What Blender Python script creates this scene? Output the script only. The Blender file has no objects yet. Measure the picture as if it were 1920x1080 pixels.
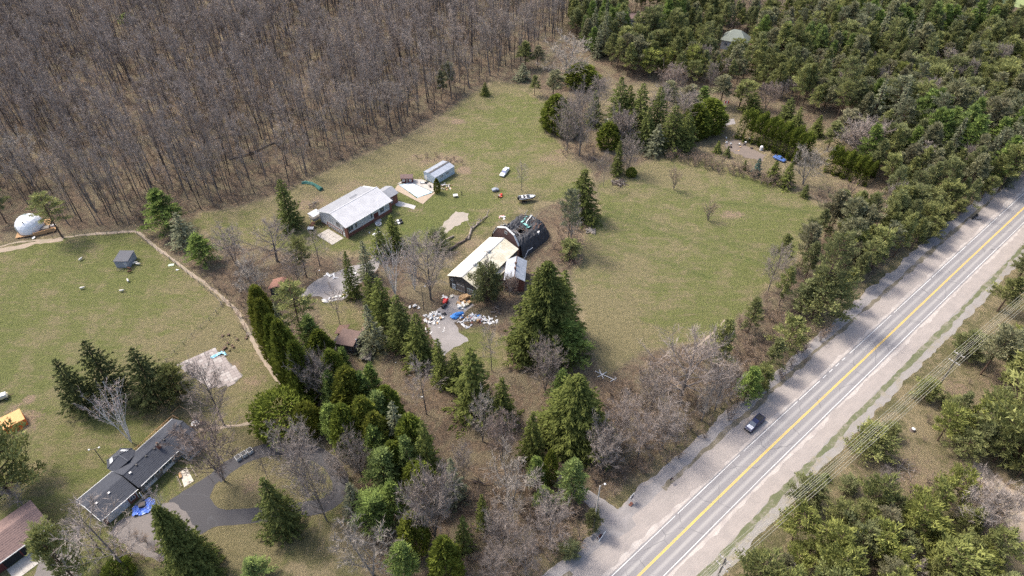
import bpy, math, random
import numpy as np
from mathutils import Vector, Matrix

sc = bpy.context.scene
COL = sc.collection
# ------------------------------------------------------------------ camera
CH, TH, FX = 130.0, math.radians(42), 1280.0      # height, pitch below the horizon, focal length in photo pixels
cam = bpy.data.objects.new('camera', bpy.data.cameras.new('camera'))
COL.objects.link(cam); sc.camera = cam
cam.location = (0, 0, CH)
cam.rotation_euler = (math.radians(90) - TH, 0, 0)
cam.data.sensor_width = 36.0
cam.data.lens = 36.0 * FX / 1920.0
cam.data.clip_start = 1.0
cam.data.clip_end = 9000.0
# ------------------------------------------------------------------ light
SUN_AZ = math.atan2(-0.86, 0.51)                   # towards the sun, clockwise from +Y
SUN_EL = math.radians(54)
world = bpy.data.worlds.new('World'); sc.world = world; world.use_nodes = True
wn = world.node_tree
bg = wn.nodes['Background']
sky = wn.nodes.new('ShaderNodeTexSky'); sky.sky_type = 'NISHITA'; sky.sun_disc = False
sky.sun_elevation = SUN_EL; sky.sun_rotation = SUN_AZ
sky.air_density = 1.0; sky.dust_density = 4.0; sky.ozone_density = 0.9
wn.links.new(sky.outputs[0], bg.inputs['Color']); bg.inputs['Strength'].default_value = 0.15
sl = bpy.data.lights.new('sun', 'SUN'); sl.energy = 2.0; sl.angle = math.radians(10); sl.color = (1.0, 0.94, 0.84)
sun = bpy.data.objects.new('sun', sl); COL.objects.link(sun)
sd = Vector((math.sin(SUN_AZ) * math.cos(SUN_EL), math.cos(SUN_AZ) * math.cos(SUN_EL), math.sin(SUN_EL)))
sun.rotation_euler = sd.to_track_quat('Z', 'Y').to_euler(); sun.location = (-60, 60, 200)
sc.view_settings.view_transform = 'Standard'; sc.view_settings.look = 'None'
sc.view_settings.gamma = 1.0; sc.view_settings.use_curve_mapping = False
sc.view_settings.exposure = 1.22
sc.render.engine = 'CYCLES'
sc.cycles.use_denoising = False
sc.cycles.max_bounces = 5; sc.cycles.diffuse_bounces = 4; sc.cycles.glossy_bounces = 2
sc.cycles.transmission_bounces = 2; sc.cycles.transparent_max_bounces = 4

# ------------------------------------------------------------------ places
def G(px, py, z=0.0):
    """a spot of the ground (or of the level z) from its place on the survey photo"""
    u, v = px - 960.0, py - 540.0
    t = (CH - z) / (FX * math.sin(TH) + v * math.cos(TH))
    return np.array([u * t, (FX * math.cos(TH) - v * math.sin(TH)) * t])
def proj(X, Y, Z=0.0):
    h = CH - Z
    d = Y * np.cos(TH) + h * np.sin(TH)
    return 960 + FX * X / d, 540 + FX * (h * np.cos(TH) - Y * np.sin(TH)) / d, d
def top_z(X, Y, py):
    v = py - 540.0; c, s = math.cos(TH), math.sin(TH)
    return CH - Y * (FX * s + v * c) / (FX * c - v * s)
def W(pts, z=0.0): return np.array([G(x, y, z) for x, y in pts])
def inside(P, poly):
    x, y = P[:, 0], P[:, 1]; r = np.zeros(len(P), bool); n = len(poly)
    for i in range(n):
        x0, y0 = poly[i]; x1, y1 = poly[(i + 1) % n]
        if y0 == y1: continue
        c = ((y0 > y) != (y1 > y)) & (x < (x1 - x0) * (y - y0) / (y1 - y0) + x0)
        r ^= c
    return r
def sdist(P, poly, closed=True):
    """distance to the outline, positive inside"""
    d = np.full(len(P), 1e9); n = len(poly)
    for i in range(n if closed else n - 1):
        a = poly[i]; b = poly[(i + 1) % n]; e = b - a
        t = np.clip(((P - a) @ e) / max(e @ e, 1e-9), 0, 1)
        q = P - a - t[:, None] * e
        d = np.minimum(d, np.hypot(q[:, 0], q[:, 1]))
    if not closed: return d
    return np.where(inside(P, poly), d, -d)

# ------------------------------------------------------------------ materials
def new_mat(name):
    m = bpy.data.materials.new(name); m.use_nodes = True
    nt = m.node_tree; nt.nodes.clear()
    out = nt.nodes.new('ShaderNodeOutputMaterial')
    return m, nt, out
def N(nt, t, **kw):
    n = nt.nodes.new(t)
    for k, v in kw.items():
        if k in n.inputs: n.inputs[k].default_value = v
        else: setattr(n, k, v)
    return n
def noise(nt, scale, detail=4, rough=0.6, vec=None, dist=0.0):
    n = N(nt, 'ShaderNodeTexNoise'); n.inputs['Scale'].default_value = scale
    n.inputs['Detail'].default_value = detail; n.inputs['Roughness'].default_value = rough
    n.inputs['Distortion'].default_value = dist
    if vec: nt.links.new(vec, n.inputs['Vector'])
    return n.outputs['Fac']
def math_(nt, op, a, b=None, clamp=False):
    n = N(nt, 'ShaderNodeMath', operation=op); n.use_clamp = clamp
    for i, v in enumerate((a, b)):
        if v is None: continue
        if isinstance(v, (int, float)): n.inputs[i].default_value = v
        else: nt.links.new(v, n.inputs[i])
    return n.outputs[0]
def ramp(nt, v, a, b, lo=0.0, hi=1.0):
    n = N(nt, 'ShaderNodeMapRange'); n.interpolation_type = 'SMOOTHSTEP'
    n.inputs['From Min'].default_value = a; n.inputs['From Max'].default_value = b
    n.inputs['To Min'].default_value = lo; n.inputs['To Max'].default_value = hi
    nt.links.new(v, n.inputs['Value']); return n.outputs['Result']
def mix(nt, f, a, b, mode='MIX'):
    n = N(nt, 'ShaderNodeMix', data_type='RGBA'); n.blend_type = mode
    for i, v in ((0, f), (6, a), (7, b)):
        if isinstance(v, (int, float)): n.inputs[i].default_value = v
        elif isinstance(v, tuple): n.inputs[i].default_value = (*v, 1.0)
        else: nt.links.new(v, n.inputs[i])
    return n.outputs[2]
def pos(nt): return N(nt, 'ShaderNodeNewGeometry').outputs['Position']
def objc(nt): return N(nt, 'ShaderNodeTexCoord').outputs['Object']
def finish(nt, out, color, rough=0.9, bump=None, bstr=0.5, bdist=0.1, metal=0.0, spec=0.3, trans=0.0):
    p = N(nt, 'ShaderNodeBsdfPrincipled')
    if isinstance(color, tuple): p.inputs['Base Color'].default_value = (*color, 1)
    else: nt.links.new(color, p.inputs['Base Color'])
    p.inputs['Roughness'].default_value = rough; p.inputs['Metallic'].default_value = metal
    p.inputs['Specular IOR Level'].default_value = spec
    if bump is not None:
        b = N(nt, 'ShaderNodeBump'); b.inputs['Strength'].default_value = bstr; b.inputs['Distance'].default_value = bdist
        nt.links.new(bump, b.inputs['Height']); nt.links.new(b.outputs[0], p.inputs['Normal'])
    nt.links.new(p.outputs[0], out.inputs[0])
_mc = {}
def M(name, c, c2=None, scale=1.5, rough=0.8, metal=0.0, spec=0.3, fine=0.25, bump=0.0, amt=1.0):
    """plain worn surface: two tones of the thing's own colour broken up by noise"""
    if name in _mc: return _mc[name]
    m, nt, out = new_mat(name); v = objc(nt)
    c2 = c2 or tuple(x * 0.72 for x in c)
    f = math_(nt, 'MULTIPLY', ramp(nt, noise(nt, scale, 5, 0.65, v), 0.35, 0.68), amt)
    col = mix(nt, f, c, c2)
    g = noise(nt, scale * 9, 3, 0.7, v)
    col = mix(nt, fine, col, mix(nt, g, (0.0, 0.0, 0.0), tuple(min(1, x * 2) for x in c)), 'MIX')
    finish(nt, out, col, rough, g if bump else None, bump, 0.03, metal, spec)
    _mc[name] = m; return m
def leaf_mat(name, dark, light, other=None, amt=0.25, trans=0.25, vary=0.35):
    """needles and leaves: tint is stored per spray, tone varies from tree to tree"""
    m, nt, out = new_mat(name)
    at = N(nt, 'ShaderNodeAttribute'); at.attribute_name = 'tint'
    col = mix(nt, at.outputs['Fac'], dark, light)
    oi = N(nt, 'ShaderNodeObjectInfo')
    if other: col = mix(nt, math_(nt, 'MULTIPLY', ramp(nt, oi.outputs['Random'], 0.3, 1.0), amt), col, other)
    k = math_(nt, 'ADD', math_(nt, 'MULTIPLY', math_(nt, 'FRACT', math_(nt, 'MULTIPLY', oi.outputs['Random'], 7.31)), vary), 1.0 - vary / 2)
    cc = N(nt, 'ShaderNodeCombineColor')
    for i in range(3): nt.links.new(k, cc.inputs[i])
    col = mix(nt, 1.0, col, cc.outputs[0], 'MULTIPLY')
    d = N(nt, 'ShaderNodeBsdfDiffuse'); nt.links.new(col, d.inputs[0])
    if trans > 0:
        t = N(nt, 'ShaderNodeBsdfTranslucent'); nt.links.new(col, t.inputs[0])
        x = N(nt, 'ShaderNodeMixShader'); x.inputs[0].default_value = trans
        nt.links.new(d.outputs[0], x.inputs[1]); nt.links.new(t.outputs[0], x.inputs[2])
        nt.links.new(x.outputs[0], out.inputs[0])
    else: nt.links.new(d.outputs[0], out.inputs[0])
    return m

# ------------------------------------------------------------------ mesh building
class MB:
    def __init__(s): s.v = []; s.f = []; s.t = []
    def add(s, vs, fs, tint=0.5):
        o = len(s.v); s.v.extend(tuple(map(float, p)) for p in vs); s.f.extend(tuple(i + o for i in f) for f in fs)
        s.t.extend([tint] * len(vs)); return s
    def box(s, x, y, z, sx, sy, sz, rz=0.0, base=True, rx=0.0):
        """x, y = centre, z = underside (or centre when base is False)"""
        R = Matrix.Rotation(rz, 3, 'Z') @ Matrix.Rotation(rx, 3, 'X')
        vs = []
        for i in (-.5, .5):
            for j in (-.5, .5):
                for k in ((0, 1) if base else (-.5, .5)):
                    q = R @ Vector((i * sx, j * sy, k * sz)); vs.append((x + q.x, y + q.y, z + q.z))
        return s.add(vs, [(0, 1, 3, 2), (4, 6, 7, 5), (0, 4, 5, 1), (2, 3, 7, 6), (0, 2, 6, 4), (1, 5, 7, 3)])
    def slab(s, pts, th):
        """a quad or polygon of 3D points given its thickness straight down"""
        n = len(pts); vs = [tuple(p) for p in pts] + [(p[0], p[1], p[2] - th) for p in pts]
        fs = [tuple(range(n)), tuple(range(2 * n - 1, n - 1, -1))] + [(i, i + n, (i + 1) % n + n, (i + 1) % n) for i in range(n)]
        return s.add(vs, fs)
    def prism(s, pts, z0, z1):
        n = len(pts); vs = [(p[0], p[1], z0) for p in pts] + [(p[0], p[1], z1) for p in pts]
        fs = [tuple(range(n - 1, -1, -1)), tuple(range(n, 2 * n))] + [(i, (i + 1) % n, (i + 1) % n + n, i + n) for i in range(n)]
        return s.add(vs, fs)
    def tube(s, pts, rad, n=5, tint=0.5, cap=True):
        pts = [Vector(p) for p in pts]; vs = []; up = Vector((0.31, 0.17, 0.93))
        if not hasattr(rad, '__len__'): rad = [rad] * len(pts)
        for i, p in enumerate(pts):
            d = (pts[min(i + 1, len(pts) - 1)] - pts[max(i - 1, 0)])
            if d.length < 1e-6: d = Vector((0, 0, 1))
            d.normalize(); a = d.cross(up if abs(d.dot(up)) < 0.95 else Vector((1, 0, 0))).normalized(); b = d.cross(a)
            for k in range(n):
                w = 2 * math.pi * k / n; vs.append(p + (a * math.cos(w) + b * math.sin(w)) * rad[i])
        fs = []
        for i in range(len(pts) - 1):
            for k in range(n):
                k2 = (k + 1) % n; fs.append((i * n + k, i * n + k2, (i + 1) * n + k2, (i + 1) * n + k))
        if cap: fs.append(tuple(range(n - 1, -1, -1))); fs.append(tuple((len(pts) - 1) * n + k for k in range(n)))
        return s.add(vs, fs, tint)
    def lathe(s, prof, x=0, y=0, n=12):
        vs = []; fs = []
        for r, z in prof:
            for k in range(n): a = 2 * math.pi * k / n; vs.append((x + r * math.cos(a), y + r * math.sin(a), z))
        for i in range(len(prof) - 1):
            for k in range(n): k2 = (k + 1) % n; fs.append((i * n + k, i * n + k2, (i + 1) * n + k2, (i + 1) * n + k))
        fs.append(tuple(range(n - 1, -1, -1))); fs.append(tuple((len(prof) - 1) * n + k for k in range(n)))
        return s.add(vs, fs)
    def tris(s, B, D, L, Wd, tint, rng):
        """sprays: one pointed blade each"""
        n = len(B); D = D / np.maximum(np.linalg.norm(D, axis=1, keepdims=True), 1e-6)
        side = np.cross(D, rng.normal(size=(n, 3))); side /= np.maximum(np.linalg.norm(side, axis=1, keepdims=True), 1e-6)
        w = (side * np.reshape(Wd, (-1, 1)) * 0.5)
        V = np.stack([B - w, B + w, B + D * np.reshape(L, (-1, 1))], 1).reshape(-1, 3)
        o = len(s.v); s.v.extend(map(tuple, V.tolist()))
        s.f.extend([(o + 3 * i, o + 3 * i + 1, o + 3 * i + 2) for i in range(n)])
        s.t.extend(np.repeat(np.clip(np.broadcast_to(tint, (n,)), 0, 1), 3).tolist()); return s
    def mesh(s, name, mat, smooth=False):
        me = bpy.data.meshes.new(name); me.from_pydata(s.v, [], s.f); me.materials.append(mat)
        a = me.attributes.new('tint', 'FLOAT', 'POINT'); a.data.foreach_set('value', np.array(s.t, dtype=np.float32))
        if smooth: me.polygons.foreach_set('use_smooth', [True] * len(me.polygons))
        me.update(); return me
    def build(s, name, mat, parent=None, smooth=False):
        o = bpy.data.objects.new(name, s.mesh(name, mat, smooth)); COL.objects.link(o); o.parent = parent; return o
def tag(o, label=None, cat=None, group=None, kind=None):
    if label: o['label'] = label
    if cat: o['category'] = cat
    if group: o['group'] = group
    if kind: o['kind'] = kind
    return o
def thing(name, x, y, rz=0.0, label=None, cat=None, group=None, z=0.0):
    o = bpy.data.objects.new(name, None); COL.objects.link(o); o.location = (x, y, z); o.rotation_euler = (0, 0, rz)
    o.empty_display_size = 0.5
    return tag(o, label, cat, group)
def copy_tree(o, parent=None):
    c = o.copy(); COL.objects.link(c)
    if parent is not None: c.parent = parent
    for ch in list(o.children): copy_tree(ch, c)
    return c
def B(name, mat, parent, *boxes):
    """one part made of boxes (x, y, z underside, sx, sy, sz[, rz])"""
    m = MB()
    for b in boxes: m.box(*b)
    return m.build(name, mat, parent)

# ------------------------------------------------------------------ the road, measured off its yellow line
RP = [G(*p) for p in ((1196.7, 1080), (1422, 860), (1633.7, 660), (1802.2, 500), (1920, 389.6))]
RP = [RP[0] + (RP[0] - RP[1]) / np.linalg.norm(RP[0] - RP[1]) * 130] + RP
e = RP[-1] - RP[-2]; e /= np.linalg.norm(e); RP.append(RP[-1] + e * 320)
RP = np.array(RP)
def road_line(step=1.5):
    seg = np.linalg.norm(np.diff(RP, axis=0), axis=1); cs = np.concatenate([[0], np.cumsum(seg)])
    s = np.arange(0, cs[-1], step)
    X = np.interp(s, cs, RP[:, 0]); Y = np.interp(s, cs, RP[:, 1])
    k = 31; ker = np.hanning(k); ker /= ker.sum()
    Xp = np.pad(X, k // 2, mode='reflect', reflect_type='odd'); Yp = np.pad(Y, k // 2, mode='reflect', reflect_type='odd')
    P = np.stack([np.convolve(Xp, ker, 'valid'), np.convolve(Yp, ker, 'valid')], 1)
    T = np.gradient(P, axis=0); T /= np.linalg.norm(T, axis=1, keepdims=True)
    return P, np.stack([T[:, 1], -T[:, 0]], 1), s          # points, normal to the right, arc length
RL, RN, RS = road_line()
def road_off(P):
    """signed distance right of the centre line"""
    out = np.full(len(P), 0.0); 
    for i in range(0, len(P), 20000):
        q = P[i:i + 20000]; d = ((q[:, None, :] - RL[None, ::8, :]) ** 2).sum(2); j = d.argmin(1) * 8
        out[i:i + 20000] = ((q - RL[j]) * RN[j]).sum(1)
    return out

# ------------------------------------------------------------------ regions, in survey-photo coordinates
LAWN = {
 'sheep': [(-300, 520), (0, 466), (95, 452), (155, 443), (252, 438), (284, 462), (330, 498), (360, 520), (412, 563), (408, 592), (318, 676), (250, 700), (160, 780), (60, 830), (-300, 900)],
 'strip': [(412, 563), (440, 585), (460, 620), (483, 665), (520, 720), (545, 760), (500, 790), (420, 800), (380, 790), (320, 676), (408, 592)],
 'house': [(-300, 700), (60, 700), (160, 760), (250, 760), (420, 795), (500, 790), (560, 830), (655, 850), (665, 960), (560, 1000), (520, 1090), (420, 1100), (-300, 1250)],
 'clear': [(365, 420), (375, 398), (440, 395), (530, 368), (620, 322), (700, 287), (760, 262), (835, 215), (868, 190), (925, 155), (965, 160), (1030, 200), (1022, 245), (1070, 290), (1110, 320), (1075, 372), (1010, 378), (960, 400), (900, 440), (850, 470), (820, 480), (740, 470), (690, 470), (600, 470), (545, 470), (480, 460), (420, 460)],
 'field': [(1125, 345), (1225, 300), (1290, 292), (1345, 305), (1480, 358), (1572, 400), (1530, 450), (1460, 505), (1395, 590), (1300, 640), (1200, 655), (1135, 700), (1105, 640), (1075, 520), (1095, 440), (1122, 405)],
 'front': [(815, 650), (850, 620), (905, 610), (950, 640), (950, 690), (900, 700), (850, 680)],
 'cabin': [(590, 560), (650, 560), (740, 640), (700, 700), (610, 620)],
}
LITTER = [
 [(-900, 420), (-300, 440), (0, 455), (130, 440), (255, 432), (365, 410), (440, 392), (530, 362), (620, 318), (700, 284), (760, 258), (835, 212), (925, 152), (990, 160), (1060, 60), (1060, -400), (-900, -400)],
 [(1000, 160), (1040, 200), (1030, 250), (1075, 295), (1120, 345), (1230, 300), (1350, 300), (1480, 350), (1560, 395), (1580, 400), (1880, 330), (2400, 100), (2400, -400), (1060, -400), (1060, 60)],
 [(255, 436), (370, 520), (420, 560), (470, 630), (545, 755), (600, 850), (680, 980), (700, 1200), (1040, 1200), (1120, 1040), (1150, 960), (1260, 890), (1380, 790), (1500, 690), (1560, 630), (1500, 560), (1430, 540), (1330, 625), (1205, 655), (1135, 700), (1105, 640), (1075, 520), (1100, 440), (1125, 400), (1120, 345), (1070, 360), (1000, 400), (960, 540), (830, 545), (760, 480), (620, 480), (420, 440), (300, 440)],
 [(1860, 400), (1780, 430), (1560, 610), (1500, 690), (1430, 560), (1530, 440), (1600, 380)],
]
# ------------------------------------------------------------------ ground sheet
def N_range(nt, v, a, b):
    n = N(nt, 'ShaderNodeMapRange'); n.inputs['From Min'].default_value = a; n.inputs['From Max'].default_value = b; nt.links.new(v, n.inputs['Value']); return n.outputs['Result']
def build_ground():
    xs = np.concatenate([[-6000, -3000, -1500, -900, -600, -480], np.arange(-420, 421, 1.3), [480, 600, 900, 1500, 3000, 6000]])
    ys = np.concatenate([[-3000, -1200, -500, -200, -80], np.arange(-20, 470, 1.3), [520, 600, 800, 1200, 2500, 6000]])
    X, Y = np.meshgrid(xs, ys); P = np.stack([X.ravel(), Y.ravel()], 1); n = len(P)
    core = (np.abs(P[:, 0]) < 450) & (P[:, 1] > -60) & (P[:, 1] < 500)
    Q = P[core]
    sm = lambda d, w: np.clip(0.5 + d / (2 * w), 0, 1)
    lawn = np.zeros(len(Q)); 
    for k, pl in LAWN.items(): lawn = np.maximum(lawn, sm(sdist(Q, W(pl)), 2.2))
    lit = np.zeros(len(Q))
    for pl in LITTER: lit = np.maximum(lit, sm(sdist(Q, W(pl)), 3.0))
    lit = lit * (1 - lawn)
    ro = road_off(Q); lit = lit * np.clip((-12.5 - ro) / 5, 0, 1); lit = lit * (1 - .55 * sm(sdist(Q, W([(1090, 160), (1250, 150), (1400, 200), (1560, 240), (1640, 300), (1650, 390), (1480, 350), (1350, 295), (1230, 300), (1120, 290)])), 4))
    fresh = np.full(len(Q), 0.38)
    def spot(px, py, r, a, sx=1.0):
        nonlocal fresh
        c = G(px, py); d2 = ((Q[:, 0] - c[0]) / sx) ** 2 + (Q[:, 1] - c[1]) ** 2
        fresh = fresh + a * np.exp(-d2 / (2 * r * r))
    for a in ((90, 540, 22, .22, 1.6), (215, 520, 9, .35, 1.5), (60, 700, 20, .18, 1.5), (850, 385, 10, .55, 1.6), (775, 433, 6, .5, 1.3), (630, 470, 8, .4, 1.5),
              (965, 255, 16, .25, 1.0), (985, 200, 14, .2, 1.2), (700, 300, 22, -.12, 2), (1380, 400, 22, .18, 1.6), (1250, 600, 10, .35, 1.6), (1300, 480, 18, .1, 2),
              (1160, 520, 12, -.3, 1), (1180, 600, 10, -.3, 1), (1240, 330, 12, -.2, 2), (1120, 640, 10, -.35, 1), (850, 640, 4, .3, 1.5), (280, 880, 5, .7, 1.3), (250, 1010, 6, .1, 1),
              (150, 840, 12, .2, 1.2), (90, 880, 8, -.1, 1), (470, 900, 9, -.3, 1.4), (450, 1040, 9, -.15, 1.5), (430, 650, 10, -.45, 1), (330, 600, 16, -.1, 1.6), (540, 830, 6, -.3, 1),
              (800, 380, 5, .45, 1.6), (1000, 400, 8, -.2, 1), (700, 262, 14, -.15, 2), (560, 360, 10, -.1, 2), (940, 165, 10, -.25, 1.3), (1430, 320, 8, .2, 1.5), (1500, 400, 10, .1, 1.4), (870, 1160, 20, -.2, 1)):
        spot(*a)
    dirt = np.zeros(len(Q))
    def bare(px, py, r, a, sx=1.0):
        nonlocal dirt
        c = G(px, py); d2 = ((Q[:, 0] - c[0]) / sx) ** 2 + (Q[:, 1] - c[1]) ** 2
        dirt = np.maximum(dirt, a * np.exp(-d2 / (2 * r * r)))
    for a in ((55, 750, 1.2, 1), (35, 795, 3.2, .8, 1.4), (25, 765, 1.3, .8), (1400, 285, 6, .4, 1.6), (1440, 310, 5, .3, 1.4), (1620, 360, 8, .55, 1.4), (1860, 930, 7, 1, .8),
              (1900, 1000, 7, 1, .6), (1830, 895, 4, .8, 1), (1368, 404, 2.5, .6, 2), (860, 228, 2, .9, 1.4), (810, 235, 8, .5, 1.5), (835, 300, 4, .7, 1.5), (790, 300, 4, .6, 1.5), (870, 320, 2.5, .8, 1),
              (880, 455, 3, .7, 1.2), (850, 480, 3, .6, 1), (1085, 290, 6, .6, 1.8), (1070, 440, 9, .7, .6), (1790, 740, 5, .6, 1), (1700, 880, 7, .6, 1.2), (1650, 860, 8, .4, 1.2), (1900, 720, 9, .7, .8),
              (430, 690, 2.5, .8, 1), (470, 720, 3, .6, 1), (770, 395, 3, .5, 2), (660, 310, 3, .4, 1), (480, 905, 3, .5, 1.5), (1040, 300, 4, .6, 2), (590, 380, 5, .6, 2.4), (650, 350, 4, .45, 2.5)):
        bare(*a)
    tr = np.zeros(len(Q))                       # old wheel tracks across the hay field
    for pl in ([(1130, 400), (1250, 440), (1350, 470), (1440, 500)], [(1120, 385), (1250, 425), (1360, 455), (1470, 478)], [(1100, 440), (1200, 475), (1330, 520)],
               [(1210, 345), (1330, 378), (1440, 388), (1520, 398)]):
        tr = np.maximum(tr, np.exp(-(sdist(Q, W(pl), False) / 0.8) ** 2))
    east = np.clip((ro - 11) / 4, 0, 1)
    C = np.zeros((n, 4), np.float32); C[:, 1] = 0.6; C[:, 3] = 0.3
    C[core, 0] = lawn; C[core, 1] = lit; C[core, 2] = dirt; C[core, 3] = np.clip(fresh, 0.02, 1)
    D = np.zeros((n, 4), np.float32); D[core, 0] = tr; D[core, 1] = east; D[:, 3] = 1
    nx, ny = len(xs), len(ys)
    i = np.arange((ny - 1) * (nx - 1)); r = i // (nx - 1); c = i % (nx - 1); a = r * nx + c
    F = np.stack([a, a + 1, a + nx + 1, a + nx], 1).astype(np.int32)
    me = bpy.data.meshes.new('ground'); me.vertices.add(n); me.loops.add(F.size); me.polygons.add(len(F))
    me.vertices.foreach_set('co', np.concatenate([P, np.zeros((n, 1))], 1).astype(np.float32).ravel())
    me.loops.foreach_set('vertex_index', F.ravel()); me.polygons.foreach_set('loop_start', np.arange(0, F.size, 4, dtype=np.int32))
    me.polygons.foreach_set('loop_total', np.full(len(F), 4, np.int32)); me.update(calc_edges=True)
    for nm, A in (('cover', C), ('cover2', D)):
        at = me.attributes.new(nm, 'FLOAT_COLOR', 'POINT'); at.data.foreach_set('color', A.ravel())
    o = bpy.data.objects.new('ground', me); COL.objects.link(o); o['kind'] = 'structure'
    m, nt, out = new_mat('turf_and_leaf_litter'); p = pos(nt)
    ca = N(nt, 'ShaderNodeAttribute'); ca.attribute_name = 'cover'
    s = N(nt, 'ShaderNodeSeparateColor'); nt.links.new(ca.outputs['Color'], s.inputs[0])
    cb = N(nt, 'ShaderNodeAttribute'); cb.attribute_name = 'cover2'
    s2 = N(nt, 'ShaderNodeSeparateColor'); nt.links.new(cb.outputs['Color'], s2.inputs[0])
    cs = lambda v, a=.3, b=.7: N_range(nt, v, a, b)
    big = cs(noise(nt, 0.03, 5, 0.62, p)); med = cs(noise(nt, 0.14, 7, 0.72, p, 0.6)); fin = cs(noise(nt, 0.8, 7, 0.8, p), .32, .68); tiny = cs(noise(nt, 3.2, 5, 0.85, p), .3, .7)
    # stretched streaks of last year's mown straw
    mp = N(nt, 'ShaderNodeMapping'); nt.links.new(p, mp.inputs[0]); mp.inputs['Rotation'].default_value = (0, 0, math.radians(22)); mp.inputs['Scale'].default_value = (0.22, 1.1, 1)
    st = cs(noise(nt, 0.45, 7, 0.75, mp.outputs[0], 0.4))
    def edge(v, k=0.55, w=0.18):
        x = math_(nt, 'ADD', v, math_(nt, 'MULTIPLY', math_(nt, 'SUBTRACT', math_(nt, 'ADD', math_(nt, 'MULTIPLY', fin, .5), math_(nt, 'MULTIPLY', med, .5)), 0.5), k * 2))
        return ramp(nt, x, 0.5 - w, 0.5 + w)
    fr = math_(nt, 'ADD', ca.outputs['Alpha'], math_(nt, 'ADD', math_(nt, 'MULTIPLY', math_(nt, 'SUBTRACT', med, 0.5), 1.0), math_(nt, 'ADD', math_(nt, 'MULTIPLY', math_(nt, 'SUBTRACT', st, 0.5), 0.7), math_(nt, 'ADD', math_(nt, 'MULTIPLY', math_(nt, 'SUBTRACT', big, 0.5), 0.7), math_(nt, 'MULTIPLY', math_(nt, 'SUBTRACT', fin, 0.5), 0.5)))))
    straw = mix(nt, fin, (0.245, 0.205, 0.115), (0.150, 0.135, 0.068))
    green = mix(nt, fin, (0.104, 0.120, 0.036), (0.168, 0.172, 0.068))
    grass = mix(nt, ramp(nt, fr, 0.12, 0.85), straw, green)
    grass = mix(nt, ramp(nt, fr, 1.1, 1.9), grass, (0.080, 0.130, 0.026))
    grass = mix(nt, math_(nt, 'MULTIPLY', s2.outputs[0], 0.6), grass, (0.085, 0.112, 0.034))
    litter = mix(nt, ramp(nt, fin, 0.3, 0.7), (0.165, 0.118, 0.080), (0.092, 0.070, 0.052))
    litter = mix(nt, ramp(nt, med, 0.35, 0.75), litter, (0.175, 0.145, 0.092))
    litter = mix(nt, ramp(nt, tiny, 0.62, 0.75), litter, (0.29, 0.235, 0.175))
    rough = mix(nt, ramp(nt, med, 0.3, 0.7), (0.245, 0.20, 0.12), (0.135, 0.125, 0.062))     # dead tall grass beyond the lawns
    dirt = mix(nt, fin, (0.30, 0.225, 0.15), (0.20, 0.15, 0.105))
    col = mix(nt, edge(s.outputs[0]), rough, grass)
    col = mix(nt, edge(s.outputs[1], 0.7, 0.25), col, litter)
    col = mix(nt, edge(s.outputs[2], 0.7, 0.25), col, dirt)
    k = ramp(nt, tiny, 0.1, 0.9, 0.75, 1.26); cc = N(nt, 'ShaderNodeCombineColor')
    for q in range(3): nt.links.new(k, cc.inputs[q])
    col = mix(nt, 1.0, col, cc.outputs[0], 'MULTIPLY')
    h = math_(nt, 'ADD', math_(nt, 'MULTIPLY', fin, 1.0), math_(nt, 'MULTIPLY', tiny, 0.35))
    finish(nt, out, col, 1.0, h, 0.9, 0.35, spec=0.1)
    me.materials.append(m)
build_ground()

# ------------------------------------------------------------------ sheets on the ground
def sheet(name, pts, z, mat, ragged=0.25, step=1.0, kind='structure', seed=1, world_pts=False):
    """flat polygon with an irregular edge"""
    rr = random.Random(seed); P = np.array(pts) if world_pts else W(pts); out = []
    n = len(P)
    for i in range(n):
        a, b = P[i], P[(i + 1) % n]; L = np.linalg.norm(b - a); k = max(1, int(L / step))
        for j in range(k):
            q = a + (b - a) * j / k; out.append((q[0] + rr.uniform(-ragged, ragged), q[1] + rr.uniform(-ragged, ragged), z))
    m = MB(); m.add(out, [tuple(range(len(out)))])
    o = m.build(name, mat); bpy.context.view_layer.update()
    import bmesh
    b = bmesh.new(); b.from_mesh(o.data); bmesh.ops.triangulate(b, faces=b.faces[:], ngon_method='EAR_CLIP')
    for f in b.faces:
        if f.normal.z < 0: f.normal_flip()
    b.to_mesh(o.data); b.free()
    if kind: o['kind'] = kind
    return o
def smooth_line(P, step=1.0):
    P = np.array(P); seg = np.linalg.norm(np.diff(P, axis=0), axis=1); cs = np.concatenate([[0], np.cumsum(seg)])
    s = np.arange(0, cs[-1] + step / 2, step); Q = np.stack([np.interp(s, cs, P[:, 0]), np.interp(s, cs, P[:, 1])], 1)
    for _ in range(6): Q[1:-1] = (Q[:-2] + 2 * Q[1:-1] + Q[2:]) / 4
    T = np.gradient(Q, axis=0); T /= np.maximum(np.linalg.norm(T, axis=1, keepdims=True), 1e-6)
    return Q, np.stack([T[:, 1], -T[:, 0]], 1), s
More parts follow.
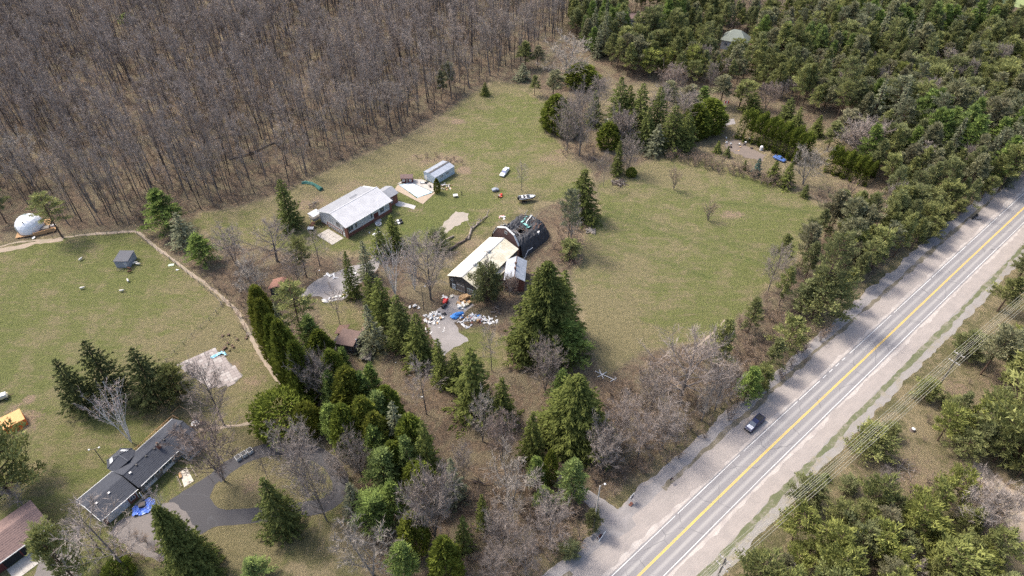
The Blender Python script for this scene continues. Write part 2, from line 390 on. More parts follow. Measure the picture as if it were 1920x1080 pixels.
def ribbon(name, line, o0, o1, z, mat, rag=(0, 0), seed=2, cols=1, gaps=None, parent=None, kind='structure'):
    Q, R, s = line; rr = np.random.default_rng(seed); n = len(Q); m = MB()
    def wob(a):
        w = rr.normal(size=n); w = np.convolve(w, [.25, .5, .25], 'same') + 0.9 * np.interp(np.arange(n), np.arange(0, n + 9, 9), rr.normal(size=len(np.arange(0, n + 9, 9)))); return w * a
    A, Bq = o0 + wob(rag[0]), o1 + wob(rag[1]); V = []
    for j in range(cols + 1):
        w = A + (Bq - A) * j / cols; V.append(Q + R * w[:, None])
    V = np.stack(V, 1)
    vs = [(p[0], p[1], z) for row in V for p in row]; k = cols + 1
    fs = [(i * k + j, i * k + j + 1, (i + 1) * k + j + 1, (i + 1) * k + j) for i in range(n - 1) for j in range(cols) if not (gaps and gaps(s[i]))]
    m.add(vs, fs); o = m.build(name, mat, parent)
    me = o.data; at = me.attributes.new('across', 'FLOAT', 'POINT'); at2 = me.attributes.new('along', 'FLOAT', 'POINT')
    at.data.foreach_set('value', np.stack([A + (Bq - A) * j / cols for j in range(k)], 1).ravel().astype(np.float32))
    at2.data.foreach_set('value', np.repeat(s, k).astype(np.float32))
    if kind: o['kind'] = kind
    return o
def asphalt(name, base=(0.198, 0.186, 0.186), tracks=True):
    m, nt, out = new_mat(name); p = pos(nt)
    a = N(nt, 'ShaderNodeAttribute'); a.attribute_name = 'across'; al = N(nt, 'ShaderNodeAttribute'); al.attribute_name = 'along'
    fin = noise(nt, 5, 4, 0.8, p); med = noise(nt, 0.25, 5, 0.6, p)
    vec = N(nt, 'ShaderNodeCombineXYZ'); nt.links.new(a.outputs['Fac'], vec.inputs[0]); nt.links.new(math_(nt, 'MULTIPLY', al.outputs['Fac'], 0.04), vec.inputs[1])
    streak = noise(nt, 2.2, 5, 0.7, vec.outputs[0])
    col = mix(nt, ramp(nt, streak, 0.3, 0.7), base, tuple(x * 0.8 for x in base))
    if tracks:                                     # paler strip between the wheel tracks of each lane
        off = math_(nt, 'ABSOLUTE', math_(nt, 'SUBTRACT', math_(nt, 'ABSOLUTE', a.outputs['Fac']), 1.78))
        pale = math_(nt, 'MULTIPLY', math_(nt, 'SUBTRACT', 1.0, ramp(nt, off, 0.05, 0.62)), ramp(nt, streak, 0.2, 0.75, 0.45, 1.0))
        col = mix(nt, pale, col, (0.345, 0.325, 0.30))
    col = mix(nt, math_(nt, 'MULTIPLY', med, 0.35), col, tuple(x * 1.35 for x in base))
    # sealed and open cracks across the lanes
    mp = N(nt, 'ShaderNodeMapping'); nt.links.new(p, mp.inputs[0]); v = N(nt, 'ShaderNodeTexVoronoi'); v.feature = 'DISTANCE_TO_EDGE'; v.inputs['Scale'].default_value = 0.14
    dis = N(nt, 'ShaderNodeVectorMath', operation='ADD'); nz = N(nt, 'ShaderNodeTexNoise'); nz.inputs['Scale'].default_value = 0.5; nt.links.new(p, nz.inputs['Vector'])
    nt.links.new(p, dis.inputs[0]); nt.links.new(nz.outputs['Color'], dis.inputs[1]); nt.links.new(dis.outputs[0], v.inputs['Vector'])
    crack = math_(nt, 'MULTIPLY', math_(nt, 'SUBTRACT', 1.0, ramp(nt, v.outputs['Distance'], 0.0, 0.016)), ramp(nt, med, 0.42, 0.55, 0, 0.8))
    col = mix(nt, crack, col, (0.07, 0.07, 0.075))
    col = mix(nt, 0.22 if tracks else .12, col, mix(nt, fin, (0.06, 0.06, 0.06), (0.42, 0.40, 0.40) if tracks else (.16, .155, .155)))
    finish(nt, out, col, 0.85, fin, 0.3, 0.02, spec=0.25); return m
def gravel(name, c, c2, c3=None, sc_=1.0, weeds=None, speck=0.25):
    m, nt, out = new_mat(name); p = pos(nt)
    a = N(nt, 'ShaderNodeAttribute'); a.attribute_name = 'across'; al = N(nt, 'ShaderNodeAttribute'); al.attribute_name = 'along'
    vec = N(nt, 'ShaderNodeCombineXYZ'); nt.links.new(a.outputs['Fac'], vec.inputs[0]); nt.links.new(math_(nt, 'MULTIPLY', al.outputs['Fac'], 0.05), vec.inputs[1])
    fin = noise(nt, 3.5 * sc_, 5, 0.8, p); med = noise(nt, 0.35 * sc_, 5, 0.65, p); streak = noise(nt, 1.6, 5, 0.75, vec.outputs[0])
    col = mix(nt, ramp(nt, math_(nt, 'MULTIPLY', math_(nt, 'ADD', med, streak), 0.5), 0.38, 0.62), c, c2)
    if c3: col = mix(nt, ramp(nt, streak, 0.55, 0.72), col, c3)
    if weeds: col = mix(nt, ramp(nt, math_(nt, 'ADD', math_(nt, 'MULTIPLY', fin, 0.4), math_(nt, 'MULTIPLY', med, 0.6)), 0.5, 0.6), col, weeds)
    col = mix(nt, speck, col, mix(nt, fin, (0.05, 0.045, 0.04), (0.62, 0.58, 0.55)))
    finish(nt, out, col, 0.95, fin, 0.5, 0.06, spec=0.15); return m
_i = np.linspace(0, len(RL) - 1, len(RL) * 2 - 1); _x = np.arange(len(RL))
RLINE = (np.stack([np.interp(_i, _x, RL[:, k]) for k in (0, 1)], 1), np.stack([np.interp(_i, _x, RN[:, k]) for k in (0, 1)], 1), np.interp(_i, _x, RS))
g_sh = gravel('shoulder_gravel', (0.285, 0.245, 0.220), (0.222, 0.193, 0.175), (0.34, 0.30, 0.265))
g_old = gravel('old_grey_track', (0.225, 0.208, 0.205), (0.165, 0.152, 0.150))
g_strip = gravel('verge_turf', (0.075, 0.090, 0.034), (0.105, 0.110, 0.050), (0.17, 0.15, 0.10), weeds=(.21, .185, .15), speck=.1)
g_brown = gravel('dead_verge', (0.105, 0.09, 0.058), (0.14, 0.118, 0.08), (0.19, 0.165, 0.13), weeds=(.23, .2, .17), speck=.1)
g_track = gravel('weedy_gravel_track', (0.215, 0.2, 0.185), (0.165, 0.15, 0.138), weeds=(0.20, 0.17, 0.10))
ribbon('gravel_shoulder', RLINE, -12.3, -3.4, 0.005, g_sh, (.45, 0), 3, 6)
ribbon('old_track', RLINE, -11.9, -9.1, 0.009, g_old, (.3, .12), 4, 3)
ribbon('grass_strip', RLINE, -9.6, -8.75, 0.013, g_brown, (.24, .26), 5, 3, gaps=lambda s: 120 < s < 148)
ribbon('gravel_shoulder', RLINE, 3.2, 7.9, 0.005, g_sh, (0, .12), 6, 4)
ribbon('gravel_track', RLINE, 7.5, 10.7, 0.009, g_track, (.1, .3), 7, 3)
ribbon('grass_strip', RLINE, 7.7, 8.9, 0.013, g_strip, (.2, .28), 8, 3)
ribbon('road', RLINE, -3.72, 3.62, 0.017, asphalt('road_asphalt'), (.05, .04), 9, 10)
def paint(name, c, worn=0.62):
    m, nt, out = new_mat(name); p = pos(nt); f = noise(nt, 3, 4, 0.8, p)
    finish(nt, out, mix(nt, ramp(nt, f, worn, worn + 0.08), c, (0.30, 0.29, 0.28)), 0.6, spec=0.3); return m
pw, py_ = paint('white_line_paint', (0.66, 0.65, 0.62), 0.56), paint('yellow_line_paint', (0.72, 0.47, 0.06), 0.66)
rl = MB()
ribbon('edge_line', RLINE, -3.41, -3.29, 0.022, pw, (.012, .012), 10, 1, gaps=lambda s: int(s) % 23 == 7 or 200 < s < 214 and int(s) % 3 == 0)
ribbon('edge_line', RLINE, 3.17, 3.29, 0.022, pw, (.012, .012), 11)
ribbon('centre_line', RLINE, -0.20, -0.07, 0.022, py_, (.008, .008), 12)
ribbon('centre_line', RLINE, 0.07, 0.20, 0.022, py_, (.008, .008), 13)
g_spray = gravel('washed_out_stone', (0.42, 0.38, 0.345), (0.32, 0.28, 0.25), (0.46, 0.42, 0.385), weeds=(0.30, 0.26, 0.24))
ribbon('loose_stone_edge', RLINE, -4.6, -3.8, 0.013, g_spray, (.3, .03), 14, 2)
ribbon('loose_stone_edge', RLINE, 3.75, 4.35, 0.013, g_spray, (.03, .22), 15, 2)

g_dirt = gravel('trodden_dirt', (0.29, 0.215, 0.145), (0.20, 0.15, 0.10), (0.33, 0.26, 0.18), weeds=(0.19, 0.16, 0.085))
g_grey = gravel('grey_yard_gravel', (0.235, 0.215, 0.21), (0.17, 0.155, 0.15))
a_dark = asphalt('dark_drive_asphalt', (0.050, 0.048, 0.052), False)
a_brown = gravel('worn_parking_asphalt', (0.105, 0.088, 0.080), (0.078, 0.066, 0.060), (0.125, 0.108, 0.095))
TRAIL = [(-120, 480), (0, 463), (29, 454), (95, 449), (155, 440), (251, 433), (262, 437), (284, 457), (315, 480), (360, 514), (413, 553), (440, 577), (460, 613), (483, 657), (520, 713), (550, 757), (575, 800)]
ribbon('dirt_path', smooth_line(W(TRAIL), 0.5), -0.45, 0.45, 0.006, g_dirt, (.17, .17), 21, 3)
ribbon('dirt_path', smooth_line(W([(372, 806), (400, 803), (427, 799), (460, 795), (492, 790)]), 0.7), -0.35, 0.35, 0.007, g_dirt, (.18, .18), 22, 2)
ribbon('dirt_path', smooth_line(W([(-60, 480), (0, 470), (40, 462), (95, 452), (120, 447)]), 0.7), -1.1, 0.9, 0.005, g_dirt, (.3, .3), 23, 3)
ribbon('dirt_path', smooth_line(W([(1300, 655), (1330, 630), (1360, 600)]), 0.7), -0.3, 0.3, 0.006, g_dirt, (.2, .2), 24, 2)
ribbon('driveway', smooth_line(W([(404, 898), (425, 877), (465, 853), (500, 843), (540, 841), (588, 847), (622, 868), (640, 900), (636, 930), (608, 948), (567, 955), (500, 964), (440, 970), (404, 972)]), 0.6), -1.75, 1.75, 0.006, a_dark, (.07, .07), 25, 4)
sheet('driveway', [(318, 938), (367, 906), (397, 888), (412, 880), (420, 893), (402, 910), (393, 933), (408, 952), (436, 958), (436, 982), (400, 988), (372, 1005), (330, 1040), (290, 1000)], 0.011, a_dark, 0.10, 0.9, seed=3)
sheet('parking_area', [(262, 957), (300, 944), (322, 940), (352, 965), (372, 1000), (345, 1040), (300, 1052), (240, 1030), (205, 1000), (225, 975)], 0.016, a_brown, 0.3, 0.8, seed=4)
sheet('driveway', [(847, 552), (872, 556), (888, 572), (868, 590), (853, 606), (862, 622), (880, 640), (850, 652), (832, 668), (815, 640), (804, 618), (800, 604), (818, 585)], 0.006, g_grey, 0.35, 1.2, seed=6)
sheet('parking_area', [(560, 555), (591, 527), (613, 516), (640, 505), (665, 498), (690, 492), (705, 470), (716, 470), (712, 500), (690, 520), (665, 540), (650, 560), (624, 565), (596, 556)], 0.006, g_grey, 0.3, 1.2, seed=7)
sheet('driveway', [(1060, 890), (1098, 916), (1120, 928), (1157, 954), (1182, 966), (1192, 985), (1160, 1010), (1136, 1000), (1128, 982), (1118, 962), (1100, 945), (1060, 915), (1020, 893)], 0.010, g_grey, 0.15, 1.0, seed=8)
sheet('gravel_path', [(818, 433), (838, 412), (855, 397), (880, 399), (877, 412), (852, 425), (836, 440), (822, 441)], 0.006, gravel('pale_gravel', (0.30, 0.25, 0.20), (0.23, 0.2, 0.155)), 0.4, 1.0, seed=9)
sheet('dirt_track', [(1795, 890), (1830, 868), (1855, 880), (1885, 910), (1925, 935), (2050, 1010), (2080, 1100), (1940, 1100), (1910, 1020), (1885, 970), (1870, 925), (1840, 905)], 0.006, g_dirt, 0.5, 1.2, seed=10)
sheet('gravel_road', [(1345, 228), (1378, 222), (1378, 233), (1348, 236)], 0.006, g_grey, 0.3, 1.5, seed=11)
sheet('garden_bed', [(1362, 264), (1380, 262), (1404, 275), (1436, 291), (1430, 301), (1402, 296), (1378, 288), (1360, 276)], 0.006, gravel('dug_earth', (0.085, 0.058, 0.042), (0.125, 0.088, 0.062)), 0.6, 1.2, seed=12)
sheet('meadow', [(1870, -30), (1980, -30), (1990, 8), (1925, 16), (1890, 12), (1872, 4)], 0.006, gravel('bright_pasture', (0.21, 0.27, 0.06), (0.16, 0.22, 0.05)), 0.8, 3, seed=13)
sheet('asphalt_apron', [(-40, 1095), (60, 1085), (108, 1000), (150, 985), (150, 1080), (120, 1180), (-60, 1190)], 0.006, a_brown, 0.4, 1.0, seed=14)
# ------------------------------------------------------------------ tree kinds
BARK = lambda n, c, c2: M(n, c, c2, 2.5, 0.95, fine=0.3)
bk_grey = BARK('bark_grey', (0.17, 0.145, 0.13), (0.10, 0.085, 0.075))
bk_dark = BARK('bark_dark', (0.085, 0.07, 0.062), (0.05, 0.042, 0.038))
bk_pale = BARK('bark_pale', (0.22, 0.20, 0.185), (0.13, 0.115, 0.10))
bk_birch = BARK('bark_birch', (0.68, 0.66, 0.63), (0.42, 0.40, 0.37))
bk_pine = BARK('bark_pine', (0.115, 0.075, 0.052), (0.06, 0.044, 0.035))
tw_grey = leaf_mat('twigs_grey', (0.185, 0.155, 0.136), (0.337, 0.290, 0.256), (0.254, 0.207, 0.179), 0.5, 0.0, 0.3)
tw_brown = leaf_mat('twigs_brown', (0.185, 0.132, 0.094), (0.347, 0.264, 0.194), None, 0, 0.0, 0.3)
tw_pale = leaf_mat('twigs_pale', (0.202, 0.172, 0.148), (0.364, 0.325, 0.277), None, 0, 0.0, 0.25)
tw_red = leaf_mat('twigs_reddish', (0.19, 0.145, 0.12), (0.31, 0.25, 0.215), None, 0, 0.0, 0.25)
tw_birch = leaf_mat('twigs_birch', (0.26, 0.20, 0.18), (0.46, 0.40, 0.37), None, 0, 0.0, 0.2)
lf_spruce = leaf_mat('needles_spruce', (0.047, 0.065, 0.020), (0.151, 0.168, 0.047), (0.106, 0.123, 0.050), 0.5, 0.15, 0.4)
lf_dark = leaf_mat('needles_dark', (0.026, 0.036, 0.016), (0.075, 0.085, 0.036), None, 0, 0.15, 0.3)
lf_blue = leaf_mat('needles_blue', (0.039, 0.072, 0.060), (0.098, 0.150, 0.124), None, 0, 0.15, 0.2)
lf_grey = leaf_mat('needles_grey_green', (0.111, 0.121, 0.072), (0.222, 0.228, 0.142), None, 0, 0.15, 0.3)
lf_pine = leaf_mat('needles_pine', (0.108, 0.122, 0.046), (0.308, 0.315, 0.118), (0.172, 0.186, 0.094), 0.75, 0.25, 0.45)
lf_pine2 = leaf_mat('needles_pine_dull', (0.134, 0.137, 0.078), (0.316, 0.309, 0.176), (0.211, 0.183, 0.120), 0.5, 0.25, 0.4)
lf_sun = leaf_mat('needles_yellow_green', (0.125, 0.142, 0.041), (0.361, 0.377, 0.109), (0.186, 0.202, 0.092), 0.6, 0.3, 0.35)
lf_white = leaf_mat('needles_white_pine', (0.089, 0.128, 0.039), (0.267, 0.341, 0.091), (0.198, 0.236, 0.105), 0.4, 0.25, 0.3)
lf_cedar = leaf_mat('scales_cedar', (0.068, 0.090, 0.019), (0.203, 0.236, 0.043), (0.194, 0.180, 0.036), 0.4, 0.2, 0.3)
VIRT = {}
def shaft(m, H, r0, lean, n=6, top=0.98, rng=None, kinks=5):
    pts, rad = [], []
    ph = rng.uniform(0, 6.28)
    for i in range(kinks + 1):
        t = i / kinks; pts.append((lean[0] * t * H + 0.012 * H * math.sin(ph + 4 * t) * t, lean[1] * t * H + 0.012 * H * math.cos(ph + 3 * t) * t, H * top * t)); rad.append(r0 * (1 - t) ** 0.8 + 0.02)
    m.tube(pts, rad, n); return pts, rad
def along(pts, t):
    x = t * (len(pts) - 1); i = min(int(x), len(pts) - 2); f = x - i
    return np.array(pts[i]) * (1 - f) + np.array(pts[i + 1]) * f
def make_spruce(seed, H=16.0, R=3.3, mat=None, gap=0.0, base=0.05, dens=1.0, droop=0.28, power=0.85):
    rng = np.random.default_rng(seed); tr, cr = MB(), MB()
    pts, _ = shaft(tr, H, 0.2, (0, 0), rng=rng)
    z = base * H
    while z < H * 0.985:
        t = z / H; r = R * (1 - t) ** power * (0.9 + 0.2 * rng.random()); nb = max(4, int((5 + 7 * (1 - t)) * dens)); a0 = rng.uniform(0, 6.28)
        for b in range(nb):
            if rng.random() < gap: continue
            a = a0 + 6.283 * b / nb + rng.normal(0, .14); L = max(0.25, r * rng.uniform(0.55, 1.2) * (1 + .13 * math.sin(a * 2 + seed) + .1 * math.sin(z * 1.7 + seed))); bt = rng.random() * 0.35
            ns = max(5, int(10 * L)); u = rng.uniform(0.08, 1.0, ns) ** 0.75
            dx, dy = math.cos(a), math.sin(a)
            zz = z - droop * L * u * 1.5 + droop * 0.75 * L * u * u
            sp = 0.42 * L * u * (1.05 - u) * 2 * rng.uniform(-1, 1, ns) * 0.55
            Bp = np.stack([pts[0][0] + dx * L * u - dy * sp, dy * L * u + dx * sp, zz + rng.normal(0, .05, ns)], 1)
            D = np.stack([dx * 0.8 - dy * sp * 2.2 + rng.normal(0, .35, ns), dy * 0.8 + dx * sp * 2.2 + rng.normal(0, .35, ns), rng.normal(-0.25, .2, ns)], 1)
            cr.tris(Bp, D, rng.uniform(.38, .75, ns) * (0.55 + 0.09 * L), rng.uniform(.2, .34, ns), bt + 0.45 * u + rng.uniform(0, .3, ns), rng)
        z += (0.30 + 0.30 * (1 - t)) / max(dens, .6) * rng.uniform(.8, 1.2)
    cr.tris(np.tile([[0, 0, H * 0.95]], (6, 1)), np.array([[0, 0, 1]] * 6) + rng.normal(0, .25, (6, 3)), np.full(6, 0.7), np.full(6, .16), .6, rng)
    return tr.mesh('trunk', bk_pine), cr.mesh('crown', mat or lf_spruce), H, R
def clump(cr, c, r, n, rng, flat=0.6, L=0.5, wd=0.17, tint=0.4, up=0.5):
    d = rng.normal(size=(n, 3)); d /= np.linalg.norm(d, axis=1, keepdims=True)
    Bp = np.array(c) + d * np.array([r, r, r * flat]) * rng.uniform(.35, 1, (n, 1))
    D = d * np.array([1, 1, .8]) + np.array([0, 0, up])
    cr.tris(Bp, D, rng.uniform(.6, 1.2, n) * L, rng.uniform(.7, 1.3, n) * wd, tint + 0.28 * d[:, 2] * 0 + rng.uniform(-.2, .2, n), rng)
def make_pine(seed, H=14.0, R=3.0, mat=None, base=0.35, nb=34, cl=55, flat=0.55, shape='round', tuft=0.5, trunk=0.17, dead=6, bark=None, asym=0.25):
    rng = np.random.default_rng(seed); tr, cr = MB(), MB()
    pts, _ = shaft(tr, H * 0.97, trunk, (rng.normal(0, .02), rng.normal(0, .02)), rng=rng)
    ax = rng.uniform(0, 6.28)
    for b in range(nb):
        t = base + (1 - base) * ((b + rng.random()) / nb) ** 0.85; q = (t - base) / (1 - base)
        env = {'round': math.sqrt(max(0.04, 1 - (1.35 * q - 0.42) ** 2 / 0.95)), 'cone': (1.02 - q) ** 0.75, 'flat': 0.55 + 0.5 * math.sin(min(1, q * 1.05) * 2.7)}[shape]
        a = b * 2.4 + rng.normal(0, .35); L = max(.35, R * env * rng.uniform(.55, 1.1) * (1 + asym * math.cos(a - ax)))
        p0 = along(pts, t); rise = (.12 + .5 * q) * L * rng.uniform(.6, 1.3) if shape != 'cone' else (.02 + .35 * q) * L * rng.uniform(.5, 1.4)
        end = p0 + np.array([math.cos(a) * L, math.sin(a) * L, rise])
        midp = (p0 + end) / 2 + np.array([0, 0, -0.06 * L])
        tr.tube([p0, midp, end], [0.05 + .012 * L, .035 + .006 * L, .02], 3, cap=False)
        tn = rng.choice([rng.uniform(0, .35), rng.uniform(.4, 1.0)]); n = int(cl * (.55 + .3 * L)); u = rng.uniform(.3, 1.08, n) ** .8; d0 = (end - p0) / max(np.linalg.norm(end - p0), .01)
        w = (.12 + .26 * np.sin(np.clip(u, 0, 1) * 2.6)) * (.55 + .14 * L)
        Bp = p0 + (end - p0) * u[:, None] + rng.normal(0, 1, (n, 3)) * w[:, None] * np.array([1, 1, flat])
        cr.tris(Bp, d0 * .7 + rng.normal(0, .5, (n, 3)) + np.array([0, 0, .55]), rng.uniform(.6, 1.25, n) * tuft, rng.uniform(.7, 1.3, n) * .18, tn + .25 * (u - .6) + rng.uniform(-.2, .25, n), rng)
    for b in range(dead):
        t = rng.uniform(.15, base + .1); a = rng.uniform(0, 6.28); L = rng.uniform(.4, 1.0) * R * .6; p0 = along(pts, t)
        tr.tube([p0, p0 + np.array([math.cos(a) * L, math.sin(a) * L, rng.uniform(-.2, .3) * L])], [.035, .012], 3, cap=False)
    return tr.mesh('trunk', bark or bk_pine), cr.mesh('crown', mat or lf_pine), H, R
def make_cedar(seed, H=10.0, R=2.0, mat=None, n=4200, prof='column'):
    rng = np.random.default_rng(seed); tr, cr = MB(), MB(); shaft(tr, H * .9, .14, (0, 0), rng=rng)
    t = rng.random(n) ** 0.9; a = rng.uniform(0, 6.283, n)
    if prof == 'column': env = np.minimum(1, (1.0 - t) * 2.0 + .03) ** .62 * np.minimum(1, .68 + t * 2.5)
    elif prof == 'round': env = np.sqrt(np.maximum(.01, 1 - (1.7 * t - .72) ** 2))
    else: env = (1.02 - t) ** .75
    k = rng.integers(0, 10 ** 6); lump = 1 + .11 * np.sin(a * 5 + t * 9 + k) + .09 * np.sin(a * 9 - t * 23 + 2 * k) + .06 * np.sin(a * 3 + t * 41)
    r = R * env * lump * rng.uniform(.62, 1.03, n) ** .6
    Bp = np.stack([np.cos(a) * r, np.sin(a) * r, t * H * .97 + .05], 1)
    D = np.stack([np.cos(a) * .6, np.sin(a) * .6, np.full(n, .75)], 1) + rng.normal(0, .4, (n, 3))
    cr.tris(Bp, D, rng.uniform(.3, .62, n), rng.uniform(.2, .34, n), .35 + .3 * np.sin(a * 5 + t * 17 + k) * .7 + rng.uniform(-.2, .35, n), rng)
    return tr.mesh('trunk', bk_pine), cr.mesh('crown', mat or lf_cedar), H, R
def make_bare(seed, H=17.0, R=3.0, bark=None, twig=None, fork=0.45, limbs=10, sub=5, tw=9, up=1.0, r0=0.17, stems=1, spread=0.5, tl=0.95, twd=0.045, lean=0.02):
    """leafless broadleaf: trunk and limbs are tubes, the finest twigs thin blades"""
    rng = np.random.default_rng(seed); tr, cr = MB(), MB(); TB, TD, TL, TT = [], [], [], []
    for s in range(stems):
        if stems == 1: ln = (rng.normal(0, lean), rng.normal(0, lean))
        else:
            aa = 6.283 * s / stems + rng.normal(0, .3); sp = spread * rng.uniform(.35, .75); ln = (math.cos(aa) * sp * R / H, math.sin(aa) * sp * R / H)
        Hs = H * (1 if s == 0 else rng.uniform(.72, 1))
        pts, rad = shaft(tr, Hs, r0 / stems ** .4, ln, 5, .96, rng)
        nl = max(3, int(limbs / stems ** .6))
        for b in range(nl):
            t = fork + (.97 - fork) * (b + rng.random()) / nl; a = b * 2.4 + rng.normal(0, .5); q = (t - fork) / (1 - fork)
            p0 = along(pts, t); L = (R * (1.15 - .55 * q) * rng.uniform(.7, 1.1)); 
            d0 = np.array([math.cos(a), math.sin(a), up * rng.uniform(.7, 1.5)]); d0 /= np.linalg.norm(d0)
            L = L / max(.35, math.hypot(d0[0], d0[1])) * .8; L = min(L, (H - p0[2]) * 1.15 + .5)
            p1 = p0 + d0 * L * .5 + rng.normal(0, .07 * L, 3); p2 = p0 + d0 * L + np.array([0, 0, .12 * L]) + rng.normal(0, .08 * L, 3)
            rr0 = max(.03, r0 * (1 - t) ** .8 * .62 / stems ** .3)
            tr.tube([p0, p1, p2], [rr0, rr0 * .6, .018], 4, cap=False)
            for c in range(sub):
                u = .3 + .7 * (c + rng.random()) / sub; q0 = (p0 + (p1 - p0) * u * 2) if u < .5 else (p1 + (p2 - p1) * (u - .5) * 2)
                dd = d0 * .8 + rng.normal(0, .55, 3) + np.array([0, 0, .25]); dd /= np.linalg.norm(dd); l2 = L * rng.uniform(.28, .5)
                q1 = q0 + dd * l2
                cr.tube([q0, q1], [max(.02, rr0 * .38), .012], 3, tint=.25, cap=False)
                for k in range(tw):
                    f = rng.uniform(.2, 1.0); TB.append(q0 + (q1 - q0) * f); g = dd * .9 + rng.normal(0, .6, 3) + np.array([0, 0, .3]); TD.append(g); TL.append(tl * rng.uniform(.5, 1.2)); TT.append(rng.uniform(0, 1))
                    TB.append(TB[-1] + g / np.linalg.norm(g) * TL[-1] * .45); TD.append(g + rng.normal(0, .6, 3)); TL.append(tl * rng.uniform(.35, .8)); TT.append(rng.uniform(.3, 1))
        for k in range(tw * 3):
            f = rng.uniform(fork, 1); TB.append(along(pts, f)); TD.append(rng.normal(0, .7, 3) + np.array([0, 0, .9])); TL.append(tl * rng.uniform(.6, 1.3)); TT.append(rng.random())
    cr.tris(np.array(TB), np.array(TD), np.array(TL), np.full(len(TB), twd), np.array(TT), rng)
    return tr.mesh('trunk', bark or bk_grey), cr.mesh('crown', twig or tw_grey), H, R
KINDS = {
 'forest': [make_bare(100 + i, 18, (2.3, 3.0, 3.9)[i % 3], fork=(.55, .45, .35)[i % 3], limbs=(9, 12, 14)[i % 3], sub=5, tw=8, up=(1.8, 1.4, 1.1)[i % 3], r0=(.14, .19, .26)[i % 3], tl=1.1, twd=.052, bark=bk_dark if i % 2 else bk_grey, lean=.035) for i in range(9)],
 'bare': [make_bare(200 + i, 12, 3.8, fork=.14, limbs=36, sub=8, tw=10, up=1.0, r0=.13, stems=(1, 2, 3)[i % 3], spread=.7, tl=.75, twd=.03) for i in range(4)],
 'bare_thin': [make_bare(220 + i, 12, 2.6, fork=.3, limbs=18, sub=6, tw=8, up=.8, r0=.09, tl=.7, twd=.026) for i in range(3)],
 'oak': [make_bare(240 + i, 12, 5.6, bark=bk_grey, fork=.2, limbs=22, sub=8, tw=11, up=.6, r0=.3, tl=1.0, twd=.04) for i in range(2)],
 'round': [make_bare(260 + i, 7, 3.4, twig=tw_grey, fork=.12, limbs=26, sub=8, tw=12, up=1.0, r0=.13, stems=4, spread=.9, tl=.75, twd=.04) for i in range(3)],
 'reddish': [make_bare(280 + i, 8, 3.2, twig=tw_red, fork=.18, limbs=36, sub=8, tw=11, up=.9, r0=.1, stems=2, spread=.6, tl=.6, twd=.03) for i in range(3)],
 'silver': [make_bare(300 + i, 10, 3.6, bark=bk_pale, twig=tw_pale, fork=.15, limbs=16, sub=7, tw=10, up=.8, r0=.17, stems=2, spread=.8, tl=.85, twd=.05) for i in range(3)],
 'birch': [make_bare(320 + i, 13, 3.0, bark=bk_birch, twig=tw_birch, fork=.35, limbs=14, sub=3, tw=5, up=2.2, r0=.13, stems=8, spread=1.0, tl=.9, twd=.035) for i in range(2)],
 'shrub': [make_bare(340 + i, 3.0, 1.5, twig=tw_brown, fork=.05, limbs=10, sub=4, tw=4, up=1.5, r0=.05, stems=5, spread=1.0, tl=.6, twd=.028) for i in range(3)],
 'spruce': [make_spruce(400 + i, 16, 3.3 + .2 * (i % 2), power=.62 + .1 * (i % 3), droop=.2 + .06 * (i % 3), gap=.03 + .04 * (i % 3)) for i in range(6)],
 'open_spruce': [make_spruce(460 + i, 14, 3.9, power=.72, droop=.12, gap=.07, dens=.95, base=.1, mat=lf_dark) for i in range(3)],
 'young_spruce': [make_spruce(420 + i, 7, 2.0, droop=.12, dens=1.0) for i in range(2)],
 'blue_spruce': [make_spruce(430 + i, 7, 2.2, mat=lf_blue, droop=.1) for i in range(2)],
 'grey_spruce': [make_spruce(440 + i, 14, 3.0, mat=lf_grey, gap=.12, dens=.85, droop=.34) for i in range(3)],
 'giant_spruce': [make_spruce(450 + i, 22, 5.6, droop=.26, dens=1.7, power=.62) for i in range(2)],
 'pine': [make_pine(500 + i, 13, 2.9, base=.30 + .06 * (i % 3), nb=38 + 4 * (i % 3), cl=84, flat=.8, shape=('cone', 'round', 'cone', 'cone')[i % 4], tuft=.62, asym=.4, mat=lf_pine2 if i % 3 == 2 else None) for i in range(8)],
 'young_pine': [make_pine(580 + i, 9, 2.7, base=.3, nb=34, cl=80, flat=.8, shape='round', tuft=.5, asym=.4, mat=lf_sun if i != 2 else None, trunk=.12) for i in range(5)],
 'tall_pine': [make_pine(520 + i, 18, 3.0, base=.42, nb=44, cl=66, shape='round', dead=10, mat=lf_grey if i == 2 else None) for i in range(3)],
 'white_pine': [make_pine(540 + i, 14, 3.3, mat=lf_white, base=.15, nb=78, cl=66, flat=.5, shape='cone', tuft=.5, dead=2, asym=.2) for i in range(4)],
 'bushy_pine': [make_pine(560 + i, 8, 3.2, base=.08, nb=70, cl=66, flat=.7, shape='round', dead=0) for i in range(3)],
 'cedar': [make_cedar(600 + i, 10, 1.9) for i in range(3)],
 'round_cedar': [make_cedar(620 + i, 6, 3.6, prof='round', n=5200) for i in range(2)],
}
def make_tree(kind, x, y, h=None, r=None, rz=None, label=None, cat='tree', name=None, group=None, idx=None, rr=random.Random(5)):
    arr = KINDS[kind]; tr, cr, H, R = arr[rr.randrange(len(arr)) if idx is None else idx % len(arr)]
    h = h or H; r = r or R * h / H
    root = thing(name or 'tree', x, y, rr.uniform(0, 6.283) if rz is None else rz, label, cat, group)
    root.scale = (r / R, r / R, h / H)
    for me, nm in ((tr, 'trunk'), (cr, 'crown')):
        o = bpy.data.objects.new(nm, me); COL.objects.link(o); o.parent = root
    return root
FIXED = []       # spots already taken by a tree of its own
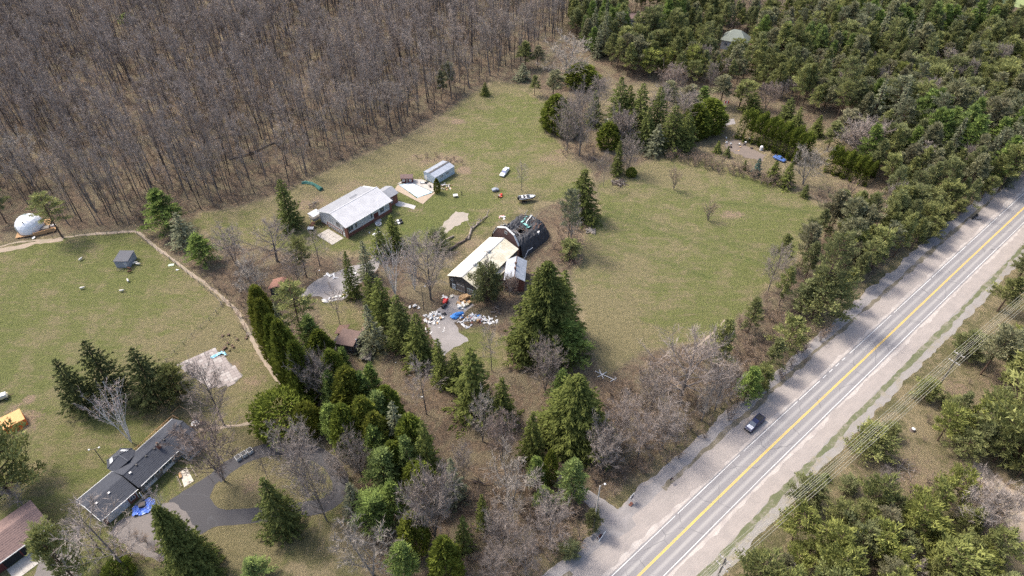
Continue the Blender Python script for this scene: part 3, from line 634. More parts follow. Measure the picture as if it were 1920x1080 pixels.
def T(kind, bx, bot, top, wid, label, name, idx=None, skirt=None):
    """kind, base x, lowest and highest visible y, crown width, all as surveyed on the photo"""
    sk = {'forest': 0, 'open_spruce': .35, 'bare': 0, 'bare_thin': 0, 'oak': 0, 'birch': 0, 'silver': 0, 'reddish': 0, 'round': .15, 'shrub': .35, 'pine': .1, 'tall_pine': 0}.get(kind, .55) if skirt is None else skirt
    by = bot - sk * wid / 2
    X, Y = G(bx, by); d = proj(X, Y)[2]
    h = max(1.0, top_z(X, Y, top)); r = wid / 2 * d / FX * (1.18 if 'spruce' in kind or 'cedar' in kind else 1.05)
    FIXED.append((X, Y, r)); return make_tree(kind, X, Y, h, r, label=label, name=name, idx=idx)
# ------------------------------------------------------------------ trees one can point to
TR = [
 # left side
 ('spruce', 547, 440, 334, 52, 'tall dark spruce standing alone on the lawn left of the white-roofed house', 'spruce_tree'),
 ('white_pine', 315, 450, 358, 78, 'broad bright green pine, uppermost of the pines by the bend of the dirt path', 'pine_tree'),
 ('grey_spruce', 350, 472, 398, 54, 'dull green pine, middle one of the pines beside the dirt path bend', 'pine_tree'),
 ('white_pine', 385, 510, 438, 66, 'lowest of the three pines beside the bend of the dirt path', 'pine_tree'),
 ('tall_pine', 117, 445, 362, 52, 'thin pine with green top right beside the white dome', 'pine_tree'),
 ('silver', 62, 350, 262, 74, 'pale silvery leafless tree in the wood above the white dome', 'bare_tree'),
 ('pine', 12, 420, 330, 40, 'dark pine at the edge of the wood, left of the white dome', 'pine_tree'),
 ('open_spruce', 165, 782, 672, 74, 'leftmost of the three dark conifers on the lawn above the charcoal-roofed bungalow', 'spruce_tree'),
 ('open_spruce', 222, 764, 638, 82, 'middle and tallest of the dark conifers on the lawn above the charcoal-roofed bungalow', 'spruce_tree'),
 ('open_spruce', 300, 770, 652, 84, 'right one of the three dark conifers, next to the tiled pool slab', 'spruce_tree'),
 ('bushy_pine', 340, 762, 690, 54, 'low bushy conifer between the dark conifers and the tiled slab', 'pine_tree'),
 ('birch', 247, 830, 738, 62, 'white multi-stemmed birch leaning behind the charcoal-roofed bungalow', 'birch_tree'),
 ('bare', 420, 797, 690, 84, 'leafless tree at the lower corner of the tiled slab', 'bare_tree'),
 ('reddish', 421, 902, 803, 104, 'wide leafless tree beside the concrete walk and the curved driveway', 'bare_tree'),
 ('bushy_pine', 18, 955, 822, 112, 'large olive green pine cut by the left edge above the red garage', 'pine_tree'),
 ('bare_thin', 50, 955, 915, 50, 'small leafless tree at the ridge end of the red garage', 'bare_tree'),
 ('bushy_pine', 138, 1100, 1000, 62, 'bushy pine in front of the red garage apron', 'pine_tree'),
 ('bare_thin', 245, 1078, 962, 118, 'big leafless tree at the bottom left before the parking area', 'bare_tree'),
 ('bare_thin', 196, 1040, 962, 60, 'leafless tree at the gable corner of the bungalow garage wing', 'bare_tree'),
 ('giant_spruce', 374, 1100, 946, 84, 'large yellowish green conifer below the parking area', 'spruce_tree'),
 ('birch', 318, 984, 930, 34, 'small pale birch at the edge of the parking area', 'birch_tree'),
 ('spruce', 533, 1016, 896, 82, 'solitary spruce in front of the driveway loop', 'spruce_tree'),
 ('bare_thin', 507, 908, 848, 30, 'thin crooked leafless tree on the lawn island', 'bare_tree'),
 ('bare', 580, 932, 812, 80, 'leafless tree on the right side of the driveway loop, upper of two', 'bare_tree'),
 ('bare', 613, 977, 862, 84, 'leafless tree on the right side of the driveway loop, lower of two', 'bare_tree'),
 ('round_cedar', 538, 824, 752, 96, 'round clipped cedar at the head of the driveway loop', 'cedar_bush'),
 ('round_cedar', 582, 822, 762, 44, 'small cedar tucked behind the round one at the driveway loop', 'cedar_bush'),
 ('white_pine', 484, 1098, 1050, 60, 'small pine whose top shows at the bottom edge left of centre', 'pine_tree'),
 ('round_cedar', 232, 1096, 1058, 44, 'small round bush at the bottom edge in front of the leafless tree', 'cedar_bush'),
 ('white_pine', 630, 842, 758, 62, 'blue green pine behind the driveway loop next to the green pipe', 'pine_tree'),
 # dividing row from the path to the bottom
 ('cedar', 510, 650, 536, 38, 'cedar at the top of the long evergreen row, beside the dirt path', 'cedar_tree'),
 ('cedar', 524, 690, 560, 34, 'second cedar down the long evergreen row beside the path', 'cedar_tree'),
 ('cedar', 541, 715, 590, 34, 'third cedar down the long evergreen row beside the path', 'cedar_tree'),
 ('cedar', 560, 745, 600, 40, 'fourth cedar down the long evergreen row beside the path', 'cedar_tree'),
 ('cedar', 582, 765, 640, 36, 'fifth cedar down the long evergreen row beside the path', 'cedar_tree'),
 ('tall_pine', 572, 640, 530, 66, 'dull olive pine in front of the reddish shed roof', 'pine_tree'),
 ('grey_spruce', 540, 660, 566, 44, 'grey green pine between the cedars of the evergreen row', 'pine_tree'),
 ('white_pine', 596, 690, 590, 62, 'green pine in the evergreen row left of the ruined cabin', 'pine_tree'),
 ('cedar', 612, 700, 620, 40, 'dark cedar immediately left of the ruined cabin', 'cedar_tree'),
 ('white_pine', 562, 700, 610, 56, 'pine squeezed in the middle of the evergreen row', 'pine_tree'),
 ('round', 613, 764, 676, 66, 'round leafless tree enclosed by the evergreen row', 'bare_tree'),
 ('cedar', 642, 770, 658, 44, 'cedar right of the round leafless tree in the evergreen row', 'cedar_tree'),
 ('cedar', 668, 800, 690, 50, 'cedar below the ruined cabin in the evergreen row', 'cedar_tree'),
 ('white_pine', 690, 800, 700, 60, 'dense green pine below the ruined cabin', 'pine_tree'),
 ('white_pine', 722, 840, 735, 78, 'large green pine halfway down the evergreen row', 'pine_tree'),
 ('cedar', 696, 850, 745, 44, 'cedar left of the large green pine halfway down the row', 'cedar_tree'),
 ('grey_spruce', 752, 868, 750, 56, 'grey tinged pine on the right flank of the evergreen row', 'pine_tree'),
 ('cedar', 778, 880, 780, 50, 'olive cedar on the right flank of the evergreen row', 'cedar_tree'),
 ('spruce', 806, 912, 786, 50, 'spruce at the right edge of the evergreen row above the leafless dome-shaped tree', 'spruce_tree'),
 ('bare', 680, 902, 818, 50, 'leafless tree in the gap left of the bright green pine', 'bare_tree'),
 ('white_pine', 728, 936, 842, 88, 'bright green pine, upper one of the pair at lower centre left', 'pine_tree'),
 ('white_pine', 712, 1012, 924, 104, 'bright green pine, lower one of the pair at lower centre left', 'pine_tree'),
 ('grey_spruce', 668, 975, 905, 56, 'hazy olive pine left of the bright green pair', 'pine_tree'),
 ('cedar', 786, 935, 866, 46, 'dark cedar right of the upper bright green pine', 'cedar_tree'),
 ('grey_spruce', 852, 955, 858, 56, 'greyish spruce beside the leafless dome-shaped tree', 'spruce_tree'),
 ('round', 816, 1014, 908, 88, 'dome-shaped leafless tree right of the bright green pair', 'bare_tree'),
 ('silver', 700, 1078, 992, 96, 'silvery leafless tree below the bright green pair', 'bare_tree'),
 ('white_pine', 765, 1104, 1018, 72, 'green pine top at the bottom edge right of the silvery tree', 'pine_tree'),
 ('cedar', 840, 1104, 1010, 48, 'olive cedar at the bottom edge, centre', 'cedar_tree'),
 ('young_spruce', 872, 1042, 968, 40, 'yellow green young spruce above the bottom centre cedar', 'spruce_tree'),
 ('spruce', 906, 996, 926, 30, 'slim young spruce on the leaf-strewn strip near bottom centre', 'spruce_tree'),
 # middle row from the house to the road
 ('spruce', 716, 492, 425, 44, 'spruce nearest the lower corner of the white-roofed house', 'spruce_tree'),
 ('spruce', 741, 475, 402, 38, 'spruce beside the junk on the front lawn of the white-roofed house', 'spruce_tree'),
 ('grey_spruce', 690, 530, 450, 40, 'thin spruce at the gravel parking under the white-roofed house', 'spruce_tree'),
 ('spruce', 664, 566, 470, 36, 'narrow tall spruce on the lower side of the gravel parking', 'spruce_tree'),
 ('spruce', 700, 590, 510, 40, 'spruce hidden behind the row between parking and barn', 'spruce_tree'),
 ('spruce', 722, 625, 520, 56, 'broad spruce in the middle of the row between cabin and barn', 'spruce_tree'),
 ('spruce', 757, 668, 552, 60, 'spruce left of the white trash heap', 'spruce_tree'),
 ('spruce', 790, 694, 588, 58, 'spruce below the white trash heap', 'spruce_tree'),
 ('grey_spruce', 702, 672, 570, 56, 'grey drooping spruce overhanging the ruined cabin', 'spruce_tree'),
 ('spruce', 828, 730, 634, 44, 'small spruce at the bottom of the grey driveway', 'spruce_tree'),
 ('spruce', 856, 740, 660, 44, 'dark spruce touching the large one below the driveway', 'spruce_tree'),
 ('spruce', 888, 790, 652, 84, 'large deep green spruce below the driveway', 'spruce_tree'),
 ('spruce', 942, 806, 708, 56, 'spruce right of the large deep green one', 'spruce_tree'),
 ('bare_thin', 800, 777, 680, 62, 'leafless tree alone on the leaf-strewn strip', 'bare_tree'),
 ('silver', 905, 828, 748, 50, 'grey leafless tree in front of the large deep green spruce', 'bare_tree'),
 ('reddish', 940, 866, 786, 56, 'reddish brown leafless tree at the middle of the leaf-strewn slope', 'bare_tree'),
 ('spruce', 996, 872, 772, 54, 'spruce left of the layered giant spruce', 'spruce_tree'),
 ('giant_spruce', 1073, 856, 702, 112, 'giant layered spruce nearest the road', 'spruce_tree'),
 ('giant_spruce', 1020, 690, 488, 112, 'tallest spruce, standing right of the metal-roofed brick annex', 'spruce_tree'),
 ('spruce', 1052, 640, 505, 66, 'spruce merging with the tallest one on its right side', 'spruce_tree'),
 ('white_pine', 1062, 700, 596, 84, 'soft green pine at the foot of the tallest spruce', 'pine_tree'),
 ('bare', 1022, 735, 650, 62, 'leafless bushy tree below the tallest spruce', 'bare_tree'),
 ('white_pine', 1052, 770, 694, 60, 'green pine above the giant layered spruce', 'pine_tree'),
 ('bare_thin', 922, 696, 610, 42, 'thin leafless tree below the trash heap', 'bare_tree'),
 ('bushy_pine', 916, 580, 502, 58, 'pine growing against the front of the pale barn roof', 'pine_tree'),
 ('bare', 808, 562, 452, 92, 'wide leafless tree left of the barn front', 'bare_tree'),
 ('bare_thin', 780, 520, 440, 50, 'leafless tree behind the wide one left of the barn', 'bare_tree'),
 ('birch', 742, 556, 462, 56, 'white birch between the spruces and the barn', 'birch_tree'),
 ('birch', 778, 545, 470, 40, 'second white birch, nearer the barn', 'birch_tree'),
 ('bushy_pine', 820, 476, 432, 40, 'small round pine on the lawn left of the barn roof', 'pine_tree'),
 ('bare_thin', 918, 560, 470, 30, 'thin leafless tree rising before the barn roof', 'bare_tree'),
 ('reddish', 955, 556, 520, 36, 'low leafless shrub at the brick annex gable', 'bare_tree'),
 ('bare', 443, 498, 430, 54, 'dark leafless tree between the path pines and the white-roofed house', 'bare_tree'),
 ('oak', 520, 490, 422, 84, 'spreading leafless tree below the lone spruce', 'bare_tree'),
 ('tall_pine', 575, 520, 445, 40, 'thin dark pine above the reddish shed roof', 'pine_tree'),
 ('bare_thin', 600, 498, 440, 46, 'leafless tree at the patio corner of the white-roofed house', 'bare_tree'),
 ('bare', 560, 530, 470, 50, 'leafless tree with green underbrush near the lamp post', 'bare_tree'),
 ('silver', 486, 560, 488, 74, 'pale leafless tree leaning over the dirt path', 'bare_tree'),
 ('bare_thin', 638, 610, 540, 40, 'leafless tree between the parking and the ruined cabin', 'bare_tree'),
 ('bare_thin', 655, 545, 478, 30, 'thin white-stemmed tree on the gravel parking', 'bare_tree'),
 # right of the barn
 ('spruce', 1090, 425, 316, 62, 'dark double-topped spruce at the upper left corner of the hay field', 'spruce_tree'),
 ('tall_pine', 1064, 470, 352, 34, 'tall thin grey tree at the left edge of the hay field', 'pine_tree', 2),
 ('silver', 1070, 455, 380, 46, 'grey leafless tree at the left edge of the hay field', 'bare_tree'),
 ('bushy_pine', 1068, 490, 450, 38, 'low grey green pine at the foot of the tall thin tree', 'pine_tree'),
 ('bare_thin', 978, 358, 305, 28, 'leafless tree just above the boat', 'bare_tree'),
 ('bare_thin', 1131, 350, 286, 24, 'thin leafless tree left of the narrow spruce', 'bare_tree'),
 ('spruce', 1156, 334, 262, 28, 'narrow spruce at the top corner of the hay field', 'spruce_tree'),
 ('bare', 1176, 325, 262, 40, 'leafless tree right of the narrow spruce', 'bare_tree'),
 ('cedar', 1183, 334, 314, 16, 'small green bush beside the narrow spruce', 'cedar_tree'),
 ('cedar', 1042, 254, 178, 44, 'dense round-topped cedar at the right edge of the clearing', 'cedar_tree'),
 ('bare', 1063, 286, 190, 52, 'leafless tree with pale trunk before the round-topped cedar', 'bare_tree'),
 ('bare', 1086, 292, 168, 62, 'tallest leafless tree on the brown island at the clearing edge', 'bare_tree'),
 ('cedar', 1090, 172, 120, 50, 'yellow green cedar below the silvery poplar', 'cedar_tree'),
 ('silver', 1062, 155, 78, 98, 'wide silvery poplar at the back of the clearing', 'bare_tree'),
 ('spruce', 1155, 262, 142, 56, 'dark spruce, leftmost of the tall group around the far yard', 'spruce_tree'),
 ('spruce', 1194, 272, 154, 58, 'dark spruce, centre of the tall group around the far yard', 'spruce_tree'),
 ('spruce', 1226, 268, 160, 44, 'dark spruce, right one of the tall group around the far yard', 'spruce_tree'),
 ('spruce', 1255, 296, 195, 52, 'green spruce on the field side of the tall group', 'spruce_tree'),
 ('grey_spruce', 1228, 300, 232, 50, 'grey half-bare spruce at the top edge of the hay field', 'spruce_tree'),
 ('cedar', 1325, 258, 186, 50, 'dense dark cedar beside the small far road', 'cedar_tree'),
 ('cedar', 1300, 268, 196, 44, 'dark cedar left of the one beside the far road', 'cedar_tree'),
 ('bare', 1275, 250, 178, 60, 'leafless tree among the dark conifers of the far yard', 'bare_tree'),
 ('round', 1166, 275, 215, 50, 'leafless shrubby tree in front of the dark spruces', 'bare_tree'),
 ('spruce', 910, 183, 154, 16, 'tiny dark spruce at the far edge of the clearing', 'spruce_tree'),
 ('pine', 1036, 188, 132, 34, 'pine at the far right corner of the clearing', 'pine_tree'),
 ('pine', 1002, 180, 140, 22, 'slim pine at the far end of the clearing', 'pine_tree'),
 ('grey_spruce', 980, 160, 118, 34, 'dull pine bush at the very end of the clearing', 'pine_tree'),
 ('pine', 985, 130, 76, 36, 'green pine in the leafless wood behind the clearing', 'pine_tree'),
 ('pine', 1008, 128, 84, 30, 'second green pine in the leafless wood behind the clearing', 'pine_tree'),
 ('pine', 845, 175, 118, 26, 'pale green pine at the edge of the wood, left of the far clearing', 'pine_tree'),
 ('pine', 828, 190, 130, 20, 'thin green pine at the wood edge beside the tiny clearing bay', 'pine_tree'),
 ('white_pine', 242, 52, 24, 36, 'lone green conifer deep in the leafless wood at upper left', 'pine_tree'),
 ('white_pine', 460, 34, 14, 24, 'lone green conifer near the top edge of the leafless wood', 'pine_tree'),
 ('blue_spruce', 1417, 334, 297, 22, 'small blue spruce at the top of the hay field', 'spruce_tree'),
 ('young_spruce', 1447, 346, 302, 32, 'small green spruce right of the blue one', 'spruce_tree'),
 ('young_spruce', 1472, 358, 306, 34, 'second small green spruce right of the blue one', 'spruce_tree'),
 ('silver', 1505, 346, 278, 56, 'pale leafless tree beside the two small green spruces', 'bare_tree'),
 ('young_spruce', 1507, 374, 346, 20, 'tiny spruce at the field edge below the pale leafless tree', 'spruce_tree'),
 ('young_spruce', 1394, 322, 300, 14, 'tiny dark shrub left of the blue spruce', 'spruce_tree'),
 ('young_spruce', 1344, 290, 264, 18, 'small spruce in the far garden, left one', 'spruce_tree'),
 ('young_spruce', 1362, 298, 274, 16, 'small spruce in the far garden, right one', 'spruce_tree'),
 ('spruce', 1408, 222, 172, 36, 'spruce behind the left end of the long cedar hedge', 'spruce_tree'),
 ('spruce', 1474, 232, 182, 34, 'spruce behind the middle of the long cedar hedge', 'spruce_tree'),
 ('spruce', 1491, 248, 200, 28, 'small spruce behind the long cedar hedge', 'spruce_tree'),
 ('spruce', 1528, 262, 216, 32, 'spruce at the right end of the long cedar hedge', 'spruce_tree'),
 ('round', 1600, 300, 236, 76, 'tangle of a pale leafless tree among the far pines', 'bare_tree'),
 ('shrub', 1263, 360, 324, 26, 'faint leafless sapling in the upper hay field', 'shrub'),
 ('shrub', 1327, 419, 388, 30, 'dark leafless shrub in the middle of the hay field', 'shrub'),
 ('shrub', 1590, 372, 342, 24, 'leafless shrub right of the upper hay field corner', 'shrub'),
 # roadside
 ('bare', 1440, 545, 468, 56, 'leafless tree on the right edge of the hay field', 'bare_tree'),
 ('pine', 1460, 575, 498, 38, 'small pine beside the leafless tree at the field edge', 'pine_tree'),
 ('tall_pine', 1520, 598, 436, 56, 'tallest dark pine between the hay field and the road', 'pine_tree'),
 ('bushy_pine', 1532, 616, 510, 84, 'broad pine at the roadside below the tallest dark pine', 'pine_tree'),
 ('pine', 1498, 590, 520, 50, 'pine leaning at the field side of the roadside clump', 'pine_tree'),
 ('pine', 1402, 626, 558, 42, 'small thin pine at the lower right corner of the hay field', 'pine_tree'),
 ('pine', 1342, 700, 598, 56, 'pine with dead white branches at the bottom of the hay field', 'pine_tree'),
 ('silver', 1330, 705, 620, 38, 'dead white tree in front of the pine at the bottom of the hay field', 'bare_tree'),
 ('young_pine', 1470, 676, 598, 58, 'green pine at the edge of the road verge', 'pine_tree'),
 ('pine', 1438, 700, 632, 40, 'olive pine left of the green one at the road verge', 'pine_tree'),
 ('white_pine', 1394, 768, 686, 58, 'dark green bush pine on the verge above the pickup truck', 'pine_tree'),
 ('bushy_pine', 1425, 745, 690, 36, 'small olive bush pine right of the one above the pickup', 'pine_tree'),
 ('oak', 1272, 752, 640, 150, 'large spreading leafless tree at the bottom of the hay field', 'bare_tree'),
 ('bare', 1340, 770, 690, 70, 'leafless tree right of the large spreading one', 'bare_tree'),
 ('bare', 1212, 790, 700, 60, 'leafless tree left of the large spreading one', 'bare_tree'),
 ('bare', 1160, 840, 750, 64, 'leafless tree right of the giant layered spruce', 'bare_tree'),
 ('bare', 1240, 840, 760, 66, 'leafless tree with pale stems at the verge', 'bare_tree'),
 ('bare', 1195, 860, 790, 66, 'brushy leafless tree above the for-sale sign', 'bare_tree'),
 ('silver', 1315, 790, 715, 50, 'pale stemmed leafless tree nearest the road verge', 'bare_tree'),
 ('round', 1130, 880, 812, 70, 'leafless thicket tree right of the bottom centre pines', 'bare_tree'),
 # bottom centre
 ('white_pine', 1002, 925, 856, 48, 'light green pine at bottom centre, left of a small cedar', 'pine_tree'),
 ('cedar', 1030, 910, 844, 22, 'small bright cedar at bottom centre between two pines', 'cedar_tree'),
 ('white_pine', 1072, 960, 862, 68, 'light green pine beside the lamp post at the entrance', 'pine_tree'),
 ('white_pine', 1015, 965, 912, 48, 'yellow green pine below the small bright cedar', 'pine_tree'),
 ('silver', 958, 952, 868, 96, 'wide grey leafless tree at bottom centre', 'bare_tree'),
 ('bare', 940, 1036, 962, 72, 'grey leafless bush at the bottom centre', 'bare_tree'),
 ('bare', 1030, 1030, 940, 80, 'tangled leafless tree left of the entrance drive', 'bare_tree'),
 ('bare', 930, 1098, 1034, 66, 'leafless treetop at the bottom edge, centre', 'bare_tree'),
 ('bare', 985, 1086, 1010, 62, 'leafless tree at the bottom edge right of centre', 'bare_tree'),
 ('bushy_pine', 1068, 1052, 1024, 36, 'small green bush near the bottom of the entrance', 'pine_tree'),
 ('bushy_pine', 1108, 1002, 958, 30, 'green bush at the foot of the lamp post', 'pine_tree'),
 # east of the road
 ('pine', 1905, 530, 462, 60, 'pine right of the road at the right edge, upper one', 'pine_tree'),
 ('pine', 1870, 586, 520, 50, 'pine right of the road under the wires', 'pine_tree'),
 ('bushy_pine', 1808, 682, 628, 56, 'bushy pine beside the power pole', 'pine_tree'),
 ('bushy_pine', 1732, 760, 718, 44, 'low bush under the wires below the power pole', 'pine_tree'),
 ('bushy_pine', 1625, 866, 806, 74, 'round juniper bush under the wires, middle one', 'pine_tree'),
 ('bushy_pine', 1665, 830, 800, 30, 'small green bush touching the middle juniper', 'pine_tree'),
 ('bushy_pine', 1515, 964, 910, 62, 'lower juniper bush under the wires', 'pine_tree'),
 ('young_spruce', 1545, 905, 888, 22, 'small bush on the gravel edge above the lower juniper', 'spruce_tree'),
 ('bushy_pine', 1780, 780, 750, 44, 'small round bush right of the wires', 'pine_tree'),
 ('bushy_pine', 1588, 928, 900, 34, 'small bright bush between the junipers and the pine wood', 'pine_tree'),
 ('round', 1820, 1000, 930, 96, 'big grey leafless tree among the pines at lower right', 'bare_tree'),
 ('bare', 1630, 950, 890, 50, 'leafless tree at the edge of the lower right pines', 'bare_tree'),
 ('bushy_pine', 1898, 900, 735, 130, 'largest dark green pine at the right edge', 'pine_tree'),
 ('spruce', 1112, 245, 168, 40, 'dark spruce left of the tall group, behind the leafless island trees', 'spruce_tree'),
 ('cedar', 1140, 285, 230, 34, 'dark bush below the leftmost tall spruce', 'cedar_tree'),
 ('spruce', 1172, 262, 158, 52, 'dark spruce filling the gap left of the central tall one', 'spruce_tree'),
 ('spruce', 1208, 285, 200, 44, 'shorter dark spruce in front of the tall group', 'spruce_tree'),
 ('spruce', 1282, 290, 210, 44, 'dark spruce at the right end of the tall group', 'spruce_tree'),
 ('pine', 1248, 215, 150, 46, 'olive pine behind the tall group of the far yard', 'pine_tree'),
 ('pine', 1290, 215, 158, 44, 'olive pine behind the right end of the tall group', 'pine_tree'),
 ('white_pine', 1318, 215, 160, 40, 'green pine behind the dense dark cedar of the far road', 'pine_tree'),
 ('bare', 1235, 235, 168, 52, 'leafless tree between the dark spruces of the far yard', 'bare_tree'),
 ('bare', 1120, 210, 150, 52, 'leafless tree behind the island at the edge of the clearing', 'bare_tree'),
 ('reddish', 1255, 190, 128, 52, 'reddish leafless tree in front of the far pine wood', 'bare_tree'),
 ('reddish', 1435, 205, 160, 40, 'reddish leafless tree behind the long cedar hedge', 'bare_tree'),
 ('pine', 1350, 200, 140, 44, 'olive pine above the small far road', 'pine_tree'),
 ('pine', 1385, 205, 150, 40, 'olive pine right of the small far road', 'pine_tree'),
 ('pine', 1550, 285, 225, 46, 'pine between the two cedar hedges', 'pine_tree'),
 ('pine', 1575, 262, 205, 46, 'pine behind the tangle of the pale leafless tree', 'pine_tree'),
 ('round', 1640, 290, 240, 50, 'second pale tangle at the edge of the pine wood', 'bare_tree'),
 ('cedar', 1062, 262, 205, 34, 'cedar tucked behind the leafless island trees', 'cedar_tree'),
 ('white_pine', 716, 895, 800, 66, 'green pine between the evergreen row and the bright green pair', 'pine_tree'),
 ('cedar', 745, 905, 830, 40, 'cedar right behind the upper bright green pine', 'cedar_tree'),
 ('cedar', 660, 860, 760, 44, 'cedar on the driveway side of the evergreen row', 'cedar_tree'),
 ('white_pine', 634, 790, 690, 52, 'pine on the path side of the evergreen row, right of the round leafless tree', 'pine_tree'),
 ('white_pine', 654, 740, 650, 46, 'pine below the left wall of the ruined cabin', 'pine_tree'),
 ('bare', 640, 905, 850, 50, 'leafless tree between the driveway loop and the bright green pines', 'bare_tree'),
 ('bare', 870, 900, 840, 40, 'leafless tree right of the greyish spruce on the leafy slope', 'bare_tree'),
 ('white_pine', 708, 775, 680, 54, 'pine at the upper right flank of the evergreen row, right of the ruined cabin row', 'pine_tree'),
 ('cedar', 735, 815, 725, 42, 'cedar on the right flank of the evergreen row, above the large green pine', 'cedar_tree'),
 ('cedar', 716, 870, 775, 44, 'cedar in the core of the evergreen row, below the large green pine', 'cedar_tree'),
 ('white_pine', 770, 915, 815, 56, 'green pine at the lower right flank of the evergreen row', 'pine_tree'),
 ('cedar', 800, 950, 870, 42, 'cedar left of the greyish spruce near the dome-shaped leafless tree', 'cedar_tree'),
 ('white_pine', 745, 985, 900, 62, 'green pine between the bright green pair and the dome-shaped leafless tree', 'pine_tree'),
 ('cedar', 780, 1040, 965, 44, 'cedar under the dome-shaped leafless tree', 'cedar_tree'),
 ('pine', 1838, 705, 620, 60, 'olive pine right of the power pole with two crossarms', 'pine_tree'),
 ('pine', 1880, 745, 650, 74, 'large olive pine at the right edge above the biggest one', 'pine_tree'),
]
for q in TR: T(q[0], q[1], q[2], q[3], q[4], q[5], q[6], q[7] if len(q) > 7 else None)
# ------------------------------------------------------------------ woods: the nearest trees one by one, the rest as one mass
FX_ARR = np.array([f[:2] for f in FIXED]); FX_R = np.array([f[2] for f in FIXED])
def scatter(poly, s, seed, holes=(), jitter=.42, world_pts=False, clear=1.0):
    rng = np.random.default_rng(seed); pl = np.array(poly) if world_pts else W(poly)
    x0, y0 = pl.min(0); x1, y1 = pl.max(0)
    gx, gy = np.meshgrid(np.arange(x0, x1, s), np.arange(y0, y1, s)); gx = gx + (np.arange(gx.shape[0]) % 2)[:, None] * s / 2
    P = np.stack([gx.ravel(), gy.ravel()], 1) + rng.uniform(-jitter, jitter, (gx.size, 2)) * s
    P = P[inside(P, pl)]
    for h in holes: P = P[~inside(P, W(h))]
    if clear:
        d = np.sqrt(((P[:, None] - FX_ARR[None]) ** 2).sum(2)); P = P[(d > np.minimum(FX_R * .6, 3) * clear + .8).all(1)]
    return P
def in_view(P, h=15):
    u, v, d = proj(P[:, 0], P[:, 1]); u2, v2, _ = proj(P[:, 0], P[:, 1], h)
    return (u > -20) & (u < 1940) & (v2 < 1100) & (v > -25) & (P[:, 1] > 10)
def mass(name, P, H, Rr, kinds, seed, label=None, var=None):
    """the trees past the first three hundred: one object that sets copies of the tree meshes on its points"""
    rng = np.random.default_rng(seed); n = len(P)
    me = bpy.data.meshes.new(name); me.vertices.add(n)
    me.vertices.foreach_set('co', np.concatenate([P, np.zeros((n, 1))], 1).astype(np.float32).ravel())
    sc3 = np.stack([Rr, Rr, H], 1).astype(np.float32)
    a = me.attributes.new('size', 'FLOAT_VECTOR', 'POINT'); a.data.foreach_set('vector', sc3.ravel())
    a = me.attributes.new('turn', 'FLOAT', 'POINT'); a.data.foreach_set('value', rng.uniform(0, 6.283, n).astype(np.float32))
    a = me.attributes.new('which', 'INT', 'POINT'); a.data.foreach_set('value', (np.asarray(var) if var is not None else rng.integers(0, len(kinds), n)).astype(np.int32))
    o = bpy.data.objects.new(name, me); COL.objects.link(o); o['kind'] = 'stuff'
    if label: o['label'] = label
    ng = bpy.data.node_groups.new(name + '_nodes', 'GeometryNodeTree')
    ng.interface.new_socket('Geometry', in_out='INPUT', socket_type='NodeSocketGeometry'); ng.interface.new_socket('Geometry', in_out='OUTPUT', socket_type='NodeSocketGeometry')
    gi, go = ng.nodes.new('NodeGroupInput'), ng.nodes.new('NodeGroupOutput')
    ip = ng.nodes.new('GeometryNodeInstanceOnPoints'); J = ng.nodes.new('GeometryNodeJoinGeometry')
    for tr_o, cr_o in reversed(kinds):
        jj = ng.nodes.new('GeometryNodeJoinGeometry')
        for ob in (tr_o, cr_o):
            oi = ng.nodes.new('GeometryNodeObjectInfo'); oi.inputs['Object'].default_value = ob; oi.transform_space = 'ORIGINAL'
            ng.links.new(oi.outputs['Geometry'], jj.inputs[0])
        gt = ng.nodes.new('GeometryNodeGeometryToInstance'); ng.links.new(jj.outputs[0], gt.inputs[0]); ng.links.new(gt.outputs[0], J.inputs[0])
    def attr(nm, t):
        q = ng.nodes.new('GeometryNodeInputNamedAttribute'); q.data_type = t; q.inputs['Name'].default_value = nm; return q.outputs[0]
    ng.links.new(gi.outputs[0], ip.inputs['Points']); ng.links.new(J.outputs[0], ip.inputs['Instance']); ip.inputs['Pick Instance'].default_value = True
    ng.links.new(attr('which', 'INT'), ip.inputs['Instance Index']); ng.links.new(attr('size', 'FLOAT_VECTOR'), ip.inputs['Scale'])
    cx = ng.nodes.new('ShaderNodeCombineXYZ'); ng.links.new(attr('turn', 'FLOAT'), cx.inputs[2]); ng.links.new(cx.outputs[0], ip.inputs['Rotation'])
    ng.links.new(ip.outputs[0], go.inputs[0])
    md = o.modifiers.new('copies', 'NODES'); md.node_group = ng
    return o
SRC = {}
def src_of(kind):
    """the trunk and crown objects of the first placed tree of every shape of a kind"""
    if kind not in SRC:
        out = []
        for tr, cr, H, R in KINDS[kind]:
            t = next((o for o in bpy.data.objects if o.type == 'MESH' and o.data == tr), None); c = next((o for o in bpy.data.objects if o.type == 'MESH' and o.data == cr), None)
            if t: out.append((t, c, H, R))
        SRC[kind] = out
    return SRC[kind]
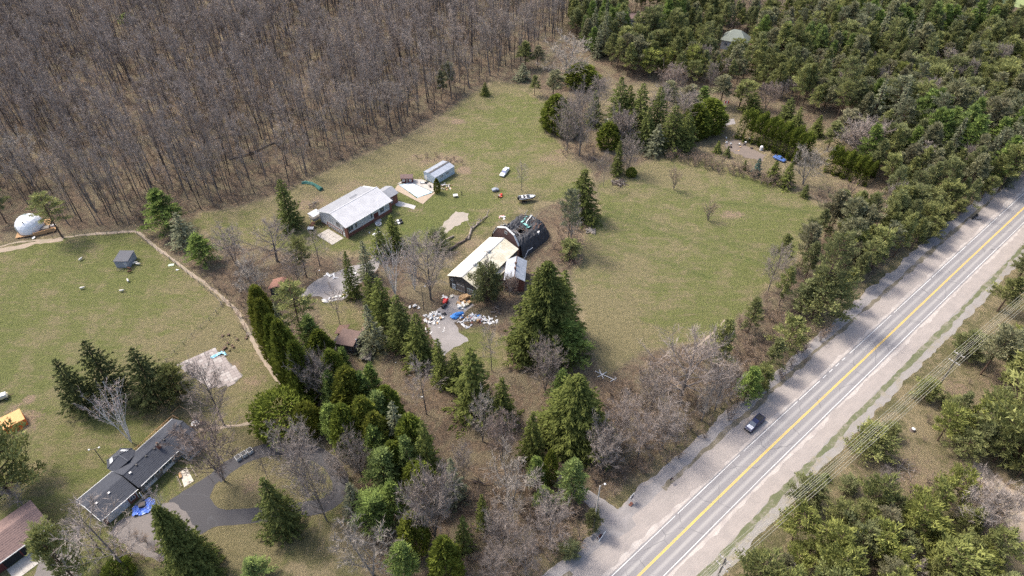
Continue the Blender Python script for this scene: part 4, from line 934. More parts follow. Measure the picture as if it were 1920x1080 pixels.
def grow(sets, limit, name, label, group, mass_name, mass_label, seed):
    """sets: (points, [kinds], (hmin, hmax), slim) ; the largest in the picture get a tree of their own"""
    rng = np.random.default_rng(seed); rr = random.Random(seed); A = []
    for P, kinds, (h0, h1), slim in sets:
        H = rng.uniform(h0, h1, len(P)) * (1 + .1 * np.sin(P[:, 0] * .06) * np.cos(P[:, 1] * .05)); K = rng.integers(0, len(kinds), len(P))
        for p, h, k in zip(P, H, K): A.append((p[0], p[1], h, kinds[k], slim))
    P = np.array([[a[0], a[1]] for a in A]); dep = proj(P[:, 0], P[:, 1])[2]; vis = in_view(P)
    size = np.array([a[2] for a in A]) / dep * np.where(vis, 1, .0)
    order = np.argsort(-size); rest = []
    for n_, i in enumerate(order):
        x, y, h, k, slim = A[i]; H, R = KINDS[k][0][2:4]
        if n_ < limit and vis[i]:
            make_tree(k, x, y, h, R * h / H * slim * rr.uniform(.85, 1.15), label=label, name=name, group=group, rr=rr)
        else: rest.append(i)
    ks = []; [ks.append(a[3]) for a in A if a[3] not in ks]
    src, base = [], {}
    for k in ks: base[k] = (len(src), len(src_of(k))); src += src_of(k)
    Hh, Rs, Wv = [], [], []
    for i in rest:
        x, y, h, k, slim = A[i]; b, m = base[k]; j = b + rr.randrange(m); H, R = src[j][2:4]
        Hh.append(h / H); Rs.append(h / H * slim * rr.uniform(.85, 1.2)); Wv.append(j)
    mass(mass_name, P[rest], np.array(Hh), np.array(Rs), [(s[0], s[1]) for s in src], seed, mass_label, Wv)
    print(name, 'own', len(A) - len(rest), 'mass', len(rest))
HARD = [(-520, 415), (-150, 420), (0, 408), (25, 398), (110, 400), (130, 432), (245, 424), (300, 395), (375, 398), (440, 388), (530, 358), (600, 322), (640, 300), (700, 275), (740, 262), (790, 232), (835, 206), (870, 180), (925, 146), (985, 130), (1010, 100), (1050, 80), (1065, 40), (1080, 0), (1090, -90), (-1100, -90)]
P1 = scatter(HARD, 4.3, 11)
nz_ = np.sin(P1[:, 0] * .09 + 1.3 * np.sin(P1[:, 1] * .05)) + np.sin(P1[:, 1] * .11 + np.sin(P1[:, 0] * .07) * 2) + .6 * np.sin(P1[:, 0] * .31) * np.sin(P1[:, 1] * .27)
P1 = P1[np.random.default_rng(1).random(len(P1)) < np.clip(.72 + .22 * nz_, .3, 1)]
P1b = scatter([(1060, -40), (1060, 30), (1200, 15), (1400, 40), (1560, 20), (1700, 50), (1700, -90), (1060, -90)], 6.0, 12)
grow([(P1[::3], ['forest'], (9, 15), .85), (np.concatenate([P1[1::3], P1[2::3]]), ['forest'], (16, 24), 1.0), (P1b, ['forest'], (13, 17), 1.0)], 225, 'bare_tree', 'tall leafless grey hardwood in the dense bare wood filling the upper left', 'leafless hardwoods of the upper left wood', 'leafless_wood', 'leafless grey hardwoods massed in the far part of the bare wood', 31)
PINE = [(1066, 60), (1085, 100), (1120, 112), (1150, 140), (1240, 150), (1330, 172), (1400, 170), (1500, 200), (1560, 235), (1640, 245), (1650, 290), (1600, 320), (1640, 350), (1665, 385), (1600, 415), (1560, 440), (1545, 480), (1590, 545), (1640, 505), (1690, 480), (1745, 448), (1775, 420), (1830, 400), (1850, 372), (1900, 345), (2010, 260), (2300, 60), (2500, -90), (1740, -90), (1700, 20), (1560, 20), (1400, 45), (1200, 10), (1070, 30)]
hole = [[(1172, 25), (1236, 25), (1240, 84), (1172, 84)], [(1340, 68), (1402, 68), (1405, 125), (1345, 125)], [(1385, 170), (1400, 160), (1545, 230), (1540, 290), (1500, 300), (1385, 240)], [(1855, -60), (2000, -60), (2000, 50), (1868, 52)],
        [(1775, 452), (1810, 425), (1850, 400), (1820, 385), (1790, 415)]]
P2 = scatter(PINE, 4.9, 13, hole)
EAST = [(1400, 1100), (1440, 1065), (1480, 1015), (1540, 990), (1600, 965), (1650, 925), (1700, 905), (1700, 850), (1720, 800), (1760, 790), (1820, 740), (1870, 680), (1920, 640), (2100, 520), (2300, 560), (2300, 1300), (1400, 1300)]
eh = [[(1750, 880), (1830, 850), (1900, 895), (1990, 960), (2080, 1110), (1900, 1160), (1850, 1050), (1830, 985), (1770, 940)], [(1590, 900), (1640, 880), (1720, 830), (1790, 850), (1810, 900), (1720, 960), (1600, 955)]]
P3 = scatter(EAST, 4.8, 14, eh)
P3b = scatter([(1890, 560), (1905, 500), (1960, 440), (2100, 330), (2200, 420), (2060, 520), (1960, 600)], 4.4, 15)
P2 = np.concatenate([P2, scatter([(1455, 500), (1540, 440), (1600, 405), (1700, 440), (1640, 500), (1575, 590), (1545, 560), (1480, 560)], 6.2, 19)])
rng_ = np.random.default_rng(3)
sel = rng_.random(len(P2)) < .90
nq = np.sin(P2[:, 0] * .045 + 2 * np.sin(P2[:, 1] * .03)) + np.sin(P2[:, 1] * .06 + 1.5) + rng_.normal(0, .5, len(P2))
A_, B_, C_ = sel & (nq > 1.15), sel & (nq < -1.1), sel & (nq <= 1.15) & (nq >= -1.1)
grow([(P2[C_], ['pine'] * 9 + ['tall_pine'], (10, 17), 1.05), (P2[A_], ['white_pine', 'tall_pine', 'pine', 'grey_spruce', 'white_pine'], (14, 22), 1.12), (P2[B_], ['pine', 'young_pine', 'bushy_pine', 'pine'], (7, 13), 1.1), (P3, ['young_pine', 'young_pine', 'young_pine', 'pine'], (7, 12), 1.12), (P3b, ['young_pine', 'pine'], (9, 12), 1.05)], 292,
     'pine_tree', 'olive green pine among the dense pine woods along both sides of the road', 'pines of the woods along the road', 'pine_wood', 'dense green pine wood filling the upper right background', 32)
# scattered leafless trees inside the pine woods
PB = np.concatenate([P2[~sel], scatter([(1150, 190), (1240, 150), (1400, 165), (1540, 220), (1640, 250), (1600, 300), (1540, 250), (1400, 200), (1240, 190)], 9, 16)])
for i, p in enumerate(PB[in_view(PB)][:36]):
    make_tree(('bare', 'forest', 'round')[i % 3], p[0], p[1], 7 + (i * 37 % 50) / 10, 3.0, label='leafless brown tree standing among the green pines at upper right', name='bare_tree', group='leafless trees inside the pine wood', rr=random.Random(i))
for i, p in enumerate(scatter(EAST, 17, 24, eh)[:16]):
    make_tree(('bare', 'silver', 'bare_thin')[i % 3], p[0], p[1], 6 + i % 4, 2.6, label='grey leafless tree standing among the yellow green pines right of the road', name='bare_tree', group='leafless trees among the eastern pines', rr=random.Random(i))
# brush: leafless thickets along the wood edges and on the slope above the road, too dense to count
BR = [([(1130, 860), (1110, 800), (1140, 740), (1200, 690), (1300, 670), (1400, 590), (1440, 560), (1510, 620), (1560, 620), (1500, 690), (1430, 740), (1380, 780), (1290, 850), (1230, 890), (1150, 930), (1110, 900)], 2.5, .85),
      ([(870, 1090), (880, 960), (920, 900), (1000, 880), (1100, 920), (1130, 960), (1120, 1000), (1060, 1060), (1030, 1100)], 2.6, 1.0),
      ([(1090, 420), (1045, 400), (1030, 470), (1060, 520), (1090, 500)], 2.6, .8), ([(1050, 275), (1120, 270), (1110, 298), (1050, 296)], 2.4, .6),
      ([(1255, 285), (1300, 290), (1400, 320), (1480, 345), (1490, 362), (1380, 335), (1250, 300)], 2.0, .8), ([(1510, 365), (1600, 350), (1660, 390), (1600, 410), (1540, 388)], 3.6, .7),
      ([(1545, 440), (1580, 545), (1640, 500), (1780, 420), (1870, 350), (1880, 335), (1780, 350), (1640, 420)], 2.8, .9),
      ([(430, 520), (470, 500), (510, 560), (500, 620), (470, 600)], 2.0, .9), ([(240, 425), (300, 400), (400, 395), (530, 362), (640, 305), (740, 262), (835, 210), (850, 190), (800, 215), (600, 308), (400, 380), (240, 410)], 2.6, .7),
      ([(380, 510), (430, 530), (450, 560), (480, 640), (470, 650), (420, 560), (370, 520)], 3.0, .7), ([(780, 296), (800, 288), (866, 302), (876, 316), (850, 308), (790, 306)], 2.6, .5),
      ([(1560, 985), (1700, 900), (1800, 900), (1900, 1090), (1560, 1090)], 3.5, .9), ([(1640, 860), (1740, 780), (1860, 660), (1900, 600), (1920, 660), (1800, 760), (1700, 860)], 5.0, .6),
      ([(160, 985), (250, 1000), (330, 1045), (320, 1090), (180, 1090)], 2.6, .8), ([(620, 840), (650, 880), (690, 960), (660, 990), (640, 900)], 3.0, .9), ([(740, 700), (860, 900), (900, 1090), (860, 1090), (760, 860)], 5.0, .6)]
Q = []; S = []
for i, (pl, s, k) in enumerate(BR):
    p = scatter(pl, s, 50 + i, clear=0); Q.append(p); S.append(np.random.default_rng(i).uniform(.45, 1.15, len(p)) * k)
Q.append(scatter([(-200, 415), (0, 405), (245, 424), (530, 358), (700, 275), (835, 206), (925, 146), (1000, 60), (300, 60), (-600, 60)], 5.5, 70, clear=0)); S.append(np.random.default_rng(9).uniform(.5, 1.0, len(Q[-1])))
Q = np.concatenate(Q); S = np.concatenate(S)
sh = src_of('shrub'); print('brush', len(Q))
mass('brush', Q, S, S * 1.15, [(s[0], s[1]) for s in sh], 77, 'leafless grey brown undergrowth along the wood edges and road slope')
# clipped cedar hedges in the far garden
def hedge(pts, h, w, label, seed):
    line = W(pts); seg = np.linalg.norm(np.diff(line, axis=0), axis=1); cs = np.concatenate([[0], np.cumsum(seg)]); L = cs[-1]
    rng = np.random.default_rng(seed); n = int(L * h * 95); s = rng.uniform(0, L, n); cx = np.interp(s, cs, line[:, 0]); cy = np.interp(s, cs, line[:, 1]); c0 = line[0]
    a = rng.uniform(-.2, 3.34, n); hh = h * (1 + .12 * np.sin(s * 1.3) + .1 * np.sin(s * 3.1 + 1)); ww = w * (1 + .15 * np.sin(s * 2.1 + a))
    d = line[-1] - line[0]; d /= np.linalg.norm(d); nx, ny = d[1], -d[0]
    r = rng.uniform(.75, 1.03, n); off = np.cos(a) * ww * r; z = .08 * h + np.abs(np.sin(a)) ** .45 * hh * .95 * r * np.where(np.sin(a) > 0, 1, .1)
    z = np.minimum(z, hh) * np.where(np.abs(off) > .8 * ww, rng.uniform(.1, 1, n), 1)
    m = MB(); m.tris(np.stack([cx + nx * off - c0[0], cy + ny * off - c0[1], z], 1), np.stack([nx * np.cos(a), ny * np.cos(a), np.abs(np.sin(a)) + .4], 1) + rng.normal(0, .4, (n, 3)), rng.uniform(.4, .8, n), rng.uniform(.28, .45, n), .35 + .3 * np.sin(s * 1.9 + a * 2) + rng.uniform(-.1, .35, n), rng)
    root = thing('hedge', c0[0], c0[1], 0, label, 'hedge'); m.build('foliage', lf_cedar, root)
    st = MB(); 
    for q in np.arange(.8, L, 1.6):
        x, y = np.interp(q, cs, line[:, 0]) - c0[0], np.interp(q, cs, line[:, 1]) - c0[1]; st.tube([(x, y, 0), (x + .1, y, h * .7)], [.09, .03], 5)
    st.build('stem', bk_pine, root)
hedge([(1392, 250), (1440, 266), (1480, 284), (1508, 300)], 8.5, 5.2, 'long dark cedar hedge behind the far garden beds', 1)
hedge([(1552, 312), (1590, 326), (1632, 342)], 7, 4.2, 'shorter dark cedar hedge at the edge of the pine wood', 2)
# ------------------------------------------------------------------ buildings
white_metal = M('roof_white_metal', (0.43, 0.425, 0.43), (0.36, 0.355, 0.36), 0.5, 0.45, 0.0, 0.5, 0.10)
grey_shingle = M('roof_grey_shingle', (0.25, 0.255, 0.27), (0.21, 0.215, 0.23), 0.6, 0.85)
siding_white = M('siding_white', (0.58, 0.58, 0.58), (0.46, 0.46, 0.46), 0.8, 0.6)
brick_red = M('brick_red', (0.20, 0.085, 0.06), (0.14, 0.065, 0.05), 3.0, 0.9, bump=.4)
glass = M('window_glass', (0.10, 0.12, 0.14), (0.05, 0.06, 0.07), 1.0, 0.12, spec=0.8, fine=0.02)
dark_in = M('painted_opening_shade', (0.02, 0.02, 0.022), None, 1, 0.9)
trim_white = M('trim_white', (0.70, 0.70, 0.68), (0.6, 0.6, 0.58), 2, 0.5)
charcoal = M('roof_charcoal_shingle', (0.052, 0.056, 0.068), (0.040, 0.043, 0.053), 1.6, 0.9, fine=0.35, bump=.5)
maroon = M('siding_maroon', (0.11, 0.03, 0.028), (0.08, 0.025, 0.024), 1, 0.7)
brown_shingle = M('roof_brown_shingle', (0.20, 0.135, 0.118), (0.155, 0.105, 0.095), 1.6, 0.9, bump=.5)
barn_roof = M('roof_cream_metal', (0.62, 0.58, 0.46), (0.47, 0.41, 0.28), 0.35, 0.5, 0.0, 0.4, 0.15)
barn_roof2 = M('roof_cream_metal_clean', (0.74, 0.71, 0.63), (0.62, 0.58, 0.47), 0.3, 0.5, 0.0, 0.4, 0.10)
barn_wood = M('weathered_barn_board', (0.075, 0.070, 0.066), (0.12, 0.11, 0.10), 1.2, 0.9)
grey_wood = M('grey_weathered_wood', (0.20, 0.18, 0.16), (0.13, 0.115, 0.10), 1.5, 0.9)
fresh_wood = M('fresh_lumber', (0.42, 0.255, 0.13), (0.34, 0.20, 0.10), 2, 0.8)
rust = M('rusty_brown_metal', (0.13, 0.075, 0.055), (0.085, 0.055, 0.045), 1.4, 0.8)
blue_tin = M('roof_galvanised', (0.33, 0.35, 0.39), (0.25, 0.27, 0.30), 0.6, 0.4, 0.2, 0.5, 0.12)
blue_siding = M('siding_pale_blue', (0.46, 0.54, 0.60), (0.38, 0.45, 0.50), 0.7, 0.6)
concrete = M('pale_concrete', (0.40, 0.37, 0.33), (0.31, 0.28, 0.25), 0.8, 0.9, bump=.3)
stone_grey = M('field_stone', (0.22, 0.20, 0.18), (0.12, 0.11, 0.10), 2.5, 0.9, bump=.6)
gambrel_brown = M('siding_brown', (0.145, 0.085, 0.075), (0.115, 0.07, 0.062), 1.2, 0.8)
mesh_black = M('charred_black_roofing', (0.036, 0.037, 0.042), (0.06, 0.06, 0.066), 1.2, 0.75, bump=.8)
teal = M('teal_membrane', (0.16, 0.42, 0.38), (0.3, 0.5, 0.46), 2, 0.6)
white_p = M('white_plastic', (0.64, 0.63, 0.61), (0.50, 0.49, 0.48), 1, 0.5)
black_p = M('black_plastic', (0.022, 0.022, 0.025), None, 1, 0.5)
orange = M('orange_fabric', (0.75, 0.17, 0.03), (0.6, 0.12, 0.03), 1, 0.7)
peach = M('pale_orange_fabric', (0.62, 0.33, 0.13), (0.52, 0.27, 0.10), 1, 0.7)
blue_tarp = M('blue_tarpaulin', (0.05, 0.12, 0.45), (0.14, 0.24, 0.60), 2, 0.4, spec=.5)

def frame(A, Bp, C, z):
    a, b, c = G(*A, z), G(*Bp, z), G(*C, z); u = c - b; L = np.linalg.norm(u); u /= L
    w = np.array([-u[1], u[0]]); return b, math.atan2(u[1], u[0]), L, (a - b) @ w
def gable_body(L, Wd, e, ridge, ov, ovg, wall, root, name='wall', thick=.0, base=0.0):
    """closed walls up to the roof planes, local x along the ridge, y across"""
    x0, x1, y0, y1 = ovg, L - ovg, ov, Wd - ov; s = (ridge - e) / (Wd / 2); h0 = e + s * ov - .12; hr = ridge - .12; ym = Wd / 2
    vs = [(x, y, z) for x in (x0, x1) for y, z in ((y0, base), (y1, base), (y1, h0), (ym, hr), (y0, h0))]
    m = MB(); m.add(vs, [(4, 3, 2, 1, 0), (5, 6, 7, 8, 9), (0, 1, 6, 5), (1, 2, 7, 6), (2, 3, 8, 7), (3, 4, 9, 8), (4, 0, 5, 9)])
    return m.build(name, wall, root)
def roof_slope(L, Wd, e, ridge, side, mat, root, th=.14, x0=0.0, x1=None, name='roof'):
    x1 = L if x1 is None else x1; ym = Wd / 2
    pts = [(x0, 0, e), (x1, 0, e), (x1, ym, ridge), (x0, ym, ridge)] if side == 0 else [(x0, ym + .002, ridge), (x1, ym + .002, ridge), (x1, Wd, e), (x0, Wd, e)]
    m = MB(); m.slab(pts, th); return m.build(name, mat, root)
def seams(L, Wd, e, ridge, side, mat, parent, step=.6, h=.045, w=.05, name='roof_seam'):
    """raised seams from eave to ridge, one joined part"""
    m = MB(); ym = Wd / 2; x = step / 2
    while x < L:
        a, b = ((x, .02, e), (x, ym - .02, ridge)) if side == 0 else ((x, Wd - .02, e), (x, ym + .02, ridge))
        m.slab([(a[0] - w / 2, a[1], a[2] + h), (a[0] + w / 2, a[1], a[2] + h), (b[0] + w / 2, b[1], b[2] + h), (b[0] - w / 2, b[1], b[2] + h)][::1 if side == 0 else -1], h)
        x += step
    o = m.build(name, mat, parent); o['kind'] = 'stuff'; return o
def courses(L, Wd, e, ridge, side, mat, parent, step=.42, h=.035, rr=None):
    """shingle courses as low steps, one joined part"""
    m = MB(); ym = Wd / 2; n = int(math.hypot(ym, ridge - e) / step); rr = rr or random.Random(3)
    for i in range(n):
        t0, t1 = i / n, (i + .93) / n; x = rr.uniform(0, .5)
        y0, y1 = ym * t0, ym * t1; 
        if side: y0, y1 = Wd - y0, Wd - y1
        z0, z1 = e + (ridge - e) * t0 + h, e + (ridge - e) * t1 + h * .25
        while x < L - .2:
            x2 = min(L, x + rr.uniform(.7, 1.6)); dz = rr.uniform(-.012, .014)
            q = [(x, y0, z0 + dz), (x2 - .03, y0, z0 + dz), (x2 - .03, y1, z1 + dz), (x, y1, z1 + dz)]
            m.slab(q if not side else q[::-1], .03); x = x2
    o = m.build('shingle_course', mat, parent); o['kind'] = 'stuff'; return o
def window(root, x, y, z, w, h, face, frame_mat=trim_white, bars=1, cross=0, name='window', depth=.06, glass_mat=None, t=.09):
    """face: '-x', '-y', '+x', '+y' gives the wall it sits on, (x, y, z) its centre"""
    m = MB(); dx = face[1] == 'x'; sg = -1 if face[0] == '-' else 1
    def bx(mm, a, b, cw, ch, d, off=0.0):
        if dx: mm.box(x + sg * (d / 2 + off), y + a, z + b, d, cw, ch, base=False)
        else: mm.box(x + a, y + sg * (d / 2 + off), z + b, cw, d, ch, base=False)
    bx(m, -w / 2 + t / 2, 0, t, h, depth); bx(m, w / 2 - t / 2, 0, t, h, depth); bx(m, 0, h / 2 - t / 2, w - 2 * t, t, depth); bx(m, 0, -h / 2 + t / 2, w - 2 * t, t, depth)
    f = m.build(name, frame_mat, root); 
    p = MB(); bx(p, 0, 0, w - 2 * t - .004, h - 2 * t - .004, .02, .01); p.build('pane', glass_mat or glass, f)
    for i in range(bars):
        q = MB(); bx(q, -w / 2 + w * (i + 1) / (bars + 1), 0, .06, h - 2 * t, .03, .024); q.build('mullion', frame_mat, f)
    for i in range(cross):
        q = MB(); bx(q, 0, -h / 2 + h * (i + 1) / (cross + 1), w - 2 * t, .05, .024, .028); q.build('mullion', frame_mat, f)
    return f

# ---- white-roofed house
b, an, L, Wd = frame((586.6, 399.3), (648.1, 427.3), (735.6, 375.7), 4.4)
hs = thing('house', b[0], b[1], an, 'long white-sided house with a pale metal roof, left of the swimming pool', 'house')
e_, r_ = 4.4, 6.6
gable_body(L, Wd, e_, r_, .55, .35, siding_white, hs)
r0 = roof_slope(L, Wd, e_, r_, 0, white_metal, hs); r1 = roof_slope(L, Wd, e_, r_, 1, grey_shingle, hs, x1=L - 1.2)
seams(L, Wd, e_, r_, 0, white_metal, r0, .75, .03, .04); courses(L - 1.2, Wd, e_, r_, 1, grey_shingle, r1, .6, .03)
B('ridge_cap', white_metal, hs, (L / 2, Wd / 2, r_ - .02, L + .04, .3, .07))
B('fascia', trim_white, hs, (L / 2, -.045, e_ - .22, L + .1, .07, .24))
m = MB(); 
for k in (0, 1):
    ya, yb = (0, Wd / 2) if k == 0 else (Wd, Wd / 2)
    m.slab([(-.08, ya, e_ + .02), (-.002, ya, e_ + .02), (-.002, yb, r_ + .02), (-.08, yb, r_ + .02)][::1 if k == 0 else -1], .3)
m.build('bargeboard', trim_white, hs)
B('skylight_panel', M('roof_patch_grey', (0.16, 0.165, 0.18), None, 1, .7), hs, (11.2, Wd * .64, r_ - (Wd * .14) * (r_ - e_) / (Wd / 2) + .02, 2.7, 1.5, .06, 0))
B('brick_base', brick_red, hs, (L / 2, .52, 0, L - .72, .06, 1.25), (.32, Wd / 2, 0, .06, Wd - 1.14, .35))
B('brick_corner', brick_red, hs, (.3, .62, 0, .1, 1.5, e_ - .1), (.72, .5, 0, .86, .1, e_ - .1), (L - .7, .5, 0, .8, .1, e_ - .1))
B('brick_band', brick_red, hs, (.30, 6.3, 0, .12, 7.6, 1.75))
for i in range(6): window(hs, .235, 3.3 + i * 1.15, .95, .85, 1.15, '-x', bars=0, cross=1)
window(hs, .345, 4.3, 3.35, 1.9, 1.5, '-x', grey_wood, bars=1); window(hs, .345, 7.9, 3.45, 2.2, 2.1, '-x', bars=2, glass_mat=M('curtained_glass', (.42, .44, .46), None, 2, .3)); window(hs, .345, 11.0, 3.3, 1.8, 2.1, '-x', bars=1, glass_mat=_mc['curtained_glass'])
window(hs, .345, 1.95, 2.6, .8, 2.2, '-x', bars=0); 
dr = B('door', trim_white, hs, (.31, 1.95, 0, .08, .95, 1.3)); B('handle', black_p, dr, (.25, 2.25, .9, .05, .05, .16))
cg = _mc['curtained_glass']
for x, w in ((2.1, 2.0), (5.6, 1.5), (7.6, 1.5), (9.3, 1.5), (14.9, 1.8), (17.0, 1.6)): window(hs, x, .545, 2.75, w, 1.9, '-y', trim_white, bars=1, glass_mat=cg if int(x) % 2 else glass)
for x in (4.2, 10.5): window(hs, x, .545, 2.75, .9, 1.9, '-y', trim_white, bars=0)
d2 = B('door', maroon, hs, (12.3, .53, .1, 1.9, .06, 2.9)); B('handle', trim_white, d2, (12.9, .48, 1.2, .06, .05, .2)); B('door_step', concrete, hs, (12.3, -.1, 0, 2.4, 1.0, .18))
# rear wing, lower and set back
w0 = L + .02
m = MB(); y0, y1 = 2.6, 8.8; m.box(w0 + 2.3, (y0 + y1) / 2, 0, 4.5, y1 - y0 - .6, 3.3); m.build('wing_wall', brick_red, hs)
m = MB(); ym = (y0 + y1) / 2; m.slab([(w0 - 2.5, y0, 3.6), (w0 + 5, y0, 3.6), (w0 + 5, ym, 4.9), (w0 - 2.5, ym, 4.9)], .14); m.slab([(w0 - 2.5, ym + .002, 4.9), (w0 + 5, ym + .002, 4.9), (w0 + 5, y1, 3.6), (w0 - 2.5, y1, 3.6)], .14); m.build('wing_roof', grey_shingle, hs)
m = MB(); m.add([(w0 + 4.55, y0 + .3, 3.3), (w0 + 4.55, y1 - .3, 3.3), (w0 + 4.55, ym, 4.7), (w0 + 4.3, y0 + .3, 3.3), (w0 + 4.3, y1 - .3, 3.3), (w0 + 4.3, ym, 4.7)], [(0, 1, 2), (5, 4, 3), (0, 2, 5, 3), (1, 4, 5, 2)]); m.build('gable', siding_white, hs)
window(hs, w0 + 1.6, y0 + .295, 1.9, 1.6, 1.5, '-y', bars=1)
ch = B('chimney', M('dark_chimney', (.07, .06, .06), None, 2, .9), hs, (w0 - .4, ym + 1.4, 3.4, .9, .8, 2.4)); B('chimney_cap', grey_wood, ch, (w0 - .4, ym + 1.4, 5.8, 1.05, .95, .12))
# side porch on the left and terrace
po = B('porch_deck', grey_wood, hs, (-.2, Wd + .9, 1.4, 3.6, 2.6, .15)); B('porch_roof', white_metal, hs, (-.6, Wd + .7, 3.4, 3.4, 3.0, .12))
for x in (-1.9, 1.2): B('post', trim_white, hs, (x, Wd + 2.0, 0, .14, .14, 3.4))
for k in range(7): B('stair', maroon, hs, (-2.4 - k * .28, Wd - .4, 1.3 - k * .19, .27, 1.5, .06))
rl_ = B('railing', trim_white, hs, (-.2, Wd + 2.15, 2.35, 3.6, .06, .08), (-2.0, Wd + .9, 2.35, .06, 2.6, .08))
for k in range(9): B('baluster', trim_white, rl_, (-1.8 + k * .42, Wd + 2.15, 1.55, .05, .05, .8))
ter = thing('patio', b[0], b[1], an, 'pale concrete patio in front of the gable of the white-roofed house', 'patio')
for i in range(3):
    for j in range(5): B('slab', concrete, ter, (-1.2 - i * 1.5, 2.2 + j * 1.5, .005 + .01 * ((i + j) % 2), 1.44, 1.44, .05))
# ---- fenced line of the patio
fn = thing('wire_fence', b[0], b[1], an, 'thin wire fence around the patio of the white-roofed house', 'fence')
for k in range(7): fn_ = MB().tube([(-5.0, 1.2 + k * 1.5, 0), (-5.0, 1.2 + k * 1.5, 1.2)], .04, 5).build('fence_post', grey_wood, fn)
for z in (.5, 1.1): MB().tube([(-5.0, 1.2, z), (-5.0, 10.2, z)], .018, 4).build('rail', grey_wood, fn)

# ---- pale blue workshop beside the pool
b, an, L, Wd = frame((787, 325.8), (816, 333.3), (852.5, 311.7), 2.9)
bs = thing('workshop', b[0], b[1], an, 'pale blue workshop with a low metal roof and a dark ridge strip, beside the pool', 'shed')
gable_body(L, Wd, 2.9, 3.6, .12, .12, blue_siding, bs)
for k in (0, 1): r = roof_slope(L, Wd, 2.9, 3.6, k, blue_tin, bs, .1); seams(L, Wd, 2.9, 3.6, k, blue_tin, r, .7, .03, .04)
B('ridge_strip', M('ridge_dark', (.09, .085, .085), None, 2, .8), bs, (L / 2, Wd / 2, 3.59, L + .05, .75, .05))
for x in (3.2, 6.0): window(bs, x, .115, 1.9, 1.5, 1.0, '-y', trim_white, bars=1)
dd = B('door', trim_white, bs, (.09, 4.7, 0, .06, .9, 2.0)); B('handle', black_p, dd, (.04, 5.0, .95, .05, .05, .14))
sdm = MB()
for i in range(18): sdm.box(.1, .3 + i * .3, 0, .035, .05, 2.7)
for i in range(30): sdm.box(.25 + i * .31, .1, 0, .05, .035, 2.75)
o = sdm.build('siding_batten', blue_siding, bs); o['kind'] = 'stuff'

# ---- small maroon playhouse
p = G(764, 340); ph = thing('playhouse', p[0], p[1], math.radians(2), 'tiny maroon playhouse with two white-framed windows, left of the pale blue workshop', 'shed')
B('wall', maroon, ph, (0, 0, 0, 3.9, 2.2, 1.9)); m = MB(); m.slab([(-2.15, -1.35, 2.0), (2.15, -1.35, 2.0), (2.15, 0, 2.9), (-2.15, 0, 2.9)], .08); m.slab([(-2.15, .002, 2.9), (2.15, .002, 2.9), (2.15, 1.35, 2.0), (-2.15, 1.35, 2.0)], .08); m.build('roof', brown_shingle, ph)
for x in (-1.15, 1.15): window(ph, x, -1.105, 1.1, .8, .8, '-y', bars=1, cross=1)
dd = B('door', grey_wood, ph, (0, -1.12, 0, .7, .05, 1.7)); B('handle', black_p, dd, (.25, -1.16, .8, .04, .04, .1))

# ---- pool with its deck
pl = thing('swimming_pool', *G(778, 362), 0, 'drained outdoor swimming pool filled with white cover sheeting, ringed by a pale deck', 'pool')
o_ = G(778, 362)
def loc(pts, z=0): return [(G(x, y)[0] - o_[0], G(x, y)[1] - o_[1], z) for x, y in pts]
deckp = [(741, 355), (768, 336), (785, 336), (822, 348), (813, 360), (792, 383), (760, 368)]
poolp = [(748, 347), (771, 343), (811, 361), (783, 371)]
m = MB(); m.slab([(x, y, .1) for x, y, _ in loc([(740, 356), (746, 346), (781, 372), (812, 362), (820, 352), (816, 362), (793, 383)])], .12); m.build('deck', M('tan_paving', (.34, .27, .20), (.27, .215, .165), 1.2, .9), pl)
m = MB(); m.slab([(x, y, .09) for x, y, _ in loc([(745, 345), (760, 335), (792, 337), (826, 350), (812, 360), (771, 342)])], .11); m.build('deck', concrete, pl)
ring = loc(poolp); cx, cy = np.mean([q[0] for q in ring]), np.mean([q[1] for q in ring])
cop = MB(); n = 4
for i in range(4):
    a, c = np.array(ring[i]), np.array(ring[(i + 1) % 4]); ai, ci = a * .94 + np.array([cx, cy, 0]) * .06, c * .94 + np.array([cx, cy, 0]) * .06
    cop.slab([(a[0], a[1], .17), (c[0], c[1], .17), (ci[0], ci[1], .17), (ai[0], ai[1], .17)], .17)
cop.build('coping', M('pool_blue_rim', (.38, .58, .72), (.6, .7, .78), 1.5, .5), pl)
def crumple(root, name, mat, poly, z, amp, step, seed, drop=0.0):
    """a wrinkled sheet cut to a polygon"""
    rng = np.random.default_rng(seed); P = np.array([q[:2] for q in poly]); x0, y0 = P.min(0); x1, y1 = P.max(0)
    nx, ny = max(2, int((x1 - x0) / step)), max(2, int((y1 - y0) / step)); X, Y = np.meshgrid(np.linspace(x0, x1, nx + 1), np.linspace(y0, y1, ny + 1))
    Z = rng.normal(0, amp, X.shape); Z = Z + amp * np.sin(X * 2.3 + seed) + amp * np.cos(Y * 2.9 + X)
    ok = inside(np.stack([X.ravel(), Y.ravel()], 1), P).reshape(X.shape); m = MB(); idx = -np.ones(X.shape, int); vs = []
    fs = []
    for j in range(ny):
        for i in range(nx):
            if ok[j:j + 2, i:i + 2].sum() >= 3:
                for jj, ii in ((j, i), (j, i + 1), (j + 1, i + 1), (j + 1, i)):
                    if idx[jj, ii] < 0: idx[jj, ii] = len(vs); vs.append((X[jj, ii], Y[jj, ii], z + max(-z + .02, Z[jj, ii] + amp * 1.5)))
                fs.append((idx[j, i], idx[j, i + 1], idx[j + 1, i + 1], idx[j + 1, i]))
    m.add(vs, fs); return m.build(name, mat, root)
crumple(pl, 'pool_cover', white_p, [(a[0] * .95 + cx * .05, a[1] * .95 + cy * .05) for a in ring], .06, .07, .35, 4)
